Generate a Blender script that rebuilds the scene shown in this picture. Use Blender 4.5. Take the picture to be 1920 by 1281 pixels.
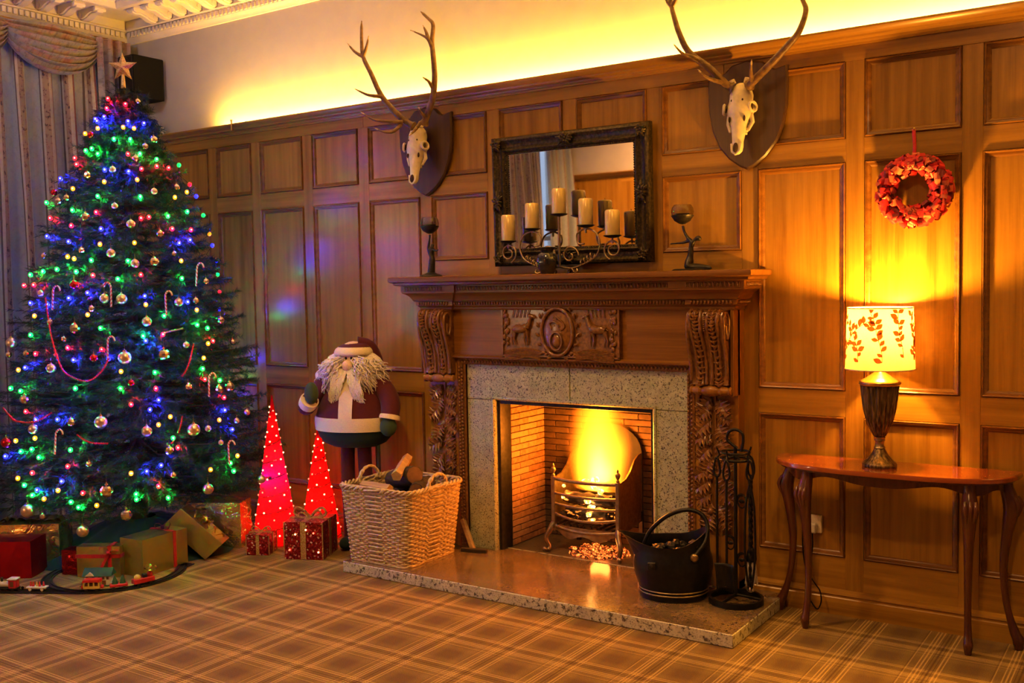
import bpy, math, random
import numpy as np
from mathutils import Vector, Matrix

random.seed(7)
rng = np.random.default_rng(7)
for _o in list(bpy.data.objects):
    bpy.data.objects.remove(_o)
SC = bpy.context.scene
COL = SC.collection
PI = math.pi

# ------------------------------------------------------------------ camera
# the fireplace wall is the plane Y=0 (room towards -Y), floor Z=0, metres
cam_d = bpy.data.cameras.new('camera')
cam_d.sensor_fit = 'HORIZONTAL'
cam_d.sensor_width = 36.0
cam_d.lens = 35.2
cam_d.clip_start = 0.05
cam = bpy.data.objects.new('camera', cam_d)
COL.objects.link(cam)
_r = Vector((0.82883676, 0.55922239, -0.01731888))
_d = Vector((0.0171258, -0.05629846, -0.99826709))
_f = Vector((-0.55922834, 0.82710386, -0.05623936))
cam.matrix_world = Matrix(((_r.x, -_d.x, -_f.x, 0.0), (_r.y, -_d.y, -_f.y, -5.0706),
                           (_r.z, -_d.z, -_f.z, 1.7), (0, 0, 0, 1)))
SC.camera = cam

# ------------------------------------------------------------------ view, world, large lights
SC.view_settings.view_transform = 'Standard'
SC.view_settings.look = 'None'
SC.view_settings.exposure = 0.0
SC.view_settings.gamma = 1.0
SC.view_settings.use_curve_mapping = False
SC.cycles.use_denoising = True
SC.cycles.max_bounces = 4
SC.cycles.diffuse_bounces = 2
SC.cycles.glossy_bounces = 3
SC.cycles.transmission_bounces = 5
SC.cycles.transparent_max_bounces = 6
SC.cycles.use_adaptive_sampling = True
SC.cycles.adaptive_threshold = 0.13
SC.cycles.adaptive_min_samples = 24
SC.cycles.light_sampling_threshold = 0.08
SC.cycles.denoising_prefilter = 'FAST'
SC.cycles.volume_bounces = 0
SC.cycles.sample_clamp_indirect = 4.0
SC.cycles.caustics_reflective = False
SC.cycles.caustics_refractive = False
SC.cycles.volume_step_rate = 1.0

world = bpy.data.worlds.new('evening_sky')
SC.world = world
world.use_nodes = True
world.node_tree.nodes['Background'].inputs[0].default_value = (0.55, 0.68, 1.0, 1)
world.node_tree.nodes['Background'].inputs[1].default_value = 0.9


def lamp(name, kind, loc, energy, color, size=0.1, rot=None, size_y=None, spot=None, blend=0.5):
    d = bpy.data.lights.new(name, kind)
    d.energy = energy
    d.color = color
    if kind == 'AREA':
        d.size = size
        if size_y:
            d.shape = 'RECTANGLE'
            d.size_y = size_y
    else:
        d.shadow_soft_size = size
    if spot:
        d.spot_size = math.radians(spot)
        d.spot_blend = blend
    o = bpy.data.objects.new(name, d)
    COL.objects.link(o)
    o.location = loc
    if rot:
        o.rotation_euler = rot
    return o


# rope light lying in the trough on top of the panelling, shining up the plaster
lamp('cove_light', 'AREA', (-1.80, -0.030, 2.893), 250, (1.0, 0.49, 0.06), 8.5, (PI - 0.12, 0, 0), 0.03)
# standard lamp out of view on the window side of the room
lamp('standard_lamp', 'POINT', (-5.9, -4.3, 1.50), 24, (1.0, 0.66, 0.36), 0.12)
# recessed ceiling spotlights of the room, then two added fill spots
lamp('ceiling_spot_hearth', 'SPOT', (-3.1, -2.3, 3.98), 270, (1.0, 0.52, 0.16), 0.10, (0.25, 0.0, 0), None, 108, 0.9)
lamp('ceiling_spot_room', 'SPOT', (-0.8, -3.6, 3.98), 250, (1.0, 0.50, 0.15), 0.12, (0.35, 0.05, 0), None, 130, 0.9)
lamp('far_wall_fill', 'SPOT', (-4.6, -5.9, 3.98), 1500, (1.0, 0.44, 0.12), 0.12, (-0.62, 0.35, 0), None, 110, 0.9)  # added spot, brightens the opposite wall for its reflection in the mirror
lamp('corner_fill', 'SPOT', (-6.0, -3.2, 3.95), 55, (0.80, 0.82, 1.0), 0.15, (1.20, 0.0, 0.22), None, 95, 0.9)  # added cool fill for the upper corner, no fixture of the room


# ------------------------------------------------------------------ mesh builder
class MB:
    def __init__(s):
        s.v = []
        s.f = []

    def add(s, vs, fs, M=None):
        k = len(s.v)
        if M is not None:
            vs = [tuple(M @ Vector(p)) for p in vs]
        s.v.extend([tuple(p) for p in vs])
        s.f.extend([tuple(i + k for i in q) for q in fs])
        return s

    def box(s, x0, x1, y0, y1, z0, z1, b=0.0, M=None):
        if b <= 0:
            vs = [(x, y, z) for x in (x0, x1) for y in (y0, y1) for z in (z0, z1)]
            return s.add(vs, [(0, 1, 3, 2), (4, 6, 7, 5), (0, 4, 5, 1), (2, 3, 7, 6), (0, 2, 6, 4), (1, 5, 7, 3)], M)
        lo = (x0, y0, z0)
        hi = (x1, y1, z1)
        vs = []
        idx = {}
        for cx in (0, 1):
            for cy in (0, 1):
                for cz in (0, 1):
                    c = (cx, cy, cz)
                    for ax in range(3):
                        p = []
                        for a in range(3):
                            e = hi[a] if c[a] else lo[a]
                            p.append(e if a == ax else e + (-b if c[a] else b))
                        idx[(c, ax)] = len(vs)
                        vs.append(tuple(p))
        fs = []
        for ax in range(3):
            o1, o2 = [a for a in range(3) if a != ax]
            for sd in (0, 1):
                q = []
                for (i, j) in ((0, 0), (1, 0), (1, 1), (0, 1)):
                    c = [0, 0, 0]
                    c[ax] = sd
                    c[o1] = i
                    c[o2] = j
                    q.append(idx[(tuple(c), ax)])
                flip = (sd == 0) ^ (ax == 1)
                fs.append(tuple(q[::-1]) if flip else tuple(q))
        for ax in range(3):
            o1, o2 = [a for a in range(3) if a != ax]
            for i in (0, 1):
                for j in (0, 1):
                    a = [0, 0, 0]
                    a[o1] = i
                    a[o2] = j
                    c2 = list(a)
                    c2[ax] = 1
                    fs.append((idx[(tuple(a), o1)], idx[(tuple(c2), o1)], idx[(tuple(c2), o2)], idx[(tuple(a), o2)]))
        for cx in (0, 1):
            for cy in (0, 1):
                for cz in (0, 1):
                    fs.append(tuple(idx[((cx, cy, cz), a)] for a in range(3)))
        return s.add(vs, fs, M)

    def lathe(s, prof, c=(0, 0, 0), n=24, M=None, sx=1.0, sy=1.0, flute=None):
        vs = []
        fs = []
        for (r, z) in prof:
            for k in range(n):
                a = 2 * PI * k / n
                rr = r * (flute(a, z) if flute else 1.0)
                vs.append((c[0] + rr * math.cos(a) * sx, c[1] + rr * math.sin(a) * sy, c[2] + z))
        for j in range(len(prof) - 1):
            for k in range(n):
                k2 = (k + 1) % n
                fs.append((j * n + k, j * n + k2, (j + 1) * n + k2, (j + 1) * n + k))
        if prof[0][0] > 1e-6:
            fs.append(tuple(range(n))[::-1])
        if prof[-1][0] > 1e-6:
            fs.append(tuple((len(prof) - 1) * n + k for k in range(n)))
        return s.add(vs, fs, M)

    def tube(s, pts, r, n=8, closed=False, M=None, flat=1.0):
        P = [Vector(p) for p in pts]
        m = len(P)
        R = list(r) if hasattr(r, '__len__') else [r] * m
        T = []
        for i in range(m):
            a = P[(i - 1) % m] if (closed or i > 0) else P[0]
            b = P[(i + 1) % m] if (closed or i < m - 1) else P[-1]
            t = b - a
            T.append(t.normalized() if t.length > 1e-9 else Vector((0, 0, 1)))
        up = Vector((0, 0, 1)) if abs(T[0].z) < 0.9 else Vector((1, 0, 0))
        u = (up - T[0] * up.dot(T[0])).normalized()
        vs = []
        for i in range(m):
            u = u - T[i] * u.dot(T[i])
            if u.length < 1e-6:
                u = T[i].orthogonal()
            u.normalize()
            w = T[i].cross(u)
            for k in range(n):
                a = 2 * PI * k / n
                vs.append(tuple(P[i] + (u * math.cos(a) * flat + w * math.sin(a)) * R[i]))
        fs = []
        for i in range(m if closed else m - 1):
            j = (i + 1) % m
            for k in range(n):
                k2 = (k + 1) % n
                fs.append((i * n + k, i * n + k2, j * n + k2, j * n + k))
        if not closed:
            fs.append(tuple(range(n))[::-1])
            fs.append(tuple((m - 1) * n + k for k in range(n)))
        return s.add(vs, fs, M)

    def ell(s, c, r, n=14, m=9, M=None, bump=None):
        if not hasattr(r, '__len__'):
            r = (r, r, r)
        vs = [(c[0], c[1], c[2] - r[2])]
        for j in range(1, m):
            t = PI * j / m
            for k in range(n):
                a = 2 * PI * k / n
                g = 1 + (bump(a, t) if bump else 0)
                vs.append((c[0] + r[0] * g * math.sin(t) * math.cos(a), c[1] + r[1] * g * math.sin(t) * math.sin(a),
                           c[2] - r[2] * g * math.cos(t)))
        vs.append((c[0], c[1], c[2] + r[2]))
        fs = []
        for k in range(n):
            fs.append((0, 1 + (k + 1) % n, 1 + k))
        for j in range(m - 2):
            for k in range(n):
                k2 = (k + 1) % n
                fs.append((1 + j * n + k, 1 + j * n + k2, 1 + (j + 1) * n + k2, 1 + (j + 1) * n + k))
        top = len(vs) - 1
        b = 1 + (m - 2) * n
        for k in range(n):
            fs.append((b + k, b + (k + 1) % n, top))
        return s.add(vs, fs, M)

    def prism(s, poly, z0, z1, M=None, inset=0.0, bev=0.0):
        n = len(poly)
        rings = [[(x, y, z0) for x, y in poly], [(x, y, z1 - (bev if bev else 0)) for x, y in poly]]
        if bev:
            cx = sum(p[0] for p in poly) / n
            cy = sum(p[1] for p in poly) / n
            rings.append([(cx + (x - cx) * (1 - inset), cy + (y - cy) * (1 - inset), z1) for x, y in poly])
        vs = [p for r in rings for p in r]
        fs = [tuple(range(n))[::-1]]
        for j in range(len(rings) - 1):
            for k in range(n):
                k2 = (k + 1) % n
                fs.append((j * n + k, j * n + k2, (j + 1) * n + k2, (j + 1) * n + k))
        fs.append(tuple((len(rings) - 1) * n + k for k in range(n)))
        return s.add(vs, fs, M)

    def sweep(s, prof, path, closed=False, M=None, side=1.0):
        """prof: (out, z) points; path: plan points; mitred; 'out' is to the right of travel (side=1)"""
        m = len(path)
        P = [Vector((p[0], p[1])) for p in path]
        vs = []
        for i in range(m):
            def nrm(a, b):
                t = (b - a).normalized()
                return Vector((t.y, -t.x)) * side
            if closed or 0 < i < m - 1:
                n1 = nrm(P[i - 1], P[i])
                n2 = nrm(P[i], P[(i + 1) % m])
                b = n1 + n2
                d = b.dot(n1)
                nn = b / d if abs(d) > 1e-6 else n1
            elif i == 0:
                nn = nrm(P[0], P[1])
            else:
                nn = nrm(P[-2], P[-1])
            for (o, z) in prof:
                vs.append((P[i].x + nn.x * o, P[i].y + nn.y * o, z))
        k = len(prof)
        fs = []
        for i in range(m if closed else m - 1):
            j = (i + 1) % m
            for q in range(k - 1):
                fs.append((i * k + q, j * k + q, j * k + q + 1, i * k + q + 1))
        if not closed:
            fs.append(tuple(range(k)))
            fs.append(tuple((m - 1) * k + q for q in range(k))[::-1])
        return s.add(vs, fs, M)

    def grid(s, fn, nu, nv, M=None):
        vs = [fn(i / nu, j / nv) for i in range(nu + 1) for j in range(nv + 1)]
        fs = [(i * (nv + 1) + j, (i + 1) * (nv + 1) + j, (i + 1) * (nv + 1) + j + 1, i * (nv + 1) + j + 1)
              for i in range(nu) for j in range(nv)]
        return s.add(vs, fs, M)

    def mesh(s, name, mat, smooth=None, off=(0, 0, 0), fix=False):
        me = bpy.data.meshes.new(name)
        if off != (0, 0, 0):
            vs = [(a - off[0], b - off[1], c - off[2]) for a, b, c in s.v]
        else:
            vs = s.v
        me.from_pydata(vs, [], s.f)
        if fix:
            import bmesh
            bm = bmesh.new()
            bm.from_mesh(me)
            bmesh.ops.recalc_face_normals(bm, faces=bm.faces)
            bm.to_mesh(me)
            bm.free()
        if mat:
            me.materials.append(mat)
        if smooth is not None:
            me.shade_smooth()
            me.set_sharp_from_angle(angle=math.radians(smooth))
        me.update()
        return me

    def build(s, name, mat, parent=None, smooth=None, world=True, fix=True, base=None):
        off = (0, 0, 0)
        if parent is not None and world:
            off = tuple(WL.get(parent.name, (0, 0, 0)))
        elif parent is None and base is not None:
            off = tuple(base)
        me = s.mesh(name, mat, smooth, off, fix)
        o = bpy.data.objects.new(name, me)
        COL.objects.link(o)
        if parent is not None:
            o.parent = parent
            WL[o.name] = WL.get(parent.name, (0, 0, 0))
        elif base is not None:
            o.location = base
            WL[o.name] = tuple(base)
        return o


WL = {}          # world location of every object that geometry is built against


def tag(o, label, cat, group=None, kind=None):
    o['label'] = label
    o['category'] = cat
    if group:
        o['group'] = group
    if kind:
        o['kind'] = kind
    return o


def thing(name, label, cat, loc=(0, 0, 0), rz=0.0, group=None, rot=None):
    o = bpy.data.objects.new(name, None)
    o.empty_display_size = 0.1
    COL.objects.link(o)
    o.location = loc
    o.rotation_euler = rot if rot else (0, 0, rz)
    WL[o.name] = tuple(loc)
    return tag(o, label, cat, group)


def inst(name, me, parent=None, loc=(0, 0, 0), rot=(0, 0, 0), scale=(1, 1, 1), world=True, M=None):
    o = bpy.data.objects.new(name, me)
    COL.objects.link(o)
    if parent is not None:
        o.parent = parent
        if world:
            w = WL.get(parent.name, (0, 0, 0))
            if M is not None:
                M = Matrix.Translation((-w[0], -w[1], -w[2])) @ M
            else:
                loc = (loc[0] - w[0], loc[1] - w[1], loc[2] - w[2])
    if M is not None:
        o.matrix_local = M
    else:
        o.location = loc
        o.rotation_euler = rot
        o.scale = scale
    return o


def smooth_path(pts, n=4):
    """Catmull-Rom through the points"""
    P = [Vector(p) for p in pts]
    out = []
    for i in range(len(P) - 1):
        p0 = P[max(i - 1, 0)]
        p1, p2 = P[i], P[i + 1]
        p3 = P[min(i + 2, len(P) - 1)]
        for k in range(n):
            t = k / n
            out.append(0.5 * ((2 * p1) + (p2 - p0) * t + (2 * p0 - 5 * p1 + 4 * p2 - p3) * t * t + (3 * p1 - p0 - 3 * p2 + p3) * t ** 3))
    out.append(P[-1])
    return out


def taper(n, a, b, p=1.0):
    return [a + (b - a) * (i / (n - 1)) ** p for i in range(n)]

# ------------------------------------------------------------------ materials
BULB_S = {'b': 7.0, 'r': 4.0, 'o': 3.0, 'g': 4.0}      # glow of the bulb itself by colour
BULB_W = {'b': 4.2, 'r': 1.2, 'o': 0.5, 'g': 1.1}   # watts each bulb gives off
CONE_E = 3.0                                            # watts inside a light cone
MATS = {}


class NT:
    def __init__(s, name):
        s.m = bpy.data.materials.new(name)
        s.m.use_nodes = True
        s.t = s.m.node_tree
        s.t.nodes.clear()
        s.out = s.t.nodes.new('ShaderNodeOutputMaterial')
        MATS[name] = s.m

    def n(s, kind, **kw):
        nd = s.t.nodes.new('ShaderNode' + kind)
        for k, v in kw.items():
            if k.startswith('i_'):
                key = k[2:]
                key = int(key) if key.isdigit() else key.replace('_', ' ')
                sock = nd.inputs[key]
                if isinstance(v, bpy.types.NodeSocket):
                    s.t.links.new(v, sock)
                else:
                    sock.default_value = v
            else:
                setattr(nd, k, v)
        return nd

    def link(s, a, b):
        s.t.links.new(a, b)

    def ramp(s, fac, stops, interp='LINEAR'):
        nd = s.t.nodes.new('ShaderNodeValToRGB')
        nd.color_ramp.interpolation = interp
        el = nd.color_ramp.elements
        while len(el) > 1:
            el.remove(el[-1])
        el[0].position, el[0].color = stops[0][0], (*stops[0][1], 1)
        for p, c in stops[1:]:
            e = el.new(p)
            e.color = (*c, 1)
        s.link(fac, nd.inputs[0])
        return nd.outputs[0]

    def coords(s, kind='Object', scale=(1, 1, 1), rnd=False, rot=(0, 0, 0)):
        tc = s.n('TexCoord')
        v = tc.outputs[kind]
        if rnd:
            oi = s.n('ObjectInfo')
            mu = s.n('Math', operation='MULTIPLY', i_0=oi.outputs['Random'], i_1=37.0)
            ad = s.n('VectorMath', operation='ADD', i_0=v, i_1=mu.outputs[0])
            v = ad.outputs[0]
        mp = s.n('Mapping', i_Vector=v, i_Scale=scale, i_Rotation=rot)
        return mp.outputs[0]

    def mix(s, fac, a, b, mode='MIX'):
        nd = s.n('MixRGB', blend_type=mode)
        for sock, val in zip(nd.inputs, (fac, a, b)):
            if isinstance(val, bpy.types.NodeSocket):
                s.link(val, sock)
            else:
                sock.default_value = val if not hasattr(val, '__len__') else ((*val, 1) if len(val) == 3 else val)
        return nd.outputs[0]

    def bump(s, h, strength=0.3, dist=0.01):
        return s.n('Bump', i_Height=h, i_Strength=strength, i_Distance=dist).outputs[0]

    def bsdf(s, color, rough=0.5, metal=0.0, normal=None, coat=0.0, coat_rough=0.15, spec=0.5, trans=0.0, ior=1.45,
             emit=None, emit_s=0.0, alpha=1.0, sheen=0.0):
        b = s.n('BsdfPrincipled')
        def put(k, v):
            if isinstance(v, bpy.types.NodeSocket):
                s.link(v, b.inputs[k])
            else:
                b.inputs[k].default_value = (*v, 1) if hasattr(v, '__len__') and len(v) == 3 else v
        put('Base Color', color)
        put('Roughness', rough)
        put('Metallic', metal)
        put('Specular IOR Level', spec)
        put('Coat Weight', coat)
        put('Coat Roughness', coat_rough)
        put('Transmission Weight', trans)
        put('IOR', ior)
        put('Sheen Weight', sheen)
        if normal is not None:
            put('Normal', normal)
        if emit is not None:
            put('Emission Color', emit)
            put('Emission Strength', emit_s)
        s.link(b.outputs[0], s.out.inputs[0])
        return b


def plain(name, color, rough=0.5, metal=0.0, var=0.12, scale=30.0, bump=0.0, **kw):
    """simple material with a little procedural colour variation"""
    t = NT(name)
    co = t.coords('Object', (scale,) * 3)
    nz = t.n('TexNoise', i_Vector=co, i_Scale=1.0, i_Detail=3.0)
    dark = tuple(c * (1 - var) for c in color)
    lite = tuple(min(1, c * (1 + var)) for c in color)
    c = t.ramp(nz.outputs[0], [(0.3, dark), (0.7, lite)])
    nrm = t.bump(nz.outputs[0], bump, 0.004) if bump else None
    t.bsdf(c, rough, metal, nrm, **kw)
    return t.m


def wood(name, dark, mid, lite, axis='Z', rough=0.30, coat=0.0, fine=1.0, coat_rough=0.18):
    t = NT(name)
    sc = {'Z': (26, 26, 0.9), 'X': (0.9, 26, 26), 'Y': (26, 0.9, 26)}[axis]
    co = t.coords('Object', tuple(a * fine for a in sc), rnd=True)
    n1 = t.n('TexNoise', i_Vector=co, i_Scale=1.0, i_Detail=3.0, i_Roughness=0.55, i_Distortion=0.25)
    sc2 = {'Z': (220, 220, 7), 'X': (7, 220, 220), 'Y': (220, 7, 220)}[axis]
    co2 = t.coords('Object', sc2, rnd=True)
    n2 = t.n('TexNoise', i_Vector=co2, i_Scale=1.0, i_Detail=2.0)
    f = t.n('Math', operation='MULTIPLY_ADD', i_0=n2.outputs[0], i_1=0.30, i_2=n1.outputs[0])
    f2 = t.n('Math', operation='SUBTRACT', i_0=f.outputs[0], i_1=0.15)
    oi = t.n('ObjectInfo')
    f3 = t.n('Math', operation='MULTIPLY_ADD', i_0=oi.outputs['Random'], i_1=0.16, i_2=f2.outputs[0])
    c = t.ramp(f3.outputs[0], [(0.22, dark), (0.52, mid), (0.86, lite)])
    nrm = t.bump(n2.outputs[0], 0.12, 0.002)
    t.bsdf(c, rough, 0.0, nrm, coat=coat, coat_rough=coat_rough)
    return t.m


wood('oak_v', (0.17, 0.062, 0.006), (0.31, 0.142, 0.016), (0.43, 0.21, 0.028), 'Z')
wood('oak_h', (0.18, 0.066, 0.006), (0.33, 0.153, 0.017), (0.45, 0.22, 0.030), 'X')
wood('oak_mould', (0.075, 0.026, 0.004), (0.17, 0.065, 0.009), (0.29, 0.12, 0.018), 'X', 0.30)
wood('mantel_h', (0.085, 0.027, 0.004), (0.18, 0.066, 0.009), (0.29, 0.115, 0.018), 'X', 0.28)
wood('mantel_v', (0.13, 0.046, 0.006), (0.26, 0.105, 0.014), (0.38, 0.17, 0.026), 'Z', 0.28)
wood('mahogany', (0.035, 0.008, 0.004), (0.085, 0.020, 0.008), (0.15, 0.040, 0.014), 'Z', 0.2, 0.6)
wood('mahogany_lit_top', (0.17, 0.030, 0.007), (0.30, 0.062, 0.012), (0.40, 0.095, 0.02), 'X', 0.16, 0.8, 1.0, 0.06)  # top brighter and redder: the lamp's reflection is put into its colour
wood('shield_wood', (0.022, 0.010, 0.005), (0.055, 0.024, 0.011), (0.095, 0.045, 0.02), 'Z', 0.35, 0.3)
wood('bark', (0.012, 0.008, 0.005), (0.04, 0.025, 0.014), (0.09, 0.06, 0.035), 'X', 0.9, 0.0, 2.0)
wood('split_wood', (0.25, 0.13, 0.05), (0.42, 0.25, 0.10), (0.58, 0.38, 0.17), 'X', 0.7, 0.0)

# carved, waxed oak: dark in the pores
t = NT('carved_oak')
co = t.coords('Object', (60, 60, 60))
nz = t.n('TexNoise', i_Vector=co, i_Scale=1.0, i_Detail=4.0)
c = t.ramp(nz.outputs[0], [(0.3, (0.10, 0.036, 0.008)), (0.7, (0.28, 0.115, 0.026))])
t.bsdf(c, 0.28, 0, t.bump(nz.outputs[0], 0.25, 0.003), coat=0.5)

# plaster, cornice
plain('plaster', (0.46, 0.43, 0.41), 0.85, var=0.03, scale=8, bump=0.05)
plain('cornice', (0.78, 0.70, 0.60), 0.7, var=0.04, scale=10)
plain('ceiling_paint', (0.80, 0.76, 0.70), 0.9, var=0.02, scale=4)

# mottled fireplace stone: pale with dark flecks
def stone(name, base, base2, fleck, rough, sc=1.0, amount=0.30, coat=0.0):
    t = NT(name)
    co = t.coords('Object', (1, 1, 1), rnd=True)
    n1 = t.n('TexNoise', i_Vector=co, i_Scale=9.0 * sc, i_Detail=6.0, i_Roughness=0.65)
    n2 = t.n('TexNoise', i_Vector=co, i_Scale=62.0 * sc, i_Detail=3.0, i_Roughness=0.55, i_Distortion=0.4)
    n3 = t.n('TexNoise', i_Vector=co, i_Scale=150.0 * sc, i_Detail=2.0)
    b = t.ramp(n1.outputs[0], [(0.3, base2), (0.65, base)])
    f = t.ramp(n2.outputs[0], [(amount, (1, 1, 1)), (amount + 0.09, (0, 0, 0))])
    f2 = t.ramp(n3.outputs[0], [(0.36, (0.7, 0.7, 0.7)), (0.46, (0, 0, 0))])
    c = t.mix(f, b, fleck)
    c = t.mix(f2, c, tuple((x + y) / 2 for x, y in zip(base2, fleck)))
    t.bsdf(c, rough, 0, t.bump(n2.outputs[0], 0.15, 0.003), coat=coat, coat_rough=0.12)
    return t.m


stone('surround_stone', (0.52, 0.51, 0.31), (0.34, 0.33, 0.19), (0.055, 0.045, 0.025), 0.42, 1.7, 0.365, 0.2)
stone('hearth_stone', (0.25, 0.155, 0.075), (0.145, 0.088, 0.04), (0.025, 0.015, 0.008), 0.17, 0.8, 0.33, 0.6)
stone('hearth_edge', (0.66, 0.60, 0.42), (0.46, 0.41, 0.28), (0.07, 0.05, 0.03), 0.6, 0.8, 0.36)
stone('slate_floor', (0.16, 0.11, 0.065), (0.09, 0.062, 0.038), (0.03, 0.02, 0.012), 0.35, 0.6, 0.33)

# firebrick
t = NT('firebrick')
co = t.coords('Object', (1, 1, 1), rnd=True)
n1 = t.n('TexNoise', i_Vector=co, i_Scale=40.0, i_Detail=4.0)
oi = t.n('ObjectInfo')
f = t.n('Math', operation='MULTIPLY_ADD', i_0=oi.outputs['Random'], i_1=0.5, i_2=n1.outputs[0])
c = t.ramp(f.outputs[0], [(0.35, (0.20, 0.10, 0.05)), (0.7, (0.36, 0.20, 0.10)), (1.0, (0.44, 0.27, 0.15))])
t.bsdf(c, 0.85, 0, t.bump(n1.outputs[0], 0.3, 0.003))
plain('mortar', (0.06, 0.04, 0.03), 0.95, var=0.2, scale=60)
plain('soot', (0.012, 0.010, 0.009), 0.9, var=0.3, scale=20)

# metals
plain('cast_iron', (0.030, 0.027, 0.025), 0.45, 0.7, var=0.3, scale=40, bump=0.2)
plain('black_iron', (0.012, 0.011, 0.011), 0.40, 0.5, var=0.3, scale=40, bump=0.15)
plain('grate_steel', (0.32, 0.24, 0.17), 0.35, 0.9, var=0.25, scale=30, bump=0.1)
plain('steel', (0.55, 0.52, 0.48), 0.3, 1.0, var=0.1, scale=20)
plain('brass', (0.62, 0.40, 0.12), 0.28, 1.0, var=0.1, scale=30)
plain('antique_brass', (0.30, 0.21, 0.11), 0.38, 0.9, var=0.25, scale=50)
plain('bronze', (0.035, 0.030, 0.026), 0.38, 0.6, var=0.4, scale=60, bump=0.2)
plain('black_plastic', (0.004, 0.004, 0.005), 0.8, var=0.1, scale=20, spec=0.15)
plain('black_glaze', (0.008, 0.008, 0.010), 0.06, var=0.1, scale=20, coat=0.8)
plain('bone', (0.80, 0.68, 0.46), 0.55, var=0.14, scale=28, bump=0.2)
plain('hollow_shade', (0.05, 0.025, 0.012), 0.9, var=0.2, scale=20)  # for lumps filling the skull hollows; their shade is put into the colour
plain('antler', (0.16, 0.085, 0.032), 0.5, var=0.45, scale=34, bump=0.35)
plain('antler_tip', (0.50, 0.36, 0.18), 0.4, var=0.15, scale=30)
plain('white_plastic', (0.75, 0.73, 0.68), 0.4, var=0.03)

# carved dark gilt frame
t = NT('mirror_frame')
co = t.coords('Object', (70, 70, 70))
nz = t.n('TexNoise', i_Vector=co, i_Scale=1.0, i_Detail=5.0)
c = t.ramp(nz.outputs[0], [(0.38, (0.022, 0.016, 0.009)), (0.62, (0.075, 0.052, 0.026)), (0.8, (0.20, 0.13, 0.05))])
t.bsdf(c, 0.38, 0.55, t.bump(nz.outputs[0], 0.5, 0.004))
t = NT('mirror_glass')
co = t.coords('Object', (3, 3, 3))
nz = t.n('TexNoise', i_Vector=co, i_Scale=1.0)
c = t.ramp(nz.outputs[0], [(0.4, (0.84, 0.83, 0.80)), (0.6, (0.88, 0.87, 0.84))])
t.bsdf(c, 0.02, 1.0)

# clear glass
t = NT('clear_glass')
co = t.coords('Object', (5, 5, 5))
nz = t.n('TexNoise', i_Vector=co, i_Scale=1.0)
c = t.ramp(nz.outputs[0], [(0.4, (0.92, 0.90, 0.86)), (0.6, (0.97, 0.96, 0.93))])
t.bsdf(c, 0.03, 0, trans=1.0, ior=1.45)
t = NT('window_glass')
nz = t.n('TexNoise', i_Vector=t.coords('Object', (2, 2, 2)), i_Scale=1.0)
c = t.ramp(nz.outputs[0], [(0.4, (0.93, 0.95, 0.95)), (0.6, (0.97, 0.98, 0.98))])
tr = t.n('BsdfTransparent', i_Color=c)
gl = t.n('BsdfGlossy', i_Roughness=0.03)
mx = t.n('MixShader', i_0=0.06, i_1=tr.outputs[0], i_2=gl.outputs[0])
t.link(mx.outputs[0], t.out.inputs[0])


def fabric(name, color, var=0.15, scale=300, rough=0.95, bump=0.25, sheen=0.06):
    t = NT(name)
    co = t.coords('Object', (scale,) * 3)
    nz = t.n('TexNoise', i_Vector=co, i_Scale=1.0, i_Detail=3.0)
    c = t.ramp(nz.outputs[0], [(0.3, tuple(x * (1 - var) for x in color)), (0.7, tuple(min(1, x * (1 + var)) for x in color))])
    t.bsdf(c, rough, 0, t.bump(nz.outputs[0], bump, 0.002), sheen=sheen)
    return t.m


fabric('felt_burgundy', (0.085, 0.010, 0.014))
fabric('felt_cream', (0.80, 0.66, 0.42))
fabric('felt_green', (0.035, 0.065, 0.025))
fabric('felt_darkgreen', (0.006, 0.022, 0.015))
fabric('felt_skin', (0.80, 0.58, 0.32))
fabric('wool_white', (0.78, 0.70, 0.60), scale=120)
fabric('skirt_green', (0.006, 0.035, 0.022), scale=80)
fabric('ribbon_red', (0.62, 0.015, 0.02), scale=60, rough=0.45)
fabric('ribbon_pink', (0.75, 0.16, 0.08), scale=60, rough=0.5)
fabric('ribbon_darkred', (0.20, 0.010, 0.012), scale=60, rough=0.5)

# wicker
t = NT('wicker')
co = t.coords('Object', (45, 45, 45))
nz = t.n('TexNoise', i_Vector=co, i_Scale=1.0, i_Detail=3.0)
c = t.ramp(nz.outputs[0], [(0.3, (0.40, 0.27, 0.13)), (0.6, (0.66, 0.50, 0.28)), (0.85, (0.78, 0.64, 0.40))])
t.bsdf(c, 0.55, 0, coat=0.1)
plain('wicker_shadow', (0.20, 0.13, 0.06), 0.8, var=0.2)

# plaid carpet (stripes run parallel and square to the fireplace wall)
t = NT('plaid_carpet')
tc = t.n('TexCoord')
sx = t.n('SeparateXYZ', i_0=tc.outputs['Object'])
PITCH = 0.341


def stripes(sock, lines, phase):
    """sum of soft stripes; lines = (centre, halfwidth, value) within one pitch (0..1)"""
    a = t.n('Math', operation='MULTIPLY_ADD', i_0=sock, i_1=1.0 / PITCH, i_2=phase)
    fr = t.n('Math', operation='FRACT', i_0=a.outputs[0])
    tot = None
    for cc, hw, val in lines:
        d = t.n('Math', operation='SUBTRACT', i_0=fr.outputs[0], i_1=cc)
        d = t.n('Math', operation='ABSOLUTE', i_0=d.outputs[0])
        mr = t.n('MapRange', i_0=d.outputs[0], i_1=hw * 0.7, i_2=hw * 1.3, i_3=val, i_4=0.0)
        tot = mr.outputs[0] if tot is None else t.n('Math', operation='ADD', i_0=tot, i_1=mr.outputs[0]).outputs[0]
    return tot


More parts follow.
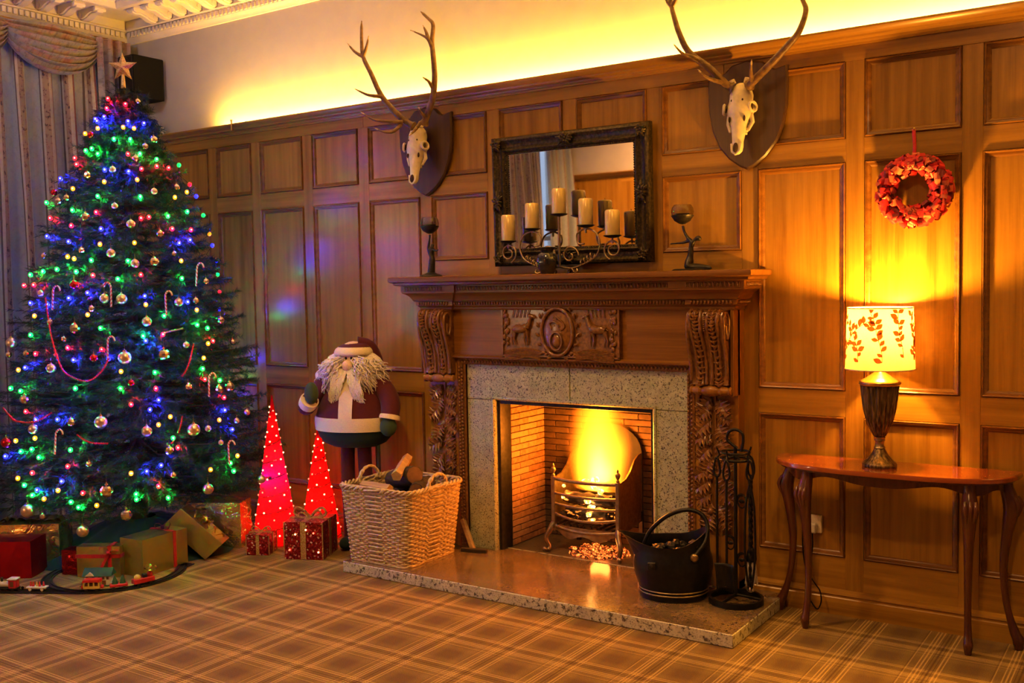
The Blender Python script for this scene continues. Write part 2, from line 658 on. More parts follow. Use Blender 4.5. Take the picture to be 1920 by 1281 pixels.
LIGHT = [(0.16, 0.008, 1), (0.205, 0.010, 1), (0.25, 0.008, 1), (0.42, 0.010, 1), (0.465, 0.008, 1), (0.06, 0.006, 0.8)]
DARK = [(0.335, 0.012, 1), (0.38, 0.006, 0.8), (0.29, 0.006, 0.8), (0.04, 0.006, 0.6)]
BAND = [(0.75, 0.155, 1)]
lx = stripes(sx.outputs[0], LIGHT, 0.988)
ly = stripes(sx.outputs[1], LIGHT, 0.093)
dx = stripes(sx.outputs[0], DARK, 0.988)
dy = stripes(sx.outputs[1], DARK, 0.093)
bx_ = stripes(sx.outputs[0], BAND, 0.988)
by_ = stripes(sx.outputs[1], BAND, 0.093)
pile = t.n('TexNoise', i_Vector=t.coords('Object', (260, 260, 260)), i_Scale=1.0, i_Detail=2.0)
wearn = t.n('TexNoise', i_Vector=t.coords('Object', (1.6, 1.6, 1.6)), i_Scale=1.0, i_Detail=3.0)
base = t.ramp(wearn.outputs[0], [(0.3, (0.230, 0.135, 0.040)), (0.7, (0.280, 0.168, 0.050))])
both = t.n('Math', operation='MULTIPLY', i_0=bx_, i_1=by_)
one = t.n('Math', operation='MAXIMUM', i_0=bx_, i_1=by_)
c = t.mix(t.n('Math', operation='MULTIPLY', i_0=one.outputs[0], i_1=0.5).outputs[0], base, (0.175, 0.098, 0.030))
c = t.mix(t.n('Math', operation='MULTIPLY', i_0=both.outputs[0], i_1=0.85).outputs[0], c, (0.150, 0.078, 0.032))
lsum = t.n('Math', operation='ADD', i_0=lx, i_1=ly)
c = t.mix(t.n('Math', operation='MULTIPLY', i_0=lsum.outputs[0], i_1=0.75).outputs[0], c, (0.58, 0.36, 0.12))
dsum = t.n('Math', operation='ADD', i_0=dx, i_1=dy)
c = t.mix(t.n('Math', operation='MULTIPLY', i_0=dsum.outputs[0], i_1=0.62).outputs[0], c, (0.075, 0.030, 0.012))
spk = t.ramp(pile.outputs[0], [(0.3, (0.72, 0.72, 0.72)), (0.7, (1.25, 1.25, 1.25))])
c = t.mix(1.0, c, spk, 'MULTIPLY')
t.bsdf(c, 0.95, 0, t.bump(pile.outputs[0], 0.5, 0.004), spec=0.15)

# striped, flowered curtain cloth: stripes follow the UV across the cloth
def curtain_mat(name, floral):
    t = NT(name)
    tc = t.n('TexCoord')
    sp = t.n('SeparateXYZ', i_0=tc.outputs['UV'])
    fr = t.n('Math', operation='FRACT', i_0=t.n('Math', operation='MULTIPLY', i_0=sp.outputs[0], i_1=1.0).outputs[0])
    n1 = t.n('TexNoise', i_Vector=t.n('Mapping', i_Vector=tc.outputs['UV'], i_Scale=(9, 26, 1)).outputs[0], i_Scale=1.0, i_Detail=4.0, i_Roughness=0.7)
    n2 = t.n('TexNoise', i_Vector=t.n('Mapping', i_Vector=tc.outputs['UV'], i_Scale=(5, 7, 1), i_Location=(4, 2, 0)).outputs[0], i_Scale=1.0, i_Detail=2.0)
    blue = (0.26, 0.30, 0.33)
    cream = (0.42, 0.37, 0.30)
    tan = (0.27, 0.20, 0.15)
    wine = (0.19, 0.07, 0.075)
    st = t.ramp(fr.outputs[0], [(0.0, blue), (0.26, blue), (0.27, wine), (0.32, wine), (0.33, cream), (0.43, cream), (0.44, tan),
                                (0.60, tan), (0.61, cream), (0.68, cream), (0.69, (0.10, 0.075, 0.075)), (0.74, (0.10, 0.075, 0.075)), (0.75, (0.30, 0.31, 0.31)), (0.98, (0.26, 0.30, 0.33))], 'CONSTANT')
    fl = t.ramp(n1.outputs[0], [(0.38, (0.06, 0.045, 0.055)), (0.47, (0.30, 0.12, 0.11)), (0.54, (0.42, 0.33, 0.26)), (0.66, (0.50, 0.24, 0.17))])
    band = t.ramp(fr.outputs[0], [(0.0, (0, 0, 0)), (0.44, (0, 0, 0)), (0.441, (1, 1, 1)), (0.60, (1, 1, 1)), (0.601, (0, 0, 0))], 'CONSTANT')
    k = t.ramp(n1.outputs[0], [(0.40, (1, 1, 1)), (0.50, (0, 0, 0))])
    if floral:
        big = t.ramp(n2.outputs[0], [(0.42, (0.30, 0.27, 0.24)), (0.50, (0.46, 0.36, 0.26)), (0.62, (0.56, 0.25, 0.17)), (0.72, (0.40, 0.10, 0.10))])
        c = t.mix(0.55, st, big)
        c = t.mix(t.mix(0.55, k, (0, 0, 0)), c, (0.10, 0.06, 0.06))
    else:
        c = t.mix(t.mix(1.0, band, k, 'MULTIPLY'), st, fl)
        c = t.mix(t.mix(0.75, k, (0, 0, 0)), c, t.mix(1.0, c, (0.6, 0.5, 0.5), 'MULTIPLY'))
    t.bsdf(c, 0.8, 0, sheen=0.15)


curtain_mat('curtain_cloth', False)
curtain_mat('swag_cloth', True)

# ------------------------------------------------------------------ room shell
XL, XR, YB, YF, ZC = -7.15, 2.5, 0.03, -7.2, 4.02


def struct(o):
    o['kind'] = 'structure'
    return o


def label_only(o, s):
    o['label'] = s
    return o


floor = struct(MB().box(XL - .1, XR + .1, YF - .1, 0.02, -0.06, 0.0).build('floor', MATS['plaid_carpet']))
label_only(floor, 'brown and gold plaid fitted carpet')
ceil = struct(MB().box(XL - .1, XR + .1, YF - .1, 0.2, ZC, ZC + .08).build('ceiling', MATS['ceiling_paint']))
label_only(ceil, 'cream painted ceiling')
wb = MB().box(XL - .1, XR + .1, YB, .16, 2.80, ZC)
wb.box(XL - .1, -3.56, YB, .16, -.05, 2.80).box(-2.39, XR + .1, YB, .16, -.05, 2.80).box(-3.56, -2.39, YB, .16, 1.08, 2.80)
wall_back = struct(wb.build('wall_back', MATS['plaster']))
label_only(wall_back, 'oak panelled wall behind the fireplace with plaster above')
wl = MB().box(XL - .15, XL, YF, .16, -.05, .75).box(XL - .15, XL, YF, .16, 3.35, ZC)
wl.box(XL - .15, XL, -5.05, .16, .75, 3.35).box(XL - .15, XL, YF, -6.75, .75, 3.35)
wall_left = struct(wl.build('wall_left', MATS['plaster']))
label_only(wall_left, 'plaster window wall behind the curtains and tree')
wall_front = struct(MB().box(XL - .1, XR + .1, YF - .15, YF - .02, -.05, ZC).build('wall_front', MATS['plaster']))
label_only(wall_front, 'panelled wall across the room, seen in the mirror')
wall_right = struct(MB().box(XR, XR + .15, YF, .16, -.05, ZC).build('wall_right', MATS['plaster']))
label_only(wall_right, 'plain end wall of the room')

STILES = [-7.105, -6.64, -6.135, -5.66, -5.133, -4.608, -4.08, -3.543, -3.0, -2.456, -1.911, -1.372, -0.84, -0.31, 0.225, 0.76, 1.295, 1.83, 2.365]
ROWS = [(0.292, 1.01), (1.14, 2.28), (2.393, 2.771)]
SH = 0.045
_pan = {}


def panel_meshes(w, h):
    k = (round(w, 3), round(h, 3))
    if k not in _pan:
        f = MB().box(-w / 2, w / 2, 0.012, 0.026, -h / 2, h / 2).mesh('panel', MATS['oak_v'], fix=True)
        M = Matrix(((1, 0, 0, 0), (0, 0, 1, 0), (0, 1, 0, 0), (0, 0, 0, 1)))     # plan (x,y) -> (x,z), height -> y
        pr = [(0.0025, 0.020), (0.0025, -0.004), (0.007, -0.010), (0.012, -0.007), (0.014, -0.001), (0.020, 0.001), (0.030, 0.009), (0.033, 0.013), (0.033, 0.020)]
        q = [(-w / 2, -h / 2), (w / 2, -h / 2), (w / 2, h / 2), (-w / 2, h / 2)]
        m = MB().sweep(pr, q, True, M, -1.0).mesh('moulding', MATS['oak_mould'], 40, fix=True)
        _pan[k] = (f, m)
    return _pan[k]


def add_panel(parent, x0, x1, z0, z1, T):
    f, m = panel_meshes(x1 - x0, z1 - z0)
    P = T @ Matrix.Translation(((x0 + x1) / 2, 0, (z0 + z1) / 2))
    a = inst('panel', f, parent, M=P)
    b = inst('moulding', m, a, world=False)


def panelling(parent, stiles, T, special=None):
    n = len(stiles)
    st_me = MB().box(-SH, SH, 0, .028, 0.12, 2.771, .0015).mesh('stile', MATS['oak_v'], fix=True)
    st_hi = MB().box(-SH, SH, 0, .028, 1.58, 2.771, .0015).mesh('stile', MATS['oak_v'], fix=True)
    rails = {}
    for i, x in enumerate(stiles):
        inner = special and special[0] < x < special[1]
        inst('stile', st_hi if inner else st_me, parent, M=T @ Matrix.Translation((x, 0, 0)))
    for i in range(n - 1):
        x0, x1 = stiles[i] + SH, stiles[i + 1] - SH
        xc = (x0 + x1) / 2
        sp = special and special[0] < xc < special[1]
        rows = [(1.862, 2.28), (2.393, 2.771)] if sp else ROWS
        rl = [(1.58, 1.862), (2.28, 2.393)] if sp else [(0.12, 0.292), (1.01, 1.14), (2.28, 2.393)]
        for z0, z1 in rows:
            add_panel(parent, x0, x1, z0, z1, T)
        for z0, z1 in rl:
            k = (round(x1 - x0, 3), z0, z1)
            if k not in rails:
                rails[k] = MB().box(-(x1 - x0) / 2, (x1 - x0) / 2, 0.0005, .028, z0, z1).mesh('rail', MATS['oak_h'], fix=True)
            inst('rail', rails[k], parent, M=T @ Matrix.Translation((xc, 0, 0)))


T0 = Matrix.Identity(4)
panelling(wall_back, STILES, T0, (-4.05, -1.95))
for x0, x1 in ((-7.15, -4.6), (-4.6, -2.05), (-2.05, 0.2), (0.2, 2.5)):
    MB().box(x0 + .001, x1 - .001, -0.002, .028, 2.771, 2.86, .001).build('top_rail', MATS['oak_h'], wall_back)
# closed boarding beside the chimney piece below the mantel
MB().box(-4.035, -3.56, 0.001, .028, 0.12, 1.58).build('boarding', MATS['oak_v'], wall_back)
MB().box(-2.39, -1.955, 0.001, .028, 0.12, 1.58).build('boarding', MATS['oak_v'], wall_back)
# opposite wall, seen in the mirror
TF = Matrix.Translation((0, YF, 0)) @ Matrix.Rotation(PI, 4, 'Z')
panelling(wall_front, [6.1 - 0.54 * k for k in range(0, 8)][::-1], TF)
MB().box(-6.4, -2.0, YF - .03, YF + .002, 2.771, 2.86).build('top_rail', MATS['oak_h'], wall_front)
MB().box(-7.15, -6.1, YF - .03, YF, 0.0, 2.86).build('boarding', MATS['oak_v'], wall_front)

# skirting, panelling cornice with the light trough, ceiling cornice
sk = [(0.0, 0.0), (0.022, 0.0), (0.022, 0.085), (0.018, 0.09), (0.018, 0.10), (0.024, 0.104), (0.020, 0.116), (0.008, 0.126), (-.002, 0.128)]
for x0, x1 in ((-7.15, -4.05), (-1.93, 2.5)):
    b = struct(MB().sweep(sk, [(x0, -0.001), (x1, -0.001)], False, None, 1.0).build('baseboard_back', MATS['oak_h'], None, 30))
    label_only(b, 'moulded oak skirting board along the panelled wall')
ledge = [(-.02, 2.842), (0.012, 2.842), (0.016, 2.852), (0.022, 2.854), (0.028, 2.864), (0.055, 2.870), (0.060, 2.878), (0.066, 2.880), (0.084, 2.890),
         (0.092, 2.900), (0.092, 2.910), (0.076, 2.910), (0.072, 2.885), (-.02, 2.885)]
tr = struct(MB().sweep(ledge, [(-7.14, 0.0), (2.49, 0.0)], False, None, 1.0).build('trim_1', MATS['oak_h'], None, 30))
label_only(tr, 'oak cornice ledge on top of the panelling hiding the rope light')
tr = struct(MB().sweep(ledge, [(-2.0, YF), (-7.14, YF)], False, None, 1.0).build('trim_3', MATS['oak_h'], None, 30))
label_only(tr, 'oak ledge on the opposite wall, seen in the mirror')

cor = [(0.0, 3.685), (0.012, 3.685), (0.016, 3.70), (0.024, 3.712), (0.034, 3.728), (0.034, 3.775), (0.050, 3.778), (0.056, 3.788), (0.045, 3.796),
       (0.045, 3.862), (0.310, 3.862), (0.318, 3.868), (0.318, 3.915), (0.330, 3.920), (0.340, 3.945), (0.365, 3.972), (0.400, 3.985), (0.405, 4.019), (0, 4.019)]
trc = struct(MB().sweep(cor, [(XL, YF), (XR, YF), (XR, YB), (XL, YB)], True, None, -1.0).build('trim_2', MATS['cornice'], None, 30))
label_only(trc, 'cream plaster ceiling cornice with dentils and scroll brackets')
# dentils: rows of little blocks
dn = MB()
k = XL + .07
while k < 0.5:
    dn.box(k, k + .026, YB - .048, YB - .03, 3.732, 3.772)
    k += .044
k = YB - .07
while k > -3.2:
    dn.box(XL + .03, XL + .048, k - .026, k, 3.732, 3.772)
    k -= .044
dent = dn.build('dentils', MATS['cornice'], trc)
dent['kind'] = 'stuff'
# scroll brackets
mod = MB()
prof = [(0.045, 3.862), (0.045, 3.80), (0.07, 3.795), (0.11, 3.800), (0.16, 3.822), (0.20, 3.832), (0.235, 3.826), (0.262, 3.832), (0.272, 3.848), (0.266, 3.862)]
MM = Matrix(((0, 0, 1, 0), (-1, 0, 0, 0), (0, 1, 0, 0), (0, 0, 0, 1)))
mod.prism(prof, -.042, .042, MM, )
mod.prism([(a, b - .010 if 0 < i < 9 else b) for i, (a, b) in enumerate(prof)], -.024, .024, MM)
mod.tube([(-.046, -.255, 3.846), (.046, -.255, 3.846)], .016, 10)
mod.tube([(-.046, -.075, 3.822), (.046, -.075, 3.822)], .020, 10)
mod_me = mod.mesh('scroll_bracket', MATS['cornice'], 40, fix=True)
k = XL + .42
while k < 0.3:
    inst('scroll_bracket', mod_me, trc, M=Matrix.Translation((k, YB, 0)))
    k += .172
k = YB - .42
while k > -3.2:
    inst('scroll_bracket', mod_me, trc, M=Matrix.Translation((XL, k, 0)) @ Matrix.Rotation(PI / 2, 4, 'Z'))
    k -= .172

# sash window on the left wall (seen in the mirror only)
w1 = struct(MB().box(XL - .12, XL - .02, -6.75, -6.67, .75, 3.35).box(XL - .12, XL - .02, -5.13, -5.05, .75, 3.35)
            .box(XL - .12, XL - .02, -6.67, -5.13, .75, .85).box(XL - .12, XL - .02, -6.67, -5.13, 3.26, 3.35)
            .box(XL - .10, XL - .04, -6.67, -5.13, 2.02, 2.08).box(XL - .09, XL - .05, -5.92, -5.88, .85, 3.26).build('window_1', MATS['white_plastic']))
label_only(w1, 'tall white sash window seen in the mirror')
for (y0, y1) in ((-6.67, -5.92), (-5.88, -5.13)):
    for (z0, z1) in ((.85, 2.02), (2.08, 3.26)):
        MB().box(XL - .072, XL - .068, y0, y1, z0, z1).build('pane', MATS['window_glass'], w1)
# brass hook standing on the ledge
hk = MB().tube([(-5.79, -.085, 2.86), (-5.79, -.10, 2.86), (-5.79, -.10, 2.925)], .006, 8).ell((-5.79, -.10, 2.93), .009, 8, 6)
tag(hk.build('brass_hook', MATS['brass'], None, 40, base=(-5.79, -.1, 2.86)), 'small upright brass hook on the panelling ledge where the glow begins', 'hook')

# ------------------------------------------------------------------ fireplace
FX = -2.975                       # centre line of the chimney piece
HZ = 0.066                        # top of the hearth slab

hearth = thing('hearth', 'raised stone hearth slab with a pale speckled front edge before the fireplace', 'hearth', (-2.947, -.37, 0))
MB().box(-4.175, -1.719, -.748, -.005, 0.001, HZ, .004).build('slab', MATS['hearth_edge'], hearth)
MB().box(-4.171, -1.723, -.744, -.006, HZ, HZ + .0015).build('polished_top', MATS['hearth_stone'], hearth)

fp = thing('fireplace', 'carved oak fireplace with scroll corbels, stone surround and lit brick firebox', 'fireplace', (FX, -.1, HZ))


def fx(x):
    return FX + x


# mantel shelf and cornice, breaking forward over the corbels
fr_pts = [(fx(-1.03), 0.0), (fx(-1.03), -.15), (fx(-.80), -.15), (fx(-.80), -.135), (fx(.80), -.135), (fx(.80), -.15), (fx(1.03), -.15), (fx(1.03), 0.0)]
low = [(-.13, 1.552), (0.004, 1.552), (0.010, 1.562), (0.010, 1.568), (0.016, 1.572), (0.020, 1.578), (0.028, 1.582), (0.028, 1.606), (0.040, 1.610), (0.044, 1.618),
       (0.058, 1.640), (0.078, 1.655), (0.090, 1.660), (0.090, 1.666), (0.094, 1.668), (0.094, 1.704), (-.13, 1.704)]
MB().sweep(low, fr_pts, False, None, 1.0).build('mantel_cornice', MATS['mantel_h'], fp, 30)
sh_pts = [(fx(-1.03), 0.0), (fx(-1.03), -.15), (fx(1.03), -.15), (fx(1.03), 0.0)]
shelf = [(-.15, 1.704), (0.108, 1.704), (0.126, 1.710), (0.130, 1.722), (0.138, 1.726), (0.150, 1.730), (0.152, 1.742), (0.150, 1.756), (0.142, 1.760), (-.15, 1.760)]
sh = MB().sweep(shelf, sh_pts, False, None, 1.0)
sh.box(fx(-1.03), fx(1.03), -.15, 0, 1.704, 1.760)
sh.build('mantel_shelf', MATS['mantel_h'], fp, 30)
# two rows of carved ornament (leaf-and-dart, bead) on the cornice
orn = MB()


def run_orn(mb, x0, x1, y, z, pitch, kind, zdir=1):
    n = int((x1 - x0) / pitch)
    for i in range(n):
        x = x0 + (i + .5) * (x1 - x0) / n
        if kind == 'leaf':
            mb.ell((x, y, z), (pitch * .36, .008, .015), 6, 4)
            mb.box(x + pitch * .44, x + pitch * .56, y - .004, y + .006, z - .014, z + .012)
        else:
            mb.ell((x, y, z), (pitch * .40, .010, .011), 6, 4)


run_orn(orn, fx(-1.10), fx(-.80), -.246, 1.686, .021, 'leaf')
run_orn(orn, fx(-.79), fx(.79), -.231, 1.686, .021, 'leaf')
run_orn(orn, fx(.80), fx(1.10), -.246, 1.686, .021, 'leaf')
run_orn(orn, fx(-1.04), fx(-.80), -.182, 1.594, .019, 'bead')
run_orn(orn, fx(-.79), fx(.79), -.167, 1.594, .019, 'bead')
run_orn(orn, fx(.80), fx(1.04), -.182, 1.594, .019, 'bead')
for s_ in (-1, 1):
    for i in range(10):
        y = -.01 - i * .022
        orn.ell((fx(s_ * 1.124), y, 1.686), (.008, .008, .015), 6, 4)
        if y > -.16:
            orn.ell((fx(s_ * 1.060), y, 1.594), (.010, .008, .011), 6, 4)
o = orn.build('carved_border', MATS['carved_oak'], fp, 60)
o['kind'] = 'stuff'
# frieze boards
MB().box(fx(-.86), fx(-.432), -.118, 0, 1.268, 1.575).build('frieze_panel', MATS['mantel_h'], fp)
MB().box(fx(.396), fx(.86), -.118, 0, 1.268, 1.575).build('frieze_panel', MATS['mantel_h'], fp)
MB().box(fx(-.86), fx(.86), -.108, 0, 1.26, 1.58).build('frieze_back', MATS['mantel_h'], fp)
MB().sweep([(0, 1.252), (.012, 1.252), (.018, 1.258), (.018, 1.266), (.008, 1.274), (0, 1.276)], [(fx(-.86), -.118), (fx(.86), -.118)], False, None, 1.0).build('frieze_bead', MATS['mantel_h'], fp, 40)

# carved panel: stag, cartouche, hind
CP = MB().box(fx(-.436), fx(.36), -.128, -.105, 1.276, 1.575)
CP.box(fx(-.436), fx(.36), -.140, -.126, 1.276, 1.286).box(fx(-.436), fx(.36), -.140, -.126, 1.567, 1.575)
CP.box(fx(.350), fx(.36), -.140, -.126, 1.28, 1.575).box(fx(-.436), fx(-.424), -.140, -.126, 1.28, 1.575)
cpo = CP.build('carved_panel', MATS['carved_oak'], fp)
CX, CZ, CY = fx(-.043), 1.425, -.130
ov = MB()
ring = [(CX + .105 * math.cos(a), CY - .014, CZ + .138 * math.sin(a)) for a in [2 * PI * i / 40 for i in range(40)]]
ov.tube(ring, .011, 8, True)
ov.ell((CX, CY + .002, CZ), (.098, .022, .130), 28, 12)
ov.tube([(CX + .040 * math.cos(a), CY - .026, CZ - .052 + .052 * math.sin(a)) for a in [2 * PI * i / 24 for i in range(24)]], .007, 6, True)
ov.ell((CX, CY - .014, CZ - .052), (.030, .018, .040), 16, 8)
for i in range(26):
    a, rr = random.uniform(0, 2 * PI), random.uniform(.25, .85)
    zz = CZ + .125 * rr * math.sin(a)
    if zz > CZ - .01 or abs(math.cos(a)) * rr > .5:
        ov.ell((CX + .085 * rr * math.cos(a), CY - .017 + .012 * rr * rr, zz), (.009, .007, .009), 6, 4)
ov.tube(smooth_path([(CX - .03, CY - .024, CZ + .02), (CX - .045, CY - .022, CZ + .05), (CX - .01, CY - .026, CZ + .06), (CX + .02, CY - .024, CZ + .04)], 4), .005, 6)
ov.tube(smooth_path([(CX + .03, CY - .024, CZ + .01), (CX + .055, CY - .020, CZ + .03), (CX + .04, CY - .022, CZ + .06), (CX, CY - .024, CZ + .09)], 4), .005, 6)
ov.build('cartouche', MATS['carved_oak'], cpo, 60)


def deer(mb, cx, cz, d, s):
    """low relief deer facing d (+1 right), hooves at cz"""
    y = CY - .010

    def p(x, z):
        return (cx + d * x * s, y, cz + z * s)
    mb.tube([p(-.052, .095), p(-.03, .102), p(.0, .098), p(.03, .104), p(.046, .108)], [.018 * s, .027 * s, .024 * s, .027 * s, .018 * s], 10)
    mb.tube([p(.042, .110), p(.058, .135), p(.066, .160), p(.070, .172)], [.020 * s, .015 * s, .011 * s, .010 * s], 8)
    mb.tube([p(.062, .176), p(.080, .174), p(.098, .164)], [.012 * s, .011 * s, .005 * s], 8)
    mb.tube([p(.062, .180), p(.050, .192)], [.006 * s, .002 * s], 6)
    for x0, x1, x2 in ((.040, .046, .042), (.030, .022, .030), (-.040, -.052, -.040), (-.050, -.066, -.062)):
        mb.tube([p(x0, .090), p((x0 + x1) / 2, .062), p(x1, .040), p(x2, .004)], [.015 * s, .009 * s, .006 * s, .005 * s], 6)
    mb.tube([p(-.056, .104), p(-.068, .094)], [.006 * s, .003 * s], 6)


dl = MB()
deer(dl, CX - .250, CZ - .085, 1, 1.0)
dl.build('carved_stag', MATS['carved_oak'], cpo, 60)
dr = MB()
deer(dr, CX + .265, CZ - .085, -1, 1.0)
dr.build('carved_hind', MATS['carved_oak'], cpo, 60)
fo = MB()
for sx_ in (-1, 1):
    bx0 = CX + sx_ * .262
    for i in range(7):                                   # sloping ground lines
        z = CZ - .088 - i * .008
        fo.tube(smooth_path([(CX + sx_ * .12, CY - .008, z - .030), (CX + sx_ * .20, CY - .012, z - .012), (CX + sx_ * .29, CY - .012, z - .016 - i * .002), (CX + sx_ * .37, CY - .008, z - .034)], 3), .0045, 5)
    for i in range(5):                                   # upright rays behind the deer
        x = bx0 + (i - 2) * .026 - sx_ * .004
        fo.tube([(x, CY - .006, CZ + .082), (x - sx_ * .012, CY - .008, CZ + .140)], .004, 5)
    for i in range(26):                                  # side foliage
        x = CX + sx_ * random.uniform(.345, .378)
        z = CZ + random.uniform(-.10, .12)
        fo.ell((x, CY - .006, z), (.010, .007, .014), 6, 4)
    for i in range(8):                                   # acanthus beside the oval
        a = -1.2 + i * .34
        q = Vector((CX + sx_ * .128 * math.cos(a), CY - .006, CZ + .160 * math.sin(a)))
        q2 = q + Vector((sx_ * .026 * math.cos(a + .9), -.006, .034 * math.sin(a + .9)))
        fo.tube([q, (q + q2) / 2 + Vector((0, -.006, 0)), q2], [.006, .010, .003], 6)
    for i in range(16):
        fo.ell((CX + sx_ * random.uniform(.05, .36), CY - .006, CZ - random.uniform(.125, .142)), (.011, .008, .008), 6, 4)
o = fo.build('carved_foliage', MATS['carved_oak'], cpo, 60)
o['kind'] = 'stuff'

# pilasters and their mouldings
for s_ in (-1, 1):
    x0, x1 = sorted((fx(s_ * .795), fx(s_ * 1.03)))
    pil = MB().box(x0, x1, -.088, 0, HZ, 1.556).build('pilaster', MATS['mantel_v'], fp)
    xs = sorted((fx(s_ * .99), fx(s_ * 1.03)))
    MB().box(fx(s_ * 1.0) - .03, fx(s_ * 1.0) + .03, -.086, -.0, HZ, .11).build('plinth', MATS['mantel_v'], fp)
    # flat slips beside the carved strip
    xa, xb = sorted((fx(s_ * .795), fx(s_ * .822)))
    MB().box(xa, xb, -.108, -.06, HZ, 1.252, .003).build('slip', MATS['mantel_v'], fp)
    xa, xb = sorted((fx(s_ * 1.012), fx(s_ * 1.03)))
    MB().box(xa, xb, -.150, -.06, 1.10, 1.556, .002).build('return_strip', MATS['mantel_v'], fp)

    # scroll corbel
    xc = fx(s_ * .905)
    side = [(-.085, 1.552), (-.20, 1.552), (-.226, 1.543), (-.240, 1.520), (-.243, 1.490), (-.234, 1.452), (-.214, 1.410), (-.192, 1.360), (-.172, 1.300), (-.160, 1.240), (-.157, 1.185), (-.162, 1.160), (-.085, 1.160)]
    MX = Matrix(((0, 0, 1, xc), (1, 0, 0, 0), (0, 1, 0, 0), (0, 0, 0, 1)))
    cb = MB().prism(side, -.098, .098, MX)
    cbo = cb.build('corbel', MATS['carved_oak'], fp, 30)
    front = side[1:12]
    for j, fan in enumerate((-.082, -.052, -.022, .022, .052, .082)):       # acanthus ribs running down the front
        path = smooth_path([(xc + fan * (1 - .30 * (i / 10)), y - .006 - .004 * math.sin(i * 1.3 + j), z) for i, (y, z) in enumerate(front)], 2)
        MB().tube(path, [.013 - .005 * abs(math.sin(i * .9 + j)) for i in range(len(path))], 6).build('acanthus_rib', MATS['carved_oak'], cbo, 60)
    lf = MB()
    for i in range(10):                                   # leaf lobes on each side of the centre
        y, z = front[min(i, 9)]
        y2, z2 = front[min(i + 1, 10)]
        for q in (-1, 1):
            for f_ in (.3, .8):
                yy, zz = y + (y2 - y) * f_, z + (z2 - z) * f_
                bx1 = xc + q * (.018 + .018 * random.random())
                lf.tube([(bx1, yy - .010, zz), (bx1 + q * .026, yy - .016, zz - .008), (bx1 + q * .048, yy - .006, zz + .010)], [.004, .008, .002], 5)
    for i in range(9):
        y, z = front[0][0] * .2 + front[1][0] * .8, 1.535 - i * .011
        lf.ell((xc, -.243 + .004 * abs(i - 4) * .3, z), (.007, .007, .005), 6, 4)
    lf.build('acanthus_leaf', MATS['carved_oak'], cbo, 60)
    for q in (-1, 1):                                     # side scroll: long loop
        X = xc + q * .100
        loop = smooth_path([(X, -.172, 1.19), (X, -.186, 1.29), (X, -.210, 1.37), (X, -.226, 1.44), (X, -.222, 1.51), (X, -.190, 1.535), (X, -.160, 1.51), (X, -.160, 1.45), (X, -.178, 1.40), (X, -.196, 1.43), (X, -.192, 1.47)], 4)
        MB().tube(loop, .009, 6).build('scroll_edge', MATS['carved_oak'], cbo, 60)
    # turned baluster roll under the corbel
    rollp = [(.0, -.118), (.018, -.116), (.024, -.108), (.018, -.098), (.022, -.085), (.029, -.062), (.020, -.046), (.027, -.034), (.031, 0.0), (.027, .034), (.020, .046), (.029, .062), (.022, .085), (.018, .098), (.024, .108), (.018, .116), (.0, .118)]
    MR = Matrix(((0, 0, 1, xc), (0, 1, 0, -.152), (-1, 0, 0, 1.128), (0, 0, 0, 1)))
    MB().lathe(rollp, n=16, M=MR).build('roll', MATS['mantel_v'], cbo, 40)
    MB().box(xc - .07, xc + .07, -.135, -.085, 1.150, 1.165, .003).build('necking', MATS['carved_oak'], cbo)

    # hanging garland of oak leaves, acorns and fruit
    gar = MB().tube([(xc, -.090, 1.11), (xc, -.092, .45)], .008, 6).build('garland_stem', MATS['carved_oak'], fp, 60)
    z = 1.085
    k = 0
    while z > .42:
        for q in (-1, 1):
            L = random.uniform(.095, .125)
            ang = q * random.uniform(.35, 1.15)
            lm = MB()
            nn = 12
            pts = []
            for i in range(nn):
                f_ = i / (nn - 1)
                w = .038 * math.sin(PI * (f_ * .88 + .06)) * (1 + .46 * math.cos(i * PI))
                pts.append((f_, w))
            for i in range(nn):
                f_, w = pts[i]
                bow = -.010 * math.sin(PI * f_) - .012
                for u in (-1, 0, 1):
                    lm.v.append((u * w, bow + (.007 if u == 0 else 0) - .002 * (u != 0), -f_ * L - (.010 if u and i % 2 == 0 else 0)))
            for i in range(nn - 1):
                for u in (0, 1):
                    a = i * 3 + u
                    lm.f.append((a, a + 1, a + 4, a + 3))
            kk = len(lm.v)
            Mx = Matrix.Translation((xc + q * .018, -.090, z + random.uniform(-.015, .015))) @ Matrix.Rotation(-ang, 4, 'Y') @ Matrix.Rotation(random.uniform(-.25, .1), 4, 'X')
            lm.v = [tuple(Mx @ Vector(p)) for p in lm.v]
            lo = lm.build('oak_leaf', MATS['carved_oak'], gar, None, fix=False)
            so = lo.modifiers.new('thick', 'SOLIDIFY')
            so.thickness = .005
        if k % 3 == 0:
            MB().ell((xc + random.choice((-1, 1)) * .022, -.112, z - .05), (.016, .015, .019), 10, 7).build('acorn', MATS['carved_oak'], gar, 60)
        z -= .062
        k += 1

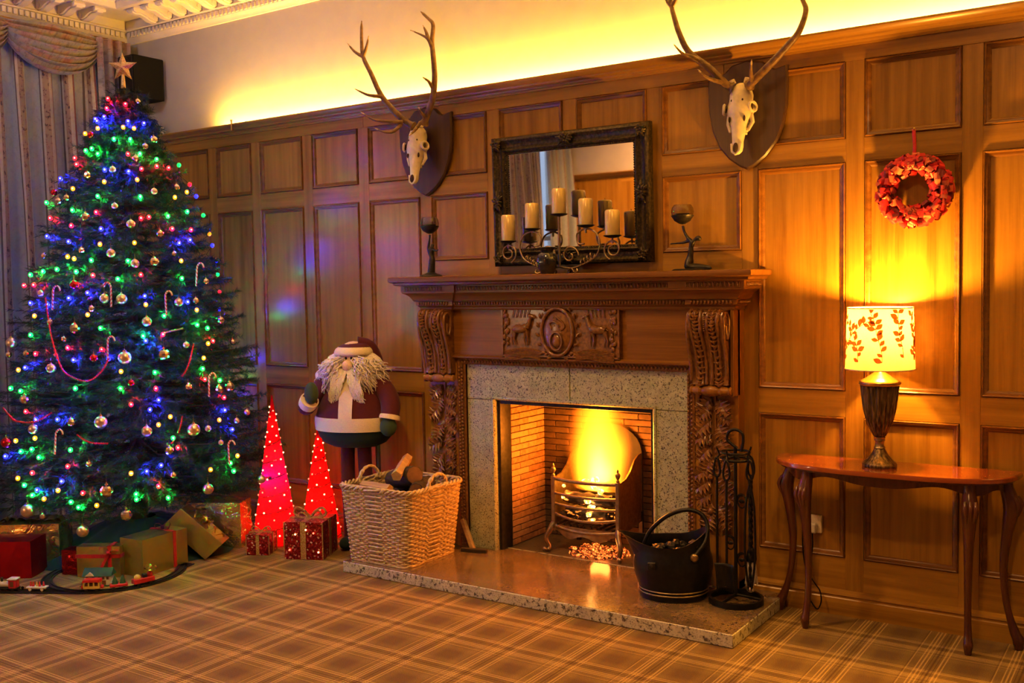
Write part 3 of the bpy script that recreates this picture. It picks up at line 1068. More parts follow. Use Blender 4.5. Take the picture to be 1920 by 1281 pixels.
# carved inner border (strip of small leaves) round the stone
bm_ = MB()
bp = [(0, -.095), (0, -.112), (.010, -.118), (.020, -.110), (.030, -.106), (.046, -.100), (.052, -.092)]
MBx = Matrix(((1, 0, 0, 0), (0, 0, 1, 0), (0, 1, 0, 0), (0, 0, 0, 1)))
bm_.sweep(bp, [(fx(-.795), HZ), (fx(-.795), 1.266), (fx(.795), 1.266), (fx(.795), HZ)], False, MBx, 1.0)
bm_.build('inner_border', MATS['carved_oak'], fp, 40)
od = MB()
n = 52
for s_ in (-1, 1):
    for i in range(n):
        z = HZ + .02 + i * (1.20 - HZ) / n
        for q, xx in ((-1, .778), (1, .758)):
            od.ell((fx(s_ * xx), -.112, z + q * .004), (.008, .009, .009), 6, 4)
m_ = 70
for i in range(m_):
    x = fx(-.76 + 1.52 * i / (m_ - 1))
    od.ell((x, -.112, 1.250), (.008, .009, .008), 6, 4)
    od.ell((x + .006, -.110, 1.232), (.008, .009, .008), 6, 4)
o = od.build('border_carving', MATS['carved_oak'], fp, 60)
o['kind'] = 'stuff'

# stone slabs
S = MATS['surround_stone']
for (x0, x1, z0, z1) in ((-.742, -.002, 1.000, 1.216), (.002, .742, 1.000, 1.216), (-.742, -.530, HZ, .997), (.530, .742, HZ, .997)):
    MB().box(fx(x0), fx(x1), -.080, .10, z0, z1, .003).build('stone_slab', S, fp)
MB().sweep([(0, -.078), (0, -.088), (.010, -.092), (.016, -.086), (.020, -.080), (.020, .0), (0, .0)], [(fx(-.552), HZ), (fx(-.552), 1.020), (fx(.552), 1.020), (fx(.552), HZ)], False, MBx, 1.0).build('stone_bead', S, fp, 40)
# iron lining of the opening
MB().sweep([(0, -.060), (.022, -.060), (.026, -.05), (.026, .05), (0, .05)], [(fx(-.532), HZ), (fx(-.532), 1.000), (fx(.532), 1.000), (fx(.532), HZ)], False, MBx, 1.0).build('iron_trim', MATS['cast_iron'], fp, 40)

# firebox: mortar shell with every brick laid in front of it
FBY = .45
fb = MB().box(fx(-.62), fx(-.520), .05, FBY + .12, 0.0, 1.5).box(fx(.520), fx(.62), .05, FBY + .12, 0.0, 1.5)
fb.box(fx(-.52), fx(.52), FBY, FBY + .12, 0.0, 1.5).box(fx(-.62), fx(.62), .03, FBY + .12, 1.5, 1.55).box(fx(-.62), fx(.62), .165, .20, 1.10, 1.5)
fbo = fb.build('firebox', MATS['mortar'], fp)
MB().box(fx(-.56), fx(.56), -.03, FBY, HZ - .06, HZ + .0).build('firebox_floor', MATS['slate_floor'], fp)
MB().box(fx(-.52), fx(.52), -.006, -.001, HZ, HZ + .004).build('floor_joint', MATS['hearth_edge'], fp)
bL, bH, bD = .196, .0345, .014
br_me = MB().box(-bL / 2, bL / 2, -bD, 0, 0, bH, .0025).mesh('brick', MATS['firebrick'], fix=True)
br_hf = MB().box(-bL / 4 + .002, bL / 4 - .002, -bD, 0, 0, bH, .0025).mesh('brick', MATS['firebrick'], fix=True)
plain('sooty_brick', (0.085, 0.052, 0.032), 0.9, var=0.5, scale=14, bump=0.2)
bk_me = MB().box(-bL / 2, bL / 2, -bD, 0, 0, bH, .0025).mesh('brick', MATS['sooty_brick'], fix=True)
bk_hf = MB().box(-bL / 4 + .002, bL / 4 - .002, -bD, 0, 0, bH, .0025).mesh('brick', MATS['sooty_brick'], fix=True)
row = 0
z = HZ + .004
while z < 1.06:
    # back
    off = 0 if row % 2 else .1
    x = -.52 + off
    if off:
        inst('brick', bk_hf, fbo, M=Matrix.Translation((fx(-.52 + .05), FBY, z)))
    while x + .2 <= .525:
        inst('brick', bk_me, fbo, M=Matrix.Translation((fx(x + .1), FBY, z)))
        x += .2
    # cheeks
    for s_ in (-1, 1):
        ys = ([(.15, 0), (.35, 0)] if row % 2 else [(.10, 1), (.25, 0), (.40, 1)])
        for y, hf in ys:
            R_ = Matrix.Rotation(PI / 2 * (-s_), 4, 'Z') if s_ > 0 else Matrix.Rotation(PI / 2, 4, 'Z')
            inst('brick', br_hf if hf else br_me, fbo, M=Matrix.Translation((fx(s_ * .520), y, z)) @ R_)
    z += .0395
    row += 1

# ------------------------------------------------------------------ fire basket
GX = -2.985
gr = thing('fire_grate', 'steel dog grate with bowed bars and urn finials holding the fire', 'grate', (GX, .22, HZ + .0015))
GS = MATS['grate_steel']


def bow(x, d=.055):
    return .10 - d * (1 - (x / .215) ** 2)


for i, z in enumerate((.225, .300, .360, .425, .515)):
    p = [(GX + x, bow(x, .05 if i else .03), z - (.018 * (1 - (x / .215) ** 2) if i < 2 else 0)) for x in np.linspace(-.215, .215, 13)]
    MB().tube(p, .012 if i in (0, 4) else .009, 8).build('grate_bar', GS, gr, 60)
ap = MB()
for i in range(12):
    xa, xb = -.215 + .43 * i / 12, -.215 + .43 * (i + 1) / 12
    def zl(x):
        return .185 + .022 * math.cos(x / .215 * 2 * PI) * .8 - .02 * (1 - abs(x) / .215)
    ap.add([(GX + xa, bow(xa, .03) - .004, zl(xa)), (GX + xb, bow(xb, .03) - .004, zl(xb)), (GX + xb, bow(xb, .03) - .004, .232), (GX + xa, bow(xa, .03) - .004, .232),
            (GX + xa, bow(xa, .03) + .006, zl(xa)), (GX + xb, bow(xb, .03) + .006, zl(xb)), (GX + xb, bow(xb, .03) + .006, .232), (GX + xa, bow(xa, .03) + .006, .232)],
           [(0, 1, 2, 3), (5, 4, 7, 6), (3, 2, 6, 7), (1, 0, 4, 5)])
ap.build('apron', GS, gr, 40)
for s_ in (-1, 1):
    X = GX + s_ * .222
    MB().box(X - .013, X + .013, .088, .112, .19, .53, .004).build('corner_post', GS, gr)
    leg = smooth_path([(X, .10, .24), (X + s_ * .012, .078, .205), (X + s_ * .034, .058, .150), (X + s_ * .020, .074, .100), (X + s_ * .022, .062, .078), (X + s_ * .036, .046, .082)], 4)
    MB().tube(leg, taper(len(leg), .020, .011), 8).ell((X + s_ * .036, .046, .083), .016, 10, 7).build('leg', GS, gr, 60)
    ur = [(0, 0), (.010, 0), (.011, .008), (.006, .014), (.014, .030), (.017, .042), (.012, .052), (.006, .056), (.007, .064), (.003, .075), (0, .080)]
    MB().lathe(ur, (X, .10, .53), 12).build('urn_finial', MATS['antique_brass'], gr, 50)
    pl = [(.10, .20), (.40, .24), (.40, .66), (.36, .655), (.31, .63), (.26, .575), (.20, .535), (.10, .515)]
    MX = Matrix(((0, 0, 1, X), (1, 0, 0, 0), (0, 1, 0, 0), (0, 0, 0, 1)))
    MB().prism(pl, -.005, .005, MX).build('side_plate', MATS['antique_brass'], gr, 30)
    MB().box(X - .012, X + .012, .39, .41, HZ, .30).build('rear_leg', MATS['cast_iron'], gr)
bk = [(-.225, .20), (.225, .20), (.225, .66)] + [(.225 * math.cos(a), .66 + .17 * math.sin(a)) for a in np.linspace(0.05, PI - .05, 14)] + [(-.225, .66)]
MB().prism(bk, -.008, .008, Matrix(((1, 0, 0, GX), (0, 0, 1, .415), (0, 1, 0, 0), (0, 0, 0, 1)))).build('fire_back', MATS['soot'], gr, 30)
for i in range(9):
    x = GX - .19 + i * .0475
    MB().box(x - .006, x + .006, .09, .40, .232, .246).build('base_bar', MATS['cast_iron'], gr)

# burning logs and coals lying in the grate
t = NT('charred_log')
co = t.coords('Object', (14, 40, 40), rnd=True)
nz = t.n('TexNoise', i_Vector=co, i_Scale=1.0, i_Detail=5.0)
c = t.ramp(nz.outputs[0], [(0.35, (0.012, 0.009, 0.008)), (0.55, (0.08, 0.065, 0.055)), (0.75, (0.36, 0.31, 0.26))])
e = t.ramp(nz.outputs[0], [(0.60, (0, 0, 0)), (0.68, (1.0, 0.20, 0.02)), (0.8, (1.0, 0.45, 0.08))])
t.bsdf(c, 0.9, 0, t.bump(nz.outputs[0], 0.5, 0.006), emit=e, emit_s=3.0)
t = NT('ember')
co = t.coords('Object', (60, 60, 60))
nz = t.n('TexNoise', i_Vector=co, i_Scale=1.0, i_Detail=4.0)
c = t.ramp(nz.outputs[0], [(0.35, (0.03, 0.02, 0.018)), (0.55, (0.20, 0.15, 0.13)), (0.75, (0.35, 0.28, 0.25))])
e = t.ramp(nz.outputs[0], [(0.47, (0, 0, 0)), (0.56, (1.0, 0.10, 0.01)), (0.68, (1.0, 0.40, 0.06))])
t.bsdf(c, 0.95, 0, emit=e, emit_s=2.2)
t = NT('hot_coal')
co = t.coords('Object', (50, 50, 50))
nz = t.n('TexNoise', i_Vector=co, i_Scale=1.0, i_Detail=4.0)
e = t.ramp(nz.outputs[0], [(0.30, (0.9, 0.10, 0.01)), (0.5, (1.0, 0.36, 0.04)), (0.65, (1.0, 0.70, 0.25))])
t.bsdf((0.05, 0.03, 0.02), 0.9, 0, emit=e, emit_s=7.0)
for _n in ('charred_log', 'ember', 'hot_coal'):
    MATS[_n].cycles.emission_sampling = 'NONE'


def rock(mb, c, r, n=8, m=6):
    ph = [random.uniform(0, 6) for _ in range(4)]
    mb.ell(c, (r * random.uniform(.8, 1.2), r * random.uniform(.8, 1.2), r * random.uniform(.6, .95)), n, m,
           bump=lambda a, t_: .16 * math.sin(2 * a + ph[0]) * math.sin(3 * t_ + ph[1]) + .10 * math.sin(3 * a + ph[2] + 2 * t_))


LOGS = [((-.17, .15, .40), (.17, .13, .405), .036, 'pale charred log across the front bars of the fire grate'),
        ((-.18, .20, .30), (.14, .15, .315), .040, 'dark charred log low behind the grate bars'),
        ((-.15, .30, .45), (.19, .24, .47), .040, 'charred log at the back of the burning fire')]
for a, b, r, lab in LOGS:
    A, B = Vector((GX + a[0], a[1], a[2])), Vector((GX + b[0], b[1], b[2]))
    pts = [A.lerp(B, k / 8) + Vector((0, .006 * math.sin(k * 2), .006 * math.cos(k * 3))) for k in range(9)]
    o = MB().tube(pts, [r * (1 + .08 * math.sin(k * 2.3)) for k in range(9)], 9).build('burning_log', MATS['charred_log'], None, 50, base=tuple(A))
    tag(o, lab, 'log', 'logs burning in the grate')
cl = MB()
for i in range(34):
    rock(cl, (GX + random.uniform(-.18, .18), random.uniform(.11, .36), .255 + random.uniform(0, .05)), random.uniform(.018, .030))
o = cl.build('coal_bed', MATS['charred_log'], None, None, base=(GX, .22, .25))
tag(o, 'bed of dark coals in the bottom of the grate', 'coals', kind='stuff')
hc = MB()
for (x, y, z, r) in ((.02, .075, .40, .020), (.045, .072, .365, .022), (.03, .07, .320, .022), (.05, .08, .285, .018), (-.16, .10, .47, .014), (-.165, .10, .40, .014), (.10, .09, .46, .020), (.05, .10, .49, .024), (-.03, .14, .50, .03), (.0, .20, .50, .03)):
    rock(hc, (GX + x, y + .02, z), r)
o = hc.build('glowing_coals', MATS['hot_coal'], None, None, base=(GX, .22, .30))
tag(o, 'glowing orange coals between the bars of the grate', 'coals', kind='stuff')
em = MB()
for i in range(260):
    a, rr = random.uniform(0, 2 * PI), math.sqrt(random.random())
    rock(em, (-2.95 + .20 * rr * math.cos(a), .20 + .16 * rr * math.sin(a), HZ + .004 + .016 * (1 - rr)), random.uniform(.006, .013), 5, 4)
o = em.build('embers', MATS['ember'], None, None, base=(-2.95, .2, HZ))
tag(o, 'scatter of red embers and ash on the firebox floor under the grate', 'embers', kind='stuff')

# flame: a soft emitting volume
t = NT('flame')
tc = t.n('TexCoord')
nz = t.n('TexNoise', i_Vector=t.n('Mapping', i_Vector=tc.outputs['Object'], i_Scale=(7, 7, 3.0)).outputs[0], i_Scale=1.0, i_Detail=2.0)
sp = t.n('SeparateXYZ', i_0=tc.outputs['Object'])
h = t.n('MapRange', i_0=sp.outputs[2], i_1=0.0, i_2=0.62, i_3=0.0, i_4=1.0)
wid = t.n('FloatCurve', i_1=h.outputs[0])
cv = wid.mapping.curves[0]
for x_, y_ in ((0.10, 0.92), (0.30, 1.0), (0.6, 0.86), (0.85, 0.72)):
    cv.points.new(x_, y_)
cv.points[0].location = (0, 0.8)
cv.points[-1].location = (1, 0.60)
wid.mapping.update()
wx = t.n('Math', operation='MULTIPLY', i_0=wid.outputs[0], i_1=0.235)
nd = t.n('Math', operation='MULTIPLY_ADD', i_0=nz.outputs[0], i_1=0.11, i_2=-0.055)
xx = t.n('Math', operation='ADD', i_0=sp.outputs[0], i_1=nd.outputs[0])
xr = t.n('Math', operation='DIVIDE', i_0=xx.outputs[0], i_1=wx.outputs[0])
yr = t.n('Math', operation='DIVIDE', i_0=sp.outputs[1], i_1=wx.outputs[0])
yr = t.n('Math', operation='MULTIPLY', i_0=yr.outputs[0], i_1=1.35)
r2 = t.n('Math', operation='ADD', i_0=t.n('Math', operation='POWER', i_0=xr.outputs[0], i_1=2.0).outputs[0], i_1=t.n('Math', operation='POWER', i_0=yr.outputs[0], i_1=2.0).outputs[0])
core = t.n('MapRange', i_0=r2.outputs[0], i_1=0.0, i_2=1.0, i_3=1.0, i_4=0.0)
c2 = t.n('Math', operation='POWER', i_0=core.outputs[0], i_1=1.7)
fade = t.n('MapRange', i_0=h.outputs[0], i_1=0.15, i_2=1.0, i_3=1.0, i_4=0.22)
I = t.n('Math', operation='MULTIPLY', i_0=c2.outputs[0], i_1=fade.outputs[0])
col = t.ramp(I.outputs[0], [(0.0, (1.0, 0.14, 0.004)), (0.30, (1.0, 0.28, 0.008)), (0.70, (1.0, 0.45, 0.02)), (1.0, (1.0, 0.60, 0.09))])
st = t.n('Math', operation='MULTIPLY', i_0=I.outputs[0], i_1=85.0)
ev = t.n('Emission', i_Color=col, i_Strength=st.outputs[0])
t.link(ev.outputs[0], t.out.inputs['Volume'])
fl = MB().lathe([(0, -.02), (.17, -.01), (.225, .05), (.235, .18), (.225, .34), (.20, .50), (.16, .66), (0, .67)], n=20)
fo_ = fl.build('flame', MATS['flame'], None, 60)
fo_.location = (-2.965, .235, .455)
fo_.scale = (1, .64, 1)
tag(fo_, 'tall yellow flame rising from the fire grate', 'flame')
lamp('firelight', 'POINT', (-2.965, .17, .74), 52, (1.0, 0.21, 0.012), 0.09)
lamp('emberlight', 'POINT', (-2.90, .12, .15), 2.0, (1.0, 0.20, 0.03), 0.06)

# ------------------------------------------------------------------ mirror and things on the mantel shelf
MZ = 1.760
mir = thing('mirror', 'rectangular mirror in a dark carved gilt frame above the mantel', 'mirror', (-2.983, -.008, 1.815))
MW, MH = 1.055, 0.770
mt = math.radians(1.2)
MT = Matrix.Rotation(mt, 4, 'X')          # leans forward a little at the top
MF = MT @ Matrix(((1, 0, 0, 0), (0, 0, 1, 0), (0, 1, 0, 0), (0, 0, 0, 1)))
fp_prof = [(0, -.004), (0, -.040), (.010, -.052), (.022, -.056), (.032, -.046), (.046, -.036), (.060, -.034), (.072, -.042), (.080, -.050), (.088, -.044), (.094, -.032), (.104, -.026), (.104, -.010)]
rect = [(-MW / 2, 0), (MW / 2, 0), (MW / 2, MH), (-MW / 2, MH)]
MB().sweep(fp_prof, rect, True, MF, -1.0).build('frame', MATS['mirror_frame'], mir, 40, world=False)
MB().box(-MW / 2 + .09, MW / 2 - .09, -.022, -.018, .09, MH - .09, 0, MT).build('glass', MATS['mirror_glass'], mir, None, world=False)
MB().box(-MW / 2 + .02, MW / 2 - .02, -.012, -.004, .02, MH - .02, 0, MT).build('backing', MATS['shield_wood'], mir, None, world=False)
sp_ = MB()
for cx_ in (-1, 0, 1):
    for cz_ in (0, 1, 2):
        if cx_ == 0 and cz_ == 1:
            continue
        ox, oz = cx_ * (MW / 2 - .045), .045 + cz_ * (MH - .09) / 2
        orn = MB()
        for i in range(11):
            a = 2 * PI * i / 11
            r_ = .030 + .012 * (i % 2)
            dx_, dz_ = math.cos(a) * r_ * (1.6 if cx_ == 0 else 1), math.sin(a) * r_ * (1.6 if cz_ == 1 else 1)
            orn.tube([(ox, -.056, oz), (ox + dx_ * .6, -.068, oz + dz_ * .6), (ox + dx_, -.058, oz + dz_)], [.006, .011, .004], 6, M=MT)
        orn.ell((ox, -.062, oz), (.013, .012, .013), 8, 6, M=MT)
        orn.build('corner_ornament' if cx_ and cz_ != 1 else 'side_ornament', MATS['mirror_frame'], mir, 60, world=False)
bd = MB()
for i in range(60):
    x = -MW / 2 + .11 + (MW - .22) * i / 59
    for z in (.098, MH - .098):
        bd.ell((x, -.038, z), (.006, .006, .005), 6, 4, M=MT)
for i in range(42):
    z = .11 + (MH - .22) * i / 41
    for x in (-MW / 2 + .098, MW / 2 - .098):
        bd.ell((x, -.038, z), (.005, .006, .006), 6, 4, M=MT)
b_ = bd.build('beading', MATS['mirror_frame'], mir, 60, world=False)
b_['kind'] = 'stuff'

# candelabra: five pans on scrolled iron arms
CY0 = -.150
PANS = [(-3.340, 1.957, 'at the far end beside the mirror frame, lowest on the tree side'), (-3.172, 2.022, ''), (-2.988, 2.097, ''), (-2.813, 2.025, ''), (-2.645, 1.961, '')]
cd = thing('candelabra', 'scrolled wrought iron candelabra with five pans on the mantel shelf', 'candelabra', (-2.985, CY0, MZ))
IR = MATS['antique_brass']


def spiral(cx_, cz_, r0, r1, a0, a1, n=22):
    return [(cx_ + (r0 + (r1 - r0) * i / (n - 1)) * math.cos(a0 + (a1 - a0) * i / (n - 1)), CY0,
             cz_ + (r0 + (r1 - r0) * i / (n - 1)) * math.sin(a0 + (a1 - a0) * i / (n - 1))) for i in range(n)]


for (x, z, _n) in PANS:
    MB().lathe([(0, -.012), (.018, -.010), (.040, -.004), (.052, .003), (.050, .005), (.038, -.001), (0, -.001)], (x, CY0, z), 20).build('pan', MATS['black_iron'], cd, 40)
    MB().tube([(x, CY0, z - .012), (x, CY0, z - .040)], .006, 8).build('pan_stem', IR, cd)
arms = []
for s_ in (-1, 1):
    xo, xi = -2.992 + s_ * .348, -2.992 + s_ * .178
    arms.append(spiral(xo, 1.888, .020, .058, PI * .5, PI * .5 + s_ * 2.9 * PI if s_ < 0 else PI * .5 - 0 + 2.9 * PI, 30))
    arms.append(smooth_path([(xi, CY0, 2.012), (xi - s_ * .055, CY0, 1.985), (xi - s_ * .050, CY0, 1.930), (xi - s_ * .01, CY0, 1.925)], 5))
    arms.append(smooth_path([(xi, CY0, 2.012), (xi + s_ * .060, CY0, 1.990), (xi + s_ * .088, CY0, 1.935), (xi + s_ * .080, CY0, 1.880), (xi + s_ * .045, CY0, 1.840), (-2.992 + s_ * .13, CY0, 1.800), (-2.992 + s_ * .07, CY0, 1.790), (-2.992, CY0, 1.800)], 5))
    arms.append(spiral(-2.992 + s_ * .072, 1.862, .012, .058, 0.3 * PI, 0.3 * PI - s_ * 2.3 * PI, 26))
    arms.append(smooth_path([(-2.992 + s_ * .08, CY0, 1.792), (-2.992 + s_ * .12, CY0 - .03, 1.765), (-2.992 + s_ * .14, CY0 - .035, 1.772), (-2.992 + s_ * .135, CY0 - .03, 1.785)], 4))
    arms.append(smooth_path([(-2.992 + s_ * .08, CY0, 1.792), (-2.992 + s_ * .055, CY0 + .03, 1.765), (-2.992 + s_ * .040, CY0 + .035, 1.772), (-2.992 + s_ * .045, CY0 + .03, 1.785)], 4))
for a_ in arms:
    MB().tube(a_, .0055, 8).build('scroll_arm', IR, cd, 60)
MB().tube([(-2.988, CY0, 2.085), (-2.988, CY0, 1.80)], .008, 8).build('centre_stem', IR, cd, 60)
for s_ in (-1, 1):                                        # wire coils round the arms
    hp = []
    for i in range(60):
        f_ = i / 59
        x = -2.992 + s_ * (.140 + .085 * f_)
        z = 1.812 + .055 * f_
        hp.append((x, CY0 + .016 * math.cos(f_ * 8 * PI), z + .016 * math.sin(f_ * 8 * PI)))
    MB().tube(hp, .0035, 6).build('coil', IR, cd, 60)

t = NT('candle_wax')
co = t.coords('Object', (12, 12, 12))
nz = t.n('TexNoise', i_Vector=co, i_Scale=1.0, i_Detail=2.0)
c = t.ramp(nz.outputs[0], [(0.3, (0.66, 0.47, 0.17)), (0.7, (0.74, 0.55, 0.23))])
t.bsdf(c, 0.26, 0.25, coat=0.2)
ordn = ['lowest gold pillar candle on the candelabra, beside the mirror frame on the Santa side',
        'gold pillar candle on the second candelabra pan from the Santa side',
        'highest gold pillar candle, on the middle pan of the candelabra',
        'gold pillar candle on the second candelabra pan from the lamp side',
        'gold pillar candle on the end candelabra pan nearest the lamp']
for (x, z, _n), lab, h_ in zip(PANS, ordn, (.158, .152, .150, .154, .146)):
    cn = thing('pillar_candle', lab, 'candle', (x, CY0, z + .001), group='gold pillar candles on the candelabra')
    MB().lathe([(0, 0), (.040, 0), (.0415, .002), (.0415, h_ - .012), (.036, h_ - .003), (.012, h_), (0, h_)], n=28).build('wax', MATS['candle_wax'], cn, 40, world=False)
    MB().tube([(0, 0, h_ - .002), (0.001, 0, h_ + .010)], .0016, 6).build('wick', MATS['soot'], cn, None, world=False)

jar = thing('jar', 'small shiny black glazed jar standing in front of the candelabra', 'jar', (-3.025, -.225, MZ))
MB().lathe([(0, 0), (.036, 0), (.040, .006), (.056, .040), (.062, .075), (.056, .105), (.040, .122), (.034, .128), (.042, .140), (.044, .143), (0, .143)], n=28, flute=lambda a, z: 1 + .05 * math.cos(6 * a)).build('body', MATS['black_glaze'], jar, 50, world=False)
MB().lathe([(0, .143), (.048, .143), (.052, .148), (.048, .152), (0, .152)], n=24).build('dish_lid', MATS['black_iron'], jar, 40, world=False)


def skin_fig(name, verts, edges, radii, mat, parent, sub=2):
    me = bpy.data.meshes.new(name)
    me.from_pydata(verts, edges, [])
    o = bpy.data.objects.new(name, me)
    COL.objects.link(o)
    o.parent = parent
    me.materials.append(mat)
    sk_ = o.modifiers.new('skin', 'SKIN')
    sk_.use_smooth_shade = True
    for i, r in enumerate(radii):
        sv = me.skin_vertices[0].data[i]
        sv.radius = r if hasattr(r, '__len__') else (r, r)
        sv.use_root = (i == 0)
    ss = o.modifiers.new('sub', 'SUBSURF')
    ss.levels = sub
    ss.render_levels = sub
    return o


def glass_bowl(parent, x, z, r):
    # squat glass bowl, lower half metallic cup
    MB().lathe([(0, 0), (r * .25, .002), (r * .70, r * .30), (r * .98, r * .72), (r, r * .80), (r * .93, r * .80), (r * .62, r * .38), (0, .008)], (x, 0, z), 26).build('cup', MATS['bronze'], parent, 50, world=False)
    MB().lathe([(r * .95, r * .80), (r, r * 1.10), (r * .93, r * 1.45), (r * .74, r * 1.72), (r * .70, r * 1.72), (r * .89, r * 1.44), (r * .96, r * 1.10), (r * .91, r * .80)], (x, 0, z), 26).build('glass', MATS['clear_glass'], parent, 60, world=False)
    MB().lathe([(0, r * .45), (r * .66, r * .45), (r * .66, r * .95), (0, r * .95)], (x, 0, z), 20).build('tealight', MATS['candle_wax'], parent, 40, world=False)


f1 = thing('figurine', 'slim bronze figurine holding a glass tealight bowl overhead, at the Santa end of the mantel', 'figurine', (-3.930, -.15, MZ), group='bronze figurines on the mantel')
V = [(0.010, 0, .085), (0.005, 0, .045), (0.0, 0, .012), (0.012, 0, .120), (-.002, 0, .160), (-.020, .0, .180), (-.012, 0, .205), (-.004, 0, .240), (-.002, 0, .266), (.022, 0, .172), (.045, -.005, .160), (.070, -.01, .168), (.006, .012, .190), (.008, .016, .206)]
E_ = [(0, 1), (1, 2), (0, 3), (3, 4), (4, 5), (5, 6), (6, 7), (7, 8), (4, 9), (9, 10), (10, 11), (4, 12), (12, 13)]
skin_fig('figure', V, E_, [(.024, .022), (.026, .024), (.030, .028), (.017, .016), (.022, .018), (.010, .010), (.008, .008), (.006, .006), (.008, .008), (.010, .010), (.006, .006), (.004, .004), (.009, .009), (.014, .014)], MATS['bronze'], f1)
MB().lathe([(0, 0), (.062, 0), (.066, .004), (.058, .012), (.040, .018), (.026, .026), (0, .028)], n=24, sx=1.2).build('base', MATS['bronze'], f1, 40, world=False)
glass_bowl(f1, -.003, .268, .060)
f2 = thing('figurine', 'bronze dancing-lady figurine raising a glass bowl at the lamp end of the mantel', 'figurine', (-2.185, -.15, MZ), group='bronze figurines on the mantel')
V = [(0.008, 0, .090), (-.002, 0, .055), (-.010, 0, .020), (0.006, 0, .118), (.014, 0, .150), (.004, 0, .158), (-.016, .004, .178), (-.032, .004, .205), (-.040, .002, .240), (-.045, .006, .148), (-.085, .006, .147), (-.115, .006, .145), (.032, 0, .165), (.046, 0, .170), (.066, .002, .166), (.020, 0, .015), (.075, 0, .012), (.125, 0, .008)]
E_ = [(0, 1), (1, 2), (0, 3), (3, 4), (4, 5), (5, 6), (6, 7), (7, 8), (5, 9), (9, 10), (10, 11), (4, 12), (12, 13), (13, 14), (2, 15), (15, 16), (16, 17)]
skin_fig('figure', V, E_, [(.018, .016), (.030, .024), (.046, .032), (.014, .013), (.020, .015), (.012, .010), (.009, .008), (.007, .007), (.007, .007), (.007, .007), (.005, .005), (.004, .004), (.008, .008), (.018, .017), (.012, .012), (.030, .026), (.014, .022), (.005, .012)], MATS['bronze'], f2)
MB().lathe([(0, 0), (.070, 0), (.074, .004), (.066, .010), (0, .012)], n=24, sx=1.35).build('base', MATS['bronze'], f2, 40, world=False)
glass_bowl(f2, -.040, .245, .060)

# ------------------------------------------------------------------ stag skulls on shields
AL = {
 'beamL': [(-4.037, -0.16, 2.702), (-4.093, -0.18, 2.742), (-4.144, -0.22, 2.802), (-4.211, -0.26, 2.903), (-4.269, -0.28, 3.036), (-4.341, -0.27, 3.153), (-4.378, -0.24, 3.273), (-4.41, -0.2, 3.403)],
 'f1': [(-4.341, -0.27, 3.153), (-4.412, -0.27, 3.196), (-4.479, -0.26, 3.258)],
 'f2': [(-4.341, -0.27, 3.159), (-4.321, -0.26, 3.215), (-4.319, -0.24, 3.285)],
 'b1': [(-4.089, -0.2, 2.729), (-4.151, -0.28, 2.729), (-4.22, -0.33, 2.743), (-4.298, -0.36, 2.794)],
 'b2': [(-4.102, -0.2, 2.717), (-4.096, -0.28, 2.664), (-4.123, -0.33, 2.655), (-4.173, -0.37, 2.681)],
 'm1': [(-4.198, -0.26, 2.891), (-4.264, -0.32, 2.9), (-4.333, -0.36, 2.939)],
 'beamR': [(-3.951, -0.16, 2.71), (-3.904, -0.18, 2.764), (-3.832, -0.22, 2.844), (-3.781, -0.26, 2.947), (-3.77, -0.28, 3.052), (-3.795, -0.26, 3.164), (-3.808, -0.23, 3.276), (-3.86, -0.21, 3.326), (-3.925, -0.2, 3.381)],
 'f3': [(-3.784, -0.27, 3.122), (-3.808, -0.28, 3.181), (-3.856, -0.28, 3.213), (-3.942, -0.28, 3.255)],
 'f4': [(-3.804, -0.28, 3.174), (-3.831, -0.27, 3.23), (-3.862, -0.26, 3.275)],
 'm2': [(-3.811, -0.24, 2.896), (-3.795, -0.3, 2.926), (-3.807, -0.34, 2.947)],
 'b3': [(-3.925, -0.17, 2.739), (-3.914, -0.23, 2.762), (-3.905, -0.27, 2.794)],
 'b4': [(-3.972, -0.17, 2.717), (-3.938, -0.26, 2.661), (-3.924, -0.34, 2.612)]}
AR = {
 'beamL': [(-1.952, -0.14, 2.689), (-1.978, -0.16, 2.708), (-2.037, -0.22, 2.781), (-2.132, -0.26, 2.87), (-2.175, -0.28, 2.964), (-2.209, -0.27, 3.059), (-2.232, -0.25, 3.124), (-2.251, -0.22, 3.229)],
 'f1': [(-2.232, -0.25, 3.119), (-2.256, -0.25, 3.15), (-2.284, -0.24, 3.217)],
 'f2': [(-2.229, -0.25, 3.118), (-2.197, -0.26, 3.156), (-2.185, -0.26, 3.221)],
 'b1': [(-1.99, -0.16, 2.715), (-1.999, -0.25, 2.712), (-2.022, -0.31, 2.724), (-2.044, -0.35, 2.755)],
 'm1': [(-2.083, -0.24, 2.824), (-2.106, -0.3, 2.838), (-2.134, -0.34, 2.851), (-2.159, -0.38, 2.889)],
 'beamR': [(-1.858, -0.14, 2.688), (-1.829, -0.16, 2.702), (-1.722, -0.22, 2.759), (-1.618, -0.26, 2.83), (-1.559, -0.28, 2.882), (-1.529, -0.27, 2.974), (-1.553, -0.25, 3.04), (-1.599, -0.22, 3.151)],
 'b2': [(-1.837, -0.16, 2.703), (-1.805, -0.26, 2.728), (-1.779, -0.32, 2.771)]}


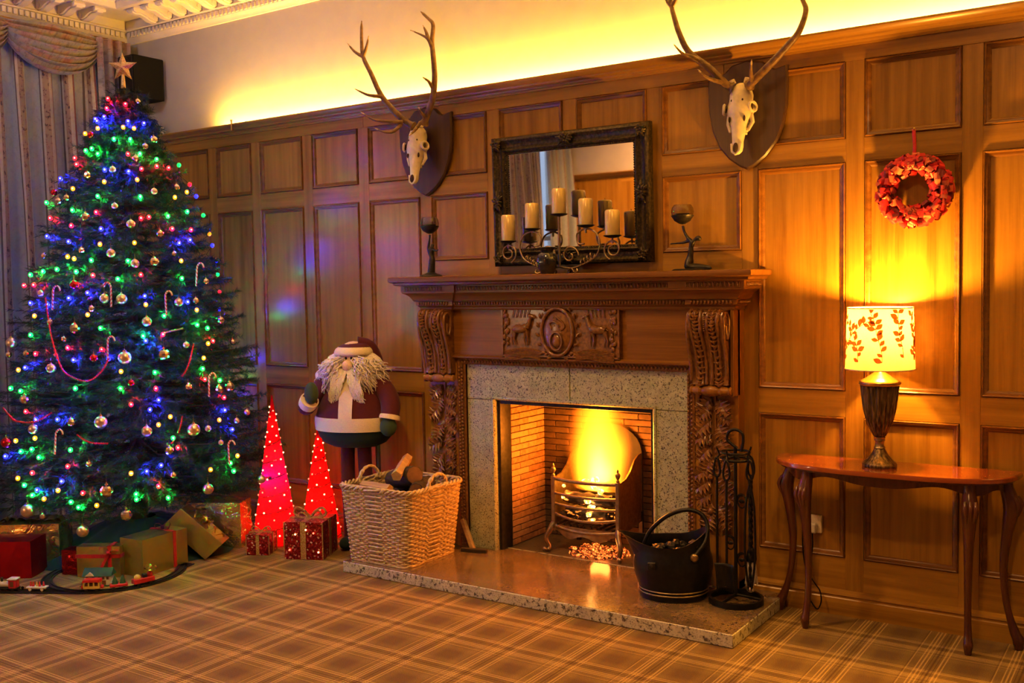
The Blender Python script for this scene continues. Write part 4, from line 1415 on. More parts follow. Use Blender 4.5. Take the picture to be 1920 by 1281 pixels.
def stag(x, z0, ant, label, turn):
    st_ = thing('stag_trophy', label, 'trophy', (x, -.001, z0), group='stag skulls above the mantel')
    # shield: shoulders, waist and point
    half = [(0, .0), (.04, .018), (.10, .062), (.155, .130), (.192, .220), (.210, .320), (.214, .420), (.212, .515), (.150, .500), (.120, .512), (.085, .545), (.0, .562)]
    poly = half + [(-a, b) for a, b in half[::-1][1:-1]]
    MS = Matrix(((1, 0, 0, x), (0, 0, -1, -.002), (0, 1, 0, z0), (0, 0, 0, 1)))
    MB().prism(poly, 0, .028, MS, .035, .009).build('shield', MATS['shield_wood'], st_, 30)
    # skull: lofted sections (distance down, width, height off the board)
    sec = [(0.000, .030, .028, .0), (.020, .048, .048, .0), (.055, .060, .056, .0), (.090, .060, .056, .0), (.120, .070, .055, .0), (.145, .074, .052, 0), (.165, .066, .046, 0), (.190, .050, .040, 0), (.225, .040, .036, 0),
           (.262, .034, .032, 0), (.300, .029, .027, 0), (.328, .031, .023, 0), (.352, .028, .018, 0), (.366, .014, .010, 0)]
    nn = 16
    sk = MB()
    for (d_, w, hgt, _q) in sec:
        for k_ in range(nn):
            a = 2 * PI * k_ / nn
            ridge = 1.0 + .10 * max(0, math.sin(a)) ** 4
            sk.v.append((w * math.cos(a), -(hgt * math.sin(a) * ridge), -d_))
    for j in range(len(sec) - 1):
        for k_ in range(nn):
            sk.f.append((j * nn + k_, j * nn + (k_ + 1) % nn, (j + 1) * nn + (k_ + 1) % nn, (j + 1) * nn + k_))
    sk.f.append(tuple(range(nn)))
    sk.f.append(tuple((len(sec) - 1) * nn + k_ for k_ in range(nn))[::-1])
    for q in (-1, 1):
        sk.tube([(q * .078 + .018 * math.cos(a) * q * .5, -.026 + .024 * math.cos(a), -.132 + .024 * math.sin(a)) for a in [2 * PI * i / 14 for i in range(14)]], .0075, 6, True)
        sk.tube([(q * .060, .0, -.16), (q * .066, .012, -.20), (q * .050, .006, -.245)], [.012, .012, .006], 6)       # cheek bone
        for i in range(6):
            sk.ell((q * (.052 - .004 * i), .018, -.190 - i * .013), (.008, .012, .007), 6, 4)                        # teeth
        sk.tube([(q * .036, -.030, -.004), (q * .044, -.040, .018)], [.017, .015], 8)                                 # pedicle
        sk.tube([(q * .026, -.016, -.315), (q * .020, -.016, -.355), (0, -.014, -.372)], [.008, .008, .006], 6)
    MSk = Matrix.Translation((x + turn * .01, -.085, 2.705)) @ Matrix.Rotation(turn, 4, 'Z') @ Matrix.Rotation(-.20, 4, 'X')
    sk.v = [tuple(MSk @ Vector(p)) for p in sk.v]
    so_ = sk.build('skull', MATS['bone'], st_, 50)
    for q in (-1, 1):
        MB().ell((q * .070, -.028, -.132), (.012, .018, .019), 10, 7, MSk).build('eye_socket', MATS['hollow_shade'], so_, 60)
        MB().ell((q * .040, -.034, -.192), (.006, .008, .016), 8, 6, MSk).build('tear_pit', MATS['hollow_shade'], so_, 60)
        MB().ell((q * .030, -.051, -.098), (.005, .005, .006), 8, 6, MSk).build('brow_hole', MATS['hollow_shade'], so_, 60)
    MB().ell((0, -.024, -.338), (.014, .010, .026), 10, 7, MSk).build('nasal_opening', MATS['hollow_shade'], so_, 60)
    for k_, pts in ant.items():
        P = smooth_path(pts, 5)
        beam = k_.startswith('beam')
        r0, r1 = (.021, .008) if beam else (.013, .0025)
        ra = taper(len(P), r0, r1, 1.4)
        if beam:
            ra[0] *= 1.5
            ra[1] *= 1.35
            ra[-1] = .003
            ra[-2] = .005
        MB().tube(P, ra, 10).build('antler_beam' if beam else 'antler_tine', MATS['antler'], st_, 60)
        if not beam:
            Q = [Vector(P[-3]), Vector(P[-2]), Vector(P[-1]) + (Vector(P[-1]) - Vector(P[-2])) * .4]
            MB().tube(Q, [ra[-3] * 1.12, ra[-2] * 1.15, .0015], 8).build('tine_tip', MATS['antler_tip'], st_, 60)


stag(-4.055, 2.278, AL, 'stag skull with branching antlers on a dark shield, between Santa and the mirror', .10)
stag(-1.915, 2.278, AR, 'stag skull with wide curving antlers on a dark shield, between the mirror and the wreath', -.05)

# ------------------------------------------------------------------ coal scuttle
sc = thing('coal_scuttle', 'black iron helmet coal scuttle with swing handle and pouring lip on the hearth', 'scuttle', (-2.21, -.335, HZ + .0016), rot=(0, 0, .35))
prof = [(0, 0), (.172, 0), (.176, .010), (.176, .030), (.168, .038), (.174, .046), (.176, .056), (.180, .070), (.196, .120), (.204, .165), (.200, .205), (.188, .240)]
body = MB()
nn = 40


def scut(rr, z, a, lift=0.0):
    # rim rises towards the back (+x) and runs out into a lip at -x
    c = math.cos(a)
    lip = max(0.0, -c) ** 6
    back = max(0.0, c) ** 2
    return (rr * c * 1.02 - lip * .10 * lift, rr * math.sin(a) * (1 - .35 * lip * lift) * .90, z + lift * (.085 * back + .045 * lip))


rings = [(r, z, 0.0) for r, z in prof] + [(.186, .262, .45), (.184, .278, .8), (.186, .285, 1.0)]
inner = [(.178, .283, 1.0), (.172, .260, .7), (.180, .20, .2), (.17, .06, 0.0), (0.0, .05, 0)]
allr = rings + inner
for r, z, l in allr:
    for k_ in range(nn):
        body.v.append(scut(r, z, 2 * PI * k_ / nn, l))
for j in range(len(allr) - 1):
    for k_ in range(nn):
        body.f.append((j * nn + k_, j * nn + (k_ + 1) % nn, (j + 1) * nn + (k_ + 1) % nn, (j + 1) * nn + k_))
body.build('bucket', MATS['black_iron'], sc, 40, world=False)
for z in (.034, .050):
    MB().tube([(.178 * 1.02 * math.cos(a), .178 * .90 * math.sin(a), z) for a in [2 * PI * i / 36 for i in range(36)]], .004, 6, True).build('band', MATS['antique_brass'], sc, 60, world=False)
hd = smooth_path([(-.075, -.02, .235), (-.10, -.06, .285), (-.06, -.10, .350), (.03, -.13, .400), (.12, -.14, .420), (.175, -.135, .395), (.185, -.12, .345), (.155, -.10, .285), (.120, -.15, .240)], 5)
hd = smooth_path([(-.150, 0, .262), (-.115, 0, .335), (-.03, -.01, .415), (.07, -.02, .455), (.145, -.03, .440), (.180, -.05, .385), (.170, -.09, .310), (.120, -.145, .245)], 6)
MB().tube(hd, .011, 10).build('handle', MATS['black_iron'], sc, 60, world=False)
MB().ell((.120, -.150, .240), (.022, .014, .022), 10, 7).build('handle_bracket', MATS['antique_brass'], sc, 60, world=False)
MB().box(-.115, -.072, -.187, -.176, .175, .215, .004).ell((-.093, -.186, .195), (.014, .008, .016), 8, 6).build('badge', MATS['cast_iron'], sc, None, world=False)
cm = MB()
for i in range(26):
    a, rr = random.uniform(0, 6.28), .13 * math.sqrt(random.random())
    rock(cm, (rr * math.cos(a) + .02, rr * math.sin(a), .225 + .045 * (1 - rr / .13) + .04 * max(0, math.cos(a)) * rr / .13), random.uniform(.022, .035), 7, 5)
plain('coal', (0.012, 0.010, 0.009), 0.5, var=0.4, scale=60)
cml = cm.mesh('coal_heap', MATS['coal'])
co_ = bpy.data.objects.new('coal_heap', cml)
COL.objects.link(co_)
co_.location = sc.location
co_.rotation_euler = (0, 0, .35)
tag(co_, 'heap of black coal filling the scuttle', 'coal', kind='stuff')

# ------------------------------------------------------------------ companion set
TX, TY, TZ = -1.885, -.285, HZ + .0016
ts = thing('fire_tool_stand', 'black wrought iron companion stand with ring base and loop handle on the hearth', 'stand', (TX, TY, TZ))
BI = MATS['black_iron']
MB().sweep([(-.008, 0), (.006, 0), (.006, .030), (-.008, .030), (-.008, 0)], [(.132 * math.cos(a), .132 * math.sin(a)) for a in [2 * PI * i / 36 for i in range(36)]], True).build('base_ring', BI, ts, 30, world=False)
for a in (0.3, 0.3 + 2 * PI / 3, 0.3 + 4 * PI / 3):
    MB().tube([(0, 0, .040), (.128 * math.cos(a), .128 * math.sin(a), .020)], .008, 8).build('base_strut', BI, ts, 60, world=False)
MB().tube([(0, 0, .030), (0, 0, .80)], .009, 10).build('post', BI, ts, 60, world=False)
MB().tube([(.072 * math.cos(a), .072 * math.sin(a), .735) for a in [2 * PI * i / 24 for i in range(24)]], .008, 8, True).build('hanging_ring', BI, ts, 60, world=False)
MB().tube([(.072 * math.cos(a), .072 * math.sin(a), .770) for a in [2 * PI * i / 24 for i in range(24)]], .006, 8, True).build('upper_ring', BI, ts, 60, world=False)
for a in (.8, .8 + PI / 2, .8 + PI, .8 + 1.5 * PI):
    MB().tube([(0, 0, .752), (.072 * math.cos(a), .072 * math.sin(a), .735)], .006, 8).build('ring_spoke', BI, ts, 60, world=False)
lp = smooth_path([(0.010, 0, .79), (-.042, 0, .83), (-.034, 0, .87), (0.0, 0, .885), (.036, 0, .868), (.042, 0, .83), (.032, 0, .775)], 5)
MB().tube(lp, .008, 8).build('loop_handle', BI, ts, 60, world=False)
for s_, z0 in ((1, .52), (-1, .30), (1, .22)):
    c_ = [(s_ * (.030 + .026 * math.cos(a) * (1 - .012 * i)), .004, z0 + .040 * math.sin(a) * (1 - .012 * i)) for i, a in enumerate(np.linspace(PI, PI - 2.6 * PI, 24))]
    MB().tube(c_, .004, 6).build('vine_scroll', BI, ts, 60, world=False)
    MB().ell((s_ * .030, .004, z0), (.016, .004, .010), 8, 6).build('vine_leaf', BI, ts, 60, world=False)


def tool(name, label, ang, kind, twist):
    x, y = TX + .093 * math.cos(ang), TY + .093 * math.sin(ang)
    tl = thing(name, label, 'fire tool', (x, y, TZ), group='tools hanging on the companion stand')
    ox = 0.0
    MB().tube([(0, 0, .735), (.014 * math.cos(ang) * -1, .014 * math.sin(ang) * -1, .755), (0.0, 0, .790)], .005, 8).build('hook', BI, tl, 60, world=False)
    lp_ = [(.016 * math.sin(a) * (1 - .4 * math.cos(a)), 0, .690 + .050 * math.cos(a)) for a in [2 * PI * i / 20 for i in range(20)]]
    MB().tube(lp_, .006, 8, True).build('grip', BI, tl, 60, world=False)
    z0 = {'poker': .07, 'shovel': .21, 'brush': .26, 'tongs': .10}[kind]
    if twist:
        tw = MB()
        n_ = 60
        for j in range(n_ + 1):
            z = .645 - (.645 - z0) * j / n_
            for k_ in range(4):
                a = PI / 2 * k_ + j * .35
                tw.v.append((.0085 * math.cos(a), .0085 * math.sin(a), z))
        for j in range(n_):
            for k_ in range(4):
                tw.f.append((j * 4 + k_, j * 4 + (k_ + 1) % 4, (j + 1) * 4 + (k_ + 1) % 4, (j + 1) * 4 + k_))
        tw.build('twisted_shaft', BI, tl, None, world=False)
    else:
        MB().tube([(0, 0, .645), (0, 0, z0)], .007, 8).build('shaft', BI, tl, 60, world=False)
    if kind == 'poker':
        MB().tube([(0, 0, .10), (0, 0, .06), (.0, -.01, .045)], [.007, .006, .002], 8).tube([(0, 0, .11), (.022, -.01, .095), (.032, -.012, .11)], [.006, .005, .002], 8).build('point', BI, tl, 60, world=False)
    elif kind == 'shovel':
        MB().grid(lambda u, v: ((u - .5) * .105 * (1 - .15 * v), -.018 - .020 * (2 * u - 1) ** 2 + .03 * v, .225 - .145 * v), 10, 8).build('blade', BI, tl, 60, world=False).modifiers.new('t', 'SOLIDIFY').thickness = .004
    elif kind == 'brush':
        MB().lathe([(0, .20), (.024, .20), (.028, .215), (.022, .255), (.010, .270), (0, .272)], n=16).build('brush_head', BI, tl, 50, world=False)
        br = MB()
        for i in range(120):
            a, rr = random.uniform(0, 6.28), math.sqrt(random.random())
            br.tube([(.020 * rr * math.cos(a), .020 * rr * math.sin(a), .205), (.034 * rr * math.cos(a), .034 * rr * math.sin(a), random.uniform(.075, .095))], .0016, 3)
        o = br.build('bristles', MATS['wool_white'], tl, None, world=False)
        o['kind'] = 'stuff'
    else:
        for s_ in (-1, 1):
            MB().tube(smooth_path([(0, 0, .62), (s_ * .022, 0, .50), (s_ * .026, 0, .25), (s_ * .006, 0, .08)], 4), .006, 8).build('tong_arm', BI, tl, 60, world=False)
        MB().ell((0, 0, .085), (.020, .006, .014), 8, 6).build('claw', MATS['steel'], tl, 60, world=False)


tool('poker', 'straight iron poker on the companion stand, nearest the fire', PI + .25, 'poker', False)
tool('hearth_shovel', 'iron shovel with flat blade hanging from the companion stand', PI + 1.45, 'shovel', False)
tool('hearth_brush', 'hearth brush with pale bristles hanging at the wall side of the companion stand', .95, 'brush', True)
tool('fire_tongs', 'twisted iron tongs on the companion stand nearest the console table', -.35, 'tongs', True)

# ------------------------------------------------------------------ console table
TT = .812
ct = thing('console_table', 'half-moon mahogany console table with cabriole legs against the panelling', 'table', (-1.17, -.15, 0))


def outline(k=0.0, n=36):
    pts = []
    a_, b_ = .560 + k, .345 + k
    for i in range(n + 1):
        t_ = PI + PI * i / n
        c, s_ = math.cos(t_), math.sin(t_)
        e = .72
        pts.append((-1.170 + a_ * math.copysign(abs(c) ** e, c), -.035 + b_ * -abs(s_) ** e if s_ else -.035))
    return pts


top = outline()
MB().prism(top, TT - .022, TT, None, .012, .005).build('table_top', MATS['mahogany_lit_top'], ct, 30)
MB().prism(outline(-.018), TT - .034, TT - .022).build('top_moulding', MATS['mahogany'], ct, 30)
ap_ = MB()
ou = outline(-.060, 48)
for i in range(len(ou) - 1):
    (xa, ya), (xb, yb) = ou[i], ou[i + 1]
    def dz(k_):
        f_ = k_ / 48
        return .042 + .014 * math.cos(f_ * 8 * PI) + .010 * math.cos(f_ * 2 * PI)
    za, zb = TT - .034 - dz(i), TT - .034 - dz(i + 1)
    ap_.add([(xa, ya, za), (xb, yb, zb), (xb, yb, TT - .034), (xa, ya, TT - .034), (xa, ya + .018, za), (xb, yb + .018, zb), (xb, yb + .018, TT - .034), (xa, ya + .018, TT - .034)],
            [(0, 1, 2, 3), (5, 4, 7, 6), (1, 0, 4, 5), (3, 2, 6, 7)])
ap_.box(-1.66, -.68, -.055, -.037, TT - .085, TT - .034)
ap_.build('apron', MATS['mahogany'], ct, 30)
# legs: cabriole, carved knee
for (x, y, dx_, dy_, nm) in ((-1.52, -.285, -.30, -.9, 0), (-.80, -.255, .25, -.9, 0), (-1.665, -.075, -1, -.15, 1), (-.675, -.075, 1, -.15, 1)):
    d_ = Vector((dx_, dy_, 0)).normalized()
    P = [(0, TT - .034, .028), (.004, TT - .075, .030), (.020, TT - .125, .036), (.026, TT - .165, .037), (.018, TT - .215, .030), (.006, TT - .300, .0235), (-.006, TT - .42, .0185), (-.010, .25, .016), (-.004, .15, .0155), (.008, .080, .018), (.018, .048, .022), (.016, .030, .020), (.014, .002, .014)]
    if nm:
        P = [(a if z > .4 else a + .05 * ((.4 - z) / .4) ** 1.5, z, r + (.004 if z < .1 else 0)) for a, z, r in P]
    pts = smooth_path([(x + d_.x * a, y + d_.y * a, z) for a, z, r in P], 4)
    rad = []
    for i in range(len(pts)):
        j = min(i // 4, len(P) - 2)
        f_ = (i - j * 4) / 4
        rad.append(P[j][2] * (1 - f_) + P[j + 1][2] * f_)
    lg = MB().tube(pts, rad, 12).build('leg', MATS['mahogany'], ct, 60)
    kn = MB()
    for q in (-1, 0, 1):
        n_ = Vector((-d_.y, d_.x, 0)) * q * .022
        kn.tube(smooth_path([(x + d_.x * .045 + n_.x, y + d_.y * .045 + n_.y, TT - .11), (x + d_.x * .062 + n_.x, y + d_.y * .062 + n_.y, TT - .15), (x + d_.x * .044 + n_.x * .5, y + d_.y * .044 + n_.y * .5, TT - .21)], 3), [.007, .009, .010, .010, .008, .006, .003], 6)
    kn.build('carved_knee', MATS['mahogany'], lg, 60)

# ------------------------------------------------------------------ table lamp
LX, LY = -1.200, -.205
lm_ = thing('table_lamp', 'lit table lamp with fluted urn base and leaf-patterned drum shade on the console table', 'lamp', (LX, LY, TT))
t = NT('fluted_gilt')
co = t.coords('Object', (90, 90, 14))
nz = t.n('TexNoise', i_Vector=co, i_Scale=1.0, i_Detail=4.0)
c = t.ramp(nz.outputs[0], [(0.35, (0.030, 0.018, 0.010)), (0.55, (0.14, 0.085, 0.035)), (0.75, (0.34, 0.22, 0.09))])
t.bsdf(c, 0.35, 0.55, t.bump(nz.outputs[0], 0.2, 0.003))


def flute(a, z):
    return 1 + .10 * abs(math.cos(9 * a)) - .06


MB().lathe([(0, .140), (.020, .140), (.030, .150), (.040, .172), (.060, .220), (.073, .275), (.080, .330), (.084, .375), (.085, .388), (0, .388)], n=108, flute=flute).build('urn', MATS['fluted_gilt'], lm_, 60, world=False)
MB().lathe([(0, 0), (.076, 0), (.079, .006), (.078, .014), (.070, .022), (.056, .034), (.042, .052), (.030, .074), (.024, .086), (0, .086)], n=64, flute=lambda a, z: 1 + (.05 * abs(math.cos(9 * a)) if .016 < z < .07 else 0)).build('foot', MATS['fluted_gilt'], lm_, 60, world=False)
MB().lathe([(.022, .084), (.028, .090), (.022, .098), (.020, .118), (.026, .126), (.024, .134), (.028, .142), (0, .142)], n=24).build('knop', MATS['antique_brass'], lm_, 50, world=False)
MB().lathe([(.086, .386), (.094, .392), (.095, .402), (.088, .410), (.060, .424), (.040, .438), (.030, .444), (.020, .452), (.014, .458), (0, .458)], n=32).build('collar', MATS['brass'], lm_, 50, world=False)
MB().tube([(0, 0, .456), (0, 0, .53)], .010, 10).build('stem', MATS['brass'], lm_, 60, world=False)
MB().lathe([(0, .53), (.017, .53), (.017, .575), (0, .575)], n=16).build('socket', MATS['white_plastic'], lm_, 40, world=False)
t = NT('lamp_bulb')
nz = t.n('TexNoise', i_Vector=t.coords('Object', (9, 9, 9)), i_Scale=1.0)
e = t.ramp(nz.outputs[0], [(0.3, (1.0, 0.60, 0.22)), (0.7, (1.0, 0.64, 0.26))])
t.bsdf((0.8, 0.7, 0.5), 0.4, 0, emit=e, emit_s=60.0)
MATS['lamp_bulb'].cycles.emission_sampling = 'NONE'
MB().lathe([(0, .572), (.012, .574), (.014, .590), (.026, .618), (.029, .640), (.024, .660), (.010, .672), (0, .674)], n=20).build('bulb', MATS['lamp_bulb'], lm_, 60, world=False)
# shade: cotton drum that lets light through
t = NT('lamp_shade')
nz = t.n('TexNoise', i_Vector=t.coords('Object', (240, 240, 240)), i_Scale=1.0, i_Detail=2.0)
c = t.ramp(nz.outputs[0], [(0.3, (0.44, 0.29, 0.10)), (0.7, (0.50, 0.34, 0.13))])
df = t.n('BsdfDiffuse', i_Color=c)
tl_ = t.n('BsdfTranslucent', i_Color=c)
mx = t.n('MixShader', i_0=0.5, i_1=df.outputs[0], i_2=tl_.outputs[0])
t.link(mx.outputs[0], t.out.inputs[0])
t = NT('shade_print')
nz = t.n('TexNoise', i_Vector=t.coords('Object', (60, 60, 60)), i_Scale=1.0, i_Detail=2.0)
c = t.ramp(nz.outputs[0], [(0.3, (0.22, 0.06, 0.025)), (0.7, (0.28, 0.09, 0.035))])
df = t.n('BsdfDiffuse', i_Color=c)
tl_ = t.n('BsdfTranslucent', i_Color=c)
mx = t.n('MixShader', i_0=0.5, i_1=df.outputs[0], i_2=tl_.outputs[0])
t.link(mx.outputs[0], t.out.inputs[0])
SZ0, SZ1, SR0, SR1 = .465, .752, .156, .147
shd = MB().lathe([(SR0, SZ0), (SR1, SZ1)], n=64)
shd.f = [f_ for f_ in shd.f if len(f_) == 4]
sho = shd.build('shade', MATS['lamp_shade'], lm_, 60, world=False)
for z, r in ((SZ0, SR0), (SZ1, SR1)):
    MB().tube([(r * math.cos(a), r * math.sin(a), z) for a in [2 * PI * i / 48 for i in range(48)]], .0028, 6, True).build('shade_rim', MATS['felt_cream'], lm_, 60, world=False)
for a in (0, 2 * PI / 3, 4 * PI / 3):
    MB().tube([(0, 0, .53), (SR0 * math.cos(a), SR0 * math.sin(a), SZ0 + .004)], .002, 6).build('shade_wire', MATS['brass'], lm_, None, world=False)
pm = MB()


def on_shade(th, z):
    r = SR0 + (SR1 - SR0) * (z - SZ0) / (SZ1 - SZ0) + .0012
    return (r * math.cos(th), r * math.sin(th), z)


def leaf_print(th, z, L, ang):
    n_ = 7
    pts = []
    for i in range(n_):
        f_ = i / (n_ - 1)
        w = L * .30 * math.sin(PI * f_)
        pts.append((f_ * L, w))
    up = [(f_, w) for f_, w in pts]
    poly = up + [(f_, -w) for f_, w in pts[::-1][1:-1]]
    vs = []
    for f_, w in poly:
        u, v = f_ * math.cos(ang) - w * math.sin(ang), f_ * math.sin(ang) + w * math.cos(ang)
        zz = min(max(z + v, SZ0 + .004), SZ1 - .004)
        vs.append(on_shade(th + u / .152, zz))
    pm.add(vs, [tuple(range(len(vs)))])


for s0 in range(13):
    th = s0 * 2 * PI / 9 + random.uniform(-.15, .15)
    z = SZ0 + random.uniform(.0, .04)
    ang = PI / 2
    prev = on_shade(th, z)
    stem = []
    for k_ in range(11):
        ang += random.uniform(-.25, .25)
        th += .024 * math.cos(ang) / .152
        z += .026 * math.sin(ang)
        if z > SZ1 - .012:
            break
        stem.append(on_shade(th, z))
        for q in (-1, 1):
            if random.random() < .78:
                leaf_print(th, z, random.uniform(.026, .044), ang + q * random.uniform(.6, 1.2))
    if len(stem) > 1:
        pm.tube(stem, .0016, 4)
o = pm.build('leaf_print', MATS['shade_print'], sho, None, world=False, fix=False)
lamp('table_lamp_light', 'POINT', (LX, LY, TT + .705), 125.0, (1.0, 0.43, 0.05), 0.03)
lamp('table_lamp_light_low', 'POINT', (LX + .035, LY - .02, TT + .60), 12.0, (1.0, 0.44, 0.07), 0.02)

# socket, plug and lead
so = thing('power_socket', 'cream wall socket on the panelling behind the console table', 'socket', (-1.578, -.002, .45))
MB().box(-1.622, -1.534, -.010, .012, .405, .495, .003).build('plate', MATS['felt_cream'], so)
pg = thing('lamp_plug', 'white plug and dark lead hanging from the wall socket', 'plug', (-1.575, -.012, .44))
MB().box(-1.600, -1.552, -.045, -.011, .408, .458, .006).build('plug_body', MATS['white_plastic'], pg)
MB().tube(smooth_path([(-1.575, -.030, .41), (-1.572, -.035, .34), (-1.585, -.04, .22), (-1.60, -.05, .11), (-1.565, -.06, .05), (-1.535, -.07, .03), (-1.52, -.06, .07), (-1.53, -.05, .12), (-1.56, -.05, .16), (-1.605, -.05, .24), (-1.62, -.045, .42), (-1.60, -.040, .70), (-1.56, -.026, .80)], 5), .0035, 6).build('lead', MATS['black_plastic'], pg, 60)

# ------------------------------------------------------------------ ribbon wreath
WX, WZ = -1.083, 2.112
wr = thing('wreath', 'red ribbon wreath hanging on the panelling above the lamp', 'wreath', (WX, -.055, WZ))
MB().tube([(.122 * math.cos(a), 0, .122 * math.sin(a)) for a in [2 * PI * i / 40 for i in range(40)]], .030, 10, True).build('ring_core', MATS['ribbon_darkred'], wr, 60, world=False)


def loop_mesh(m):
    w = .016
    prof_ = [(0, 0), (.006, .016), (.018, .026), (.032, .022), (.038, .010), (.030, .000), (.016, -.002)]
    b = MB()
    for (x, y) in prof_:
        b.v.append((x, -y, -w))
        b.v.append((x, -y, w))
    for i in range(len(prof_) - 1):
        b.f.append((2 * i, 2 * i + 1, 2 * i + 3, 2 * i + 2))
    return b.mesh('ribbon_loop', m, 60)


lms = [loop_mesh(MATS['ribbon_red']), loop_mesh(MATS['ribbon_red']), loop_mesh(MATS['ribbon_red']), loop_mesh(MATS['ribbon_pink']), loop_mesh(MATS['ribbon_darkred'])]
for i in range(190):
    a = 2 * PI * i / 190 * 5 + random.uniform(-.05, .05)
    ph = random.uniform(-.25, PI + .25)                    # round the tube, front half
    cr = .122
    nx, ny = math.cos(ph), -math.sin(ph)
    M = Matrix.Translation(((cr + .026 * nx) * math.cos(a), .026 * ny, (cr + .026 * nx) * math.sin(a)))
    M = M @ Matrix.Rotation(-a, 4, 'Y') @ Matrix.Rotation(PI / 2 - ph, 4, 'Z') @ Matrix.Rotation(random.uniform(-.9, .9), 4, 'Y') @ Matrix.Rotation(random.uniform(-.5, .5), 4, 'X')
    inst('ribbon_loop', lms[(i * 7) % 5], wr, world=False, M=M)
MB().grid(lambda u, v: (-.008 + .016 * u + .003 * math.sin(v * 4), -.012 + .006 * v, .140 + .150 * v), 2, 8).build('hanging_ribbon', MATS['ribbon_red'], wr, 60, world=False).modifiers.new('t', 'SOLIDIFY').thickness = .0015
MB().ell((-.001, -.004, .290), (.007, .007, .007), 8, 6).build('pin', MATS['brass'], wr, 60, world=False)

# ------------------------------------------------------------------ curtains
def set_uv(o, fn):
    me = o.data
    uv = me.uv_layers.new(name='UVMap')
    for lp_ in me.loops:
        uv.data[lp_.index].uv = fn(lp_.vertex_index)


def drape(name, y0, y1, z0, z1, x, folds, depth, parent, period=.30, mat='curtain_cloth', phase=0.0):
    n, m = folds * 14, 12
    mb = MB()
    uvs = []
    for i in range(n + 1):
        f_ = i / n
        for j in range(m + 1):
            g = j / m
            z = z1 + (z0 - z1) * g
            a = f_ * folds * 2 * PI + phase
            d_ = depth * (.45 + .55 * min(1, g * 3)) * (1 + .25 * math.sin(f_ * 9 + 1))
            yy = y0 + (y1 - y0) * f_ + .012 * math.sin(a * 2 + g * 2) + .010 * math.sin(f_ * 31 + g * 3)
            mb.v.append((x + d_ * (.5 + .5 * math.sin(a)) + .008 * math.sin(3 * g + f_ * 17), yy, z))
            uvs.append((f_ * abs(y1 - y0) * 1.7 / period, z))
    for i in range(n):
        for j in range(m):
            a = i * (m + 1) + j
            mb.f.append((a, a + m + 1, a + m + 2, a + 1))
    o = mb.build(name, MATS[mat], parent, 60, fix=False)
    set_uv(o, lambda k_: uvs[k_])
    return o


cur = thing('curtain', 'full length striped flowered curtain hanging behind the Christmas tree', 'curtain', (XL + .05, -1.1, 0.01))
drape('drape', -.30, -2.05, .02, 3.55, XL + .03, 9, .10, cur)
drape('lining_edge', -.285, -.305, .02, 3.50, XL + .02, 1, .05, cur)


def swag(y0, y1, ztop, sag, label):
    sw = thing('curtain_swag', label, 'swag', (XL + .1, (y0 + y1) / 2, ztop), group='swags over the window curtain')
    NF = 6
    nu, nv = 40, 56
    mb = MB()
    uvs = []
    for i in range(nu + 1):
        s_ = i / nu
        w = 4 * s_ * (1 - s_)
        for j in range(nv + 1):
            r_ = j / nv
            low = sag * r_ * (w ** .75)
            bunch = (1 - w) * .11 * r_
            ridge = .5 + .5 * math.cos(r_ * NF * 2 * PI)
            out = .10 + .060 * math.sin(PI * min(1, r_ * 1.05)) * w + .075 * ridge ** .8 * (.30 + .70 * w)
            z = ztop - low - bunch + .022 * math.sin(r_ * NF * 2 * PI + 1) * w
            mb.v.append((XL + out, y0 + (y1 - y0) * s_, z))
            uvs.append((r_ * 1.9 + .2, s_ * 1.1))
    for i in range(nu):
        for j in range(nv):
            a = i * (nv + 1) + j
            mb.f.append((a, a + nv + 1, a + nv + 2, a + 1))
    o = mb.build('draped_cloth', MATS['swag_cloth'], sw, 60, fix=False)
    set_uv(o, lambda k_: uvs[k_])


swag(-1.06, -.31, 3.66, .33, 'draped floral curtain swag above the tree, beside the corner')
swag(-1.80, -1.03, 3.66, .33, 'second floral curtain swag cut off by the edge of the photo')
jb = thing('curtain_tail', 'pleated floral curtain tail hanging between the swag and the loudspeaker', 'curtain', (XL + .1, -.22, 3.0))
mb = MB()
uvs = []
for i in range(31):
    s_ = i / 30
    for j in range(15):
        g = j / 14
        y = -.34 + .27 * s_
        zl = 2.72 + .42 * s_
        z = 3.67 + (zl - 3.67) * g
        mb.v.append((XL + .12 + .035 * math.sin(s_ * 3.2 * 2 * PI) + .02 * g, y + .012 * math.sin(s_ * 20), z))
        uvs.append((s_ * 1.2, z))
for i in range(30):
    for j in range(14):
        a = i * 15 + j
        mb.f.append((a, a + 15, a + 16, a + 1))
o = mb.build('pleated_cloth', MATS['swag_cloth'], jb, 60, fix=False)
set_uv(o, lambda k_: uvs[k_])
pel = thing('curtain_rail', 'wooden rail board carrying the swags under the cornice', 'rail', (XL, -1.1, 3.66))
MB().box(XL + .001, XL + .10, -2.1, -.07, 3.655, 3.683).build('board', MATS['oak_h'], pel)
# curtains of the window seen in the mirror
for k_, (a, b) in enumerate(((-4.75, -6.28), (-6.40, -7.12))):
    c2 = thing('curtain', ['striped curtain at the near side of the window reflected in the mirror', 'striped curtain at the corner side of the window reflected in the mirror'][k_], 'curtain', (XL + .05, (a + b) / 2, 0.01), group='curtains of the reflected window')
    drape('drape', a, b, .02, 3.55, XL + .03, 8 if k_ == 0 else 4, .11, c2)
sw_o = None

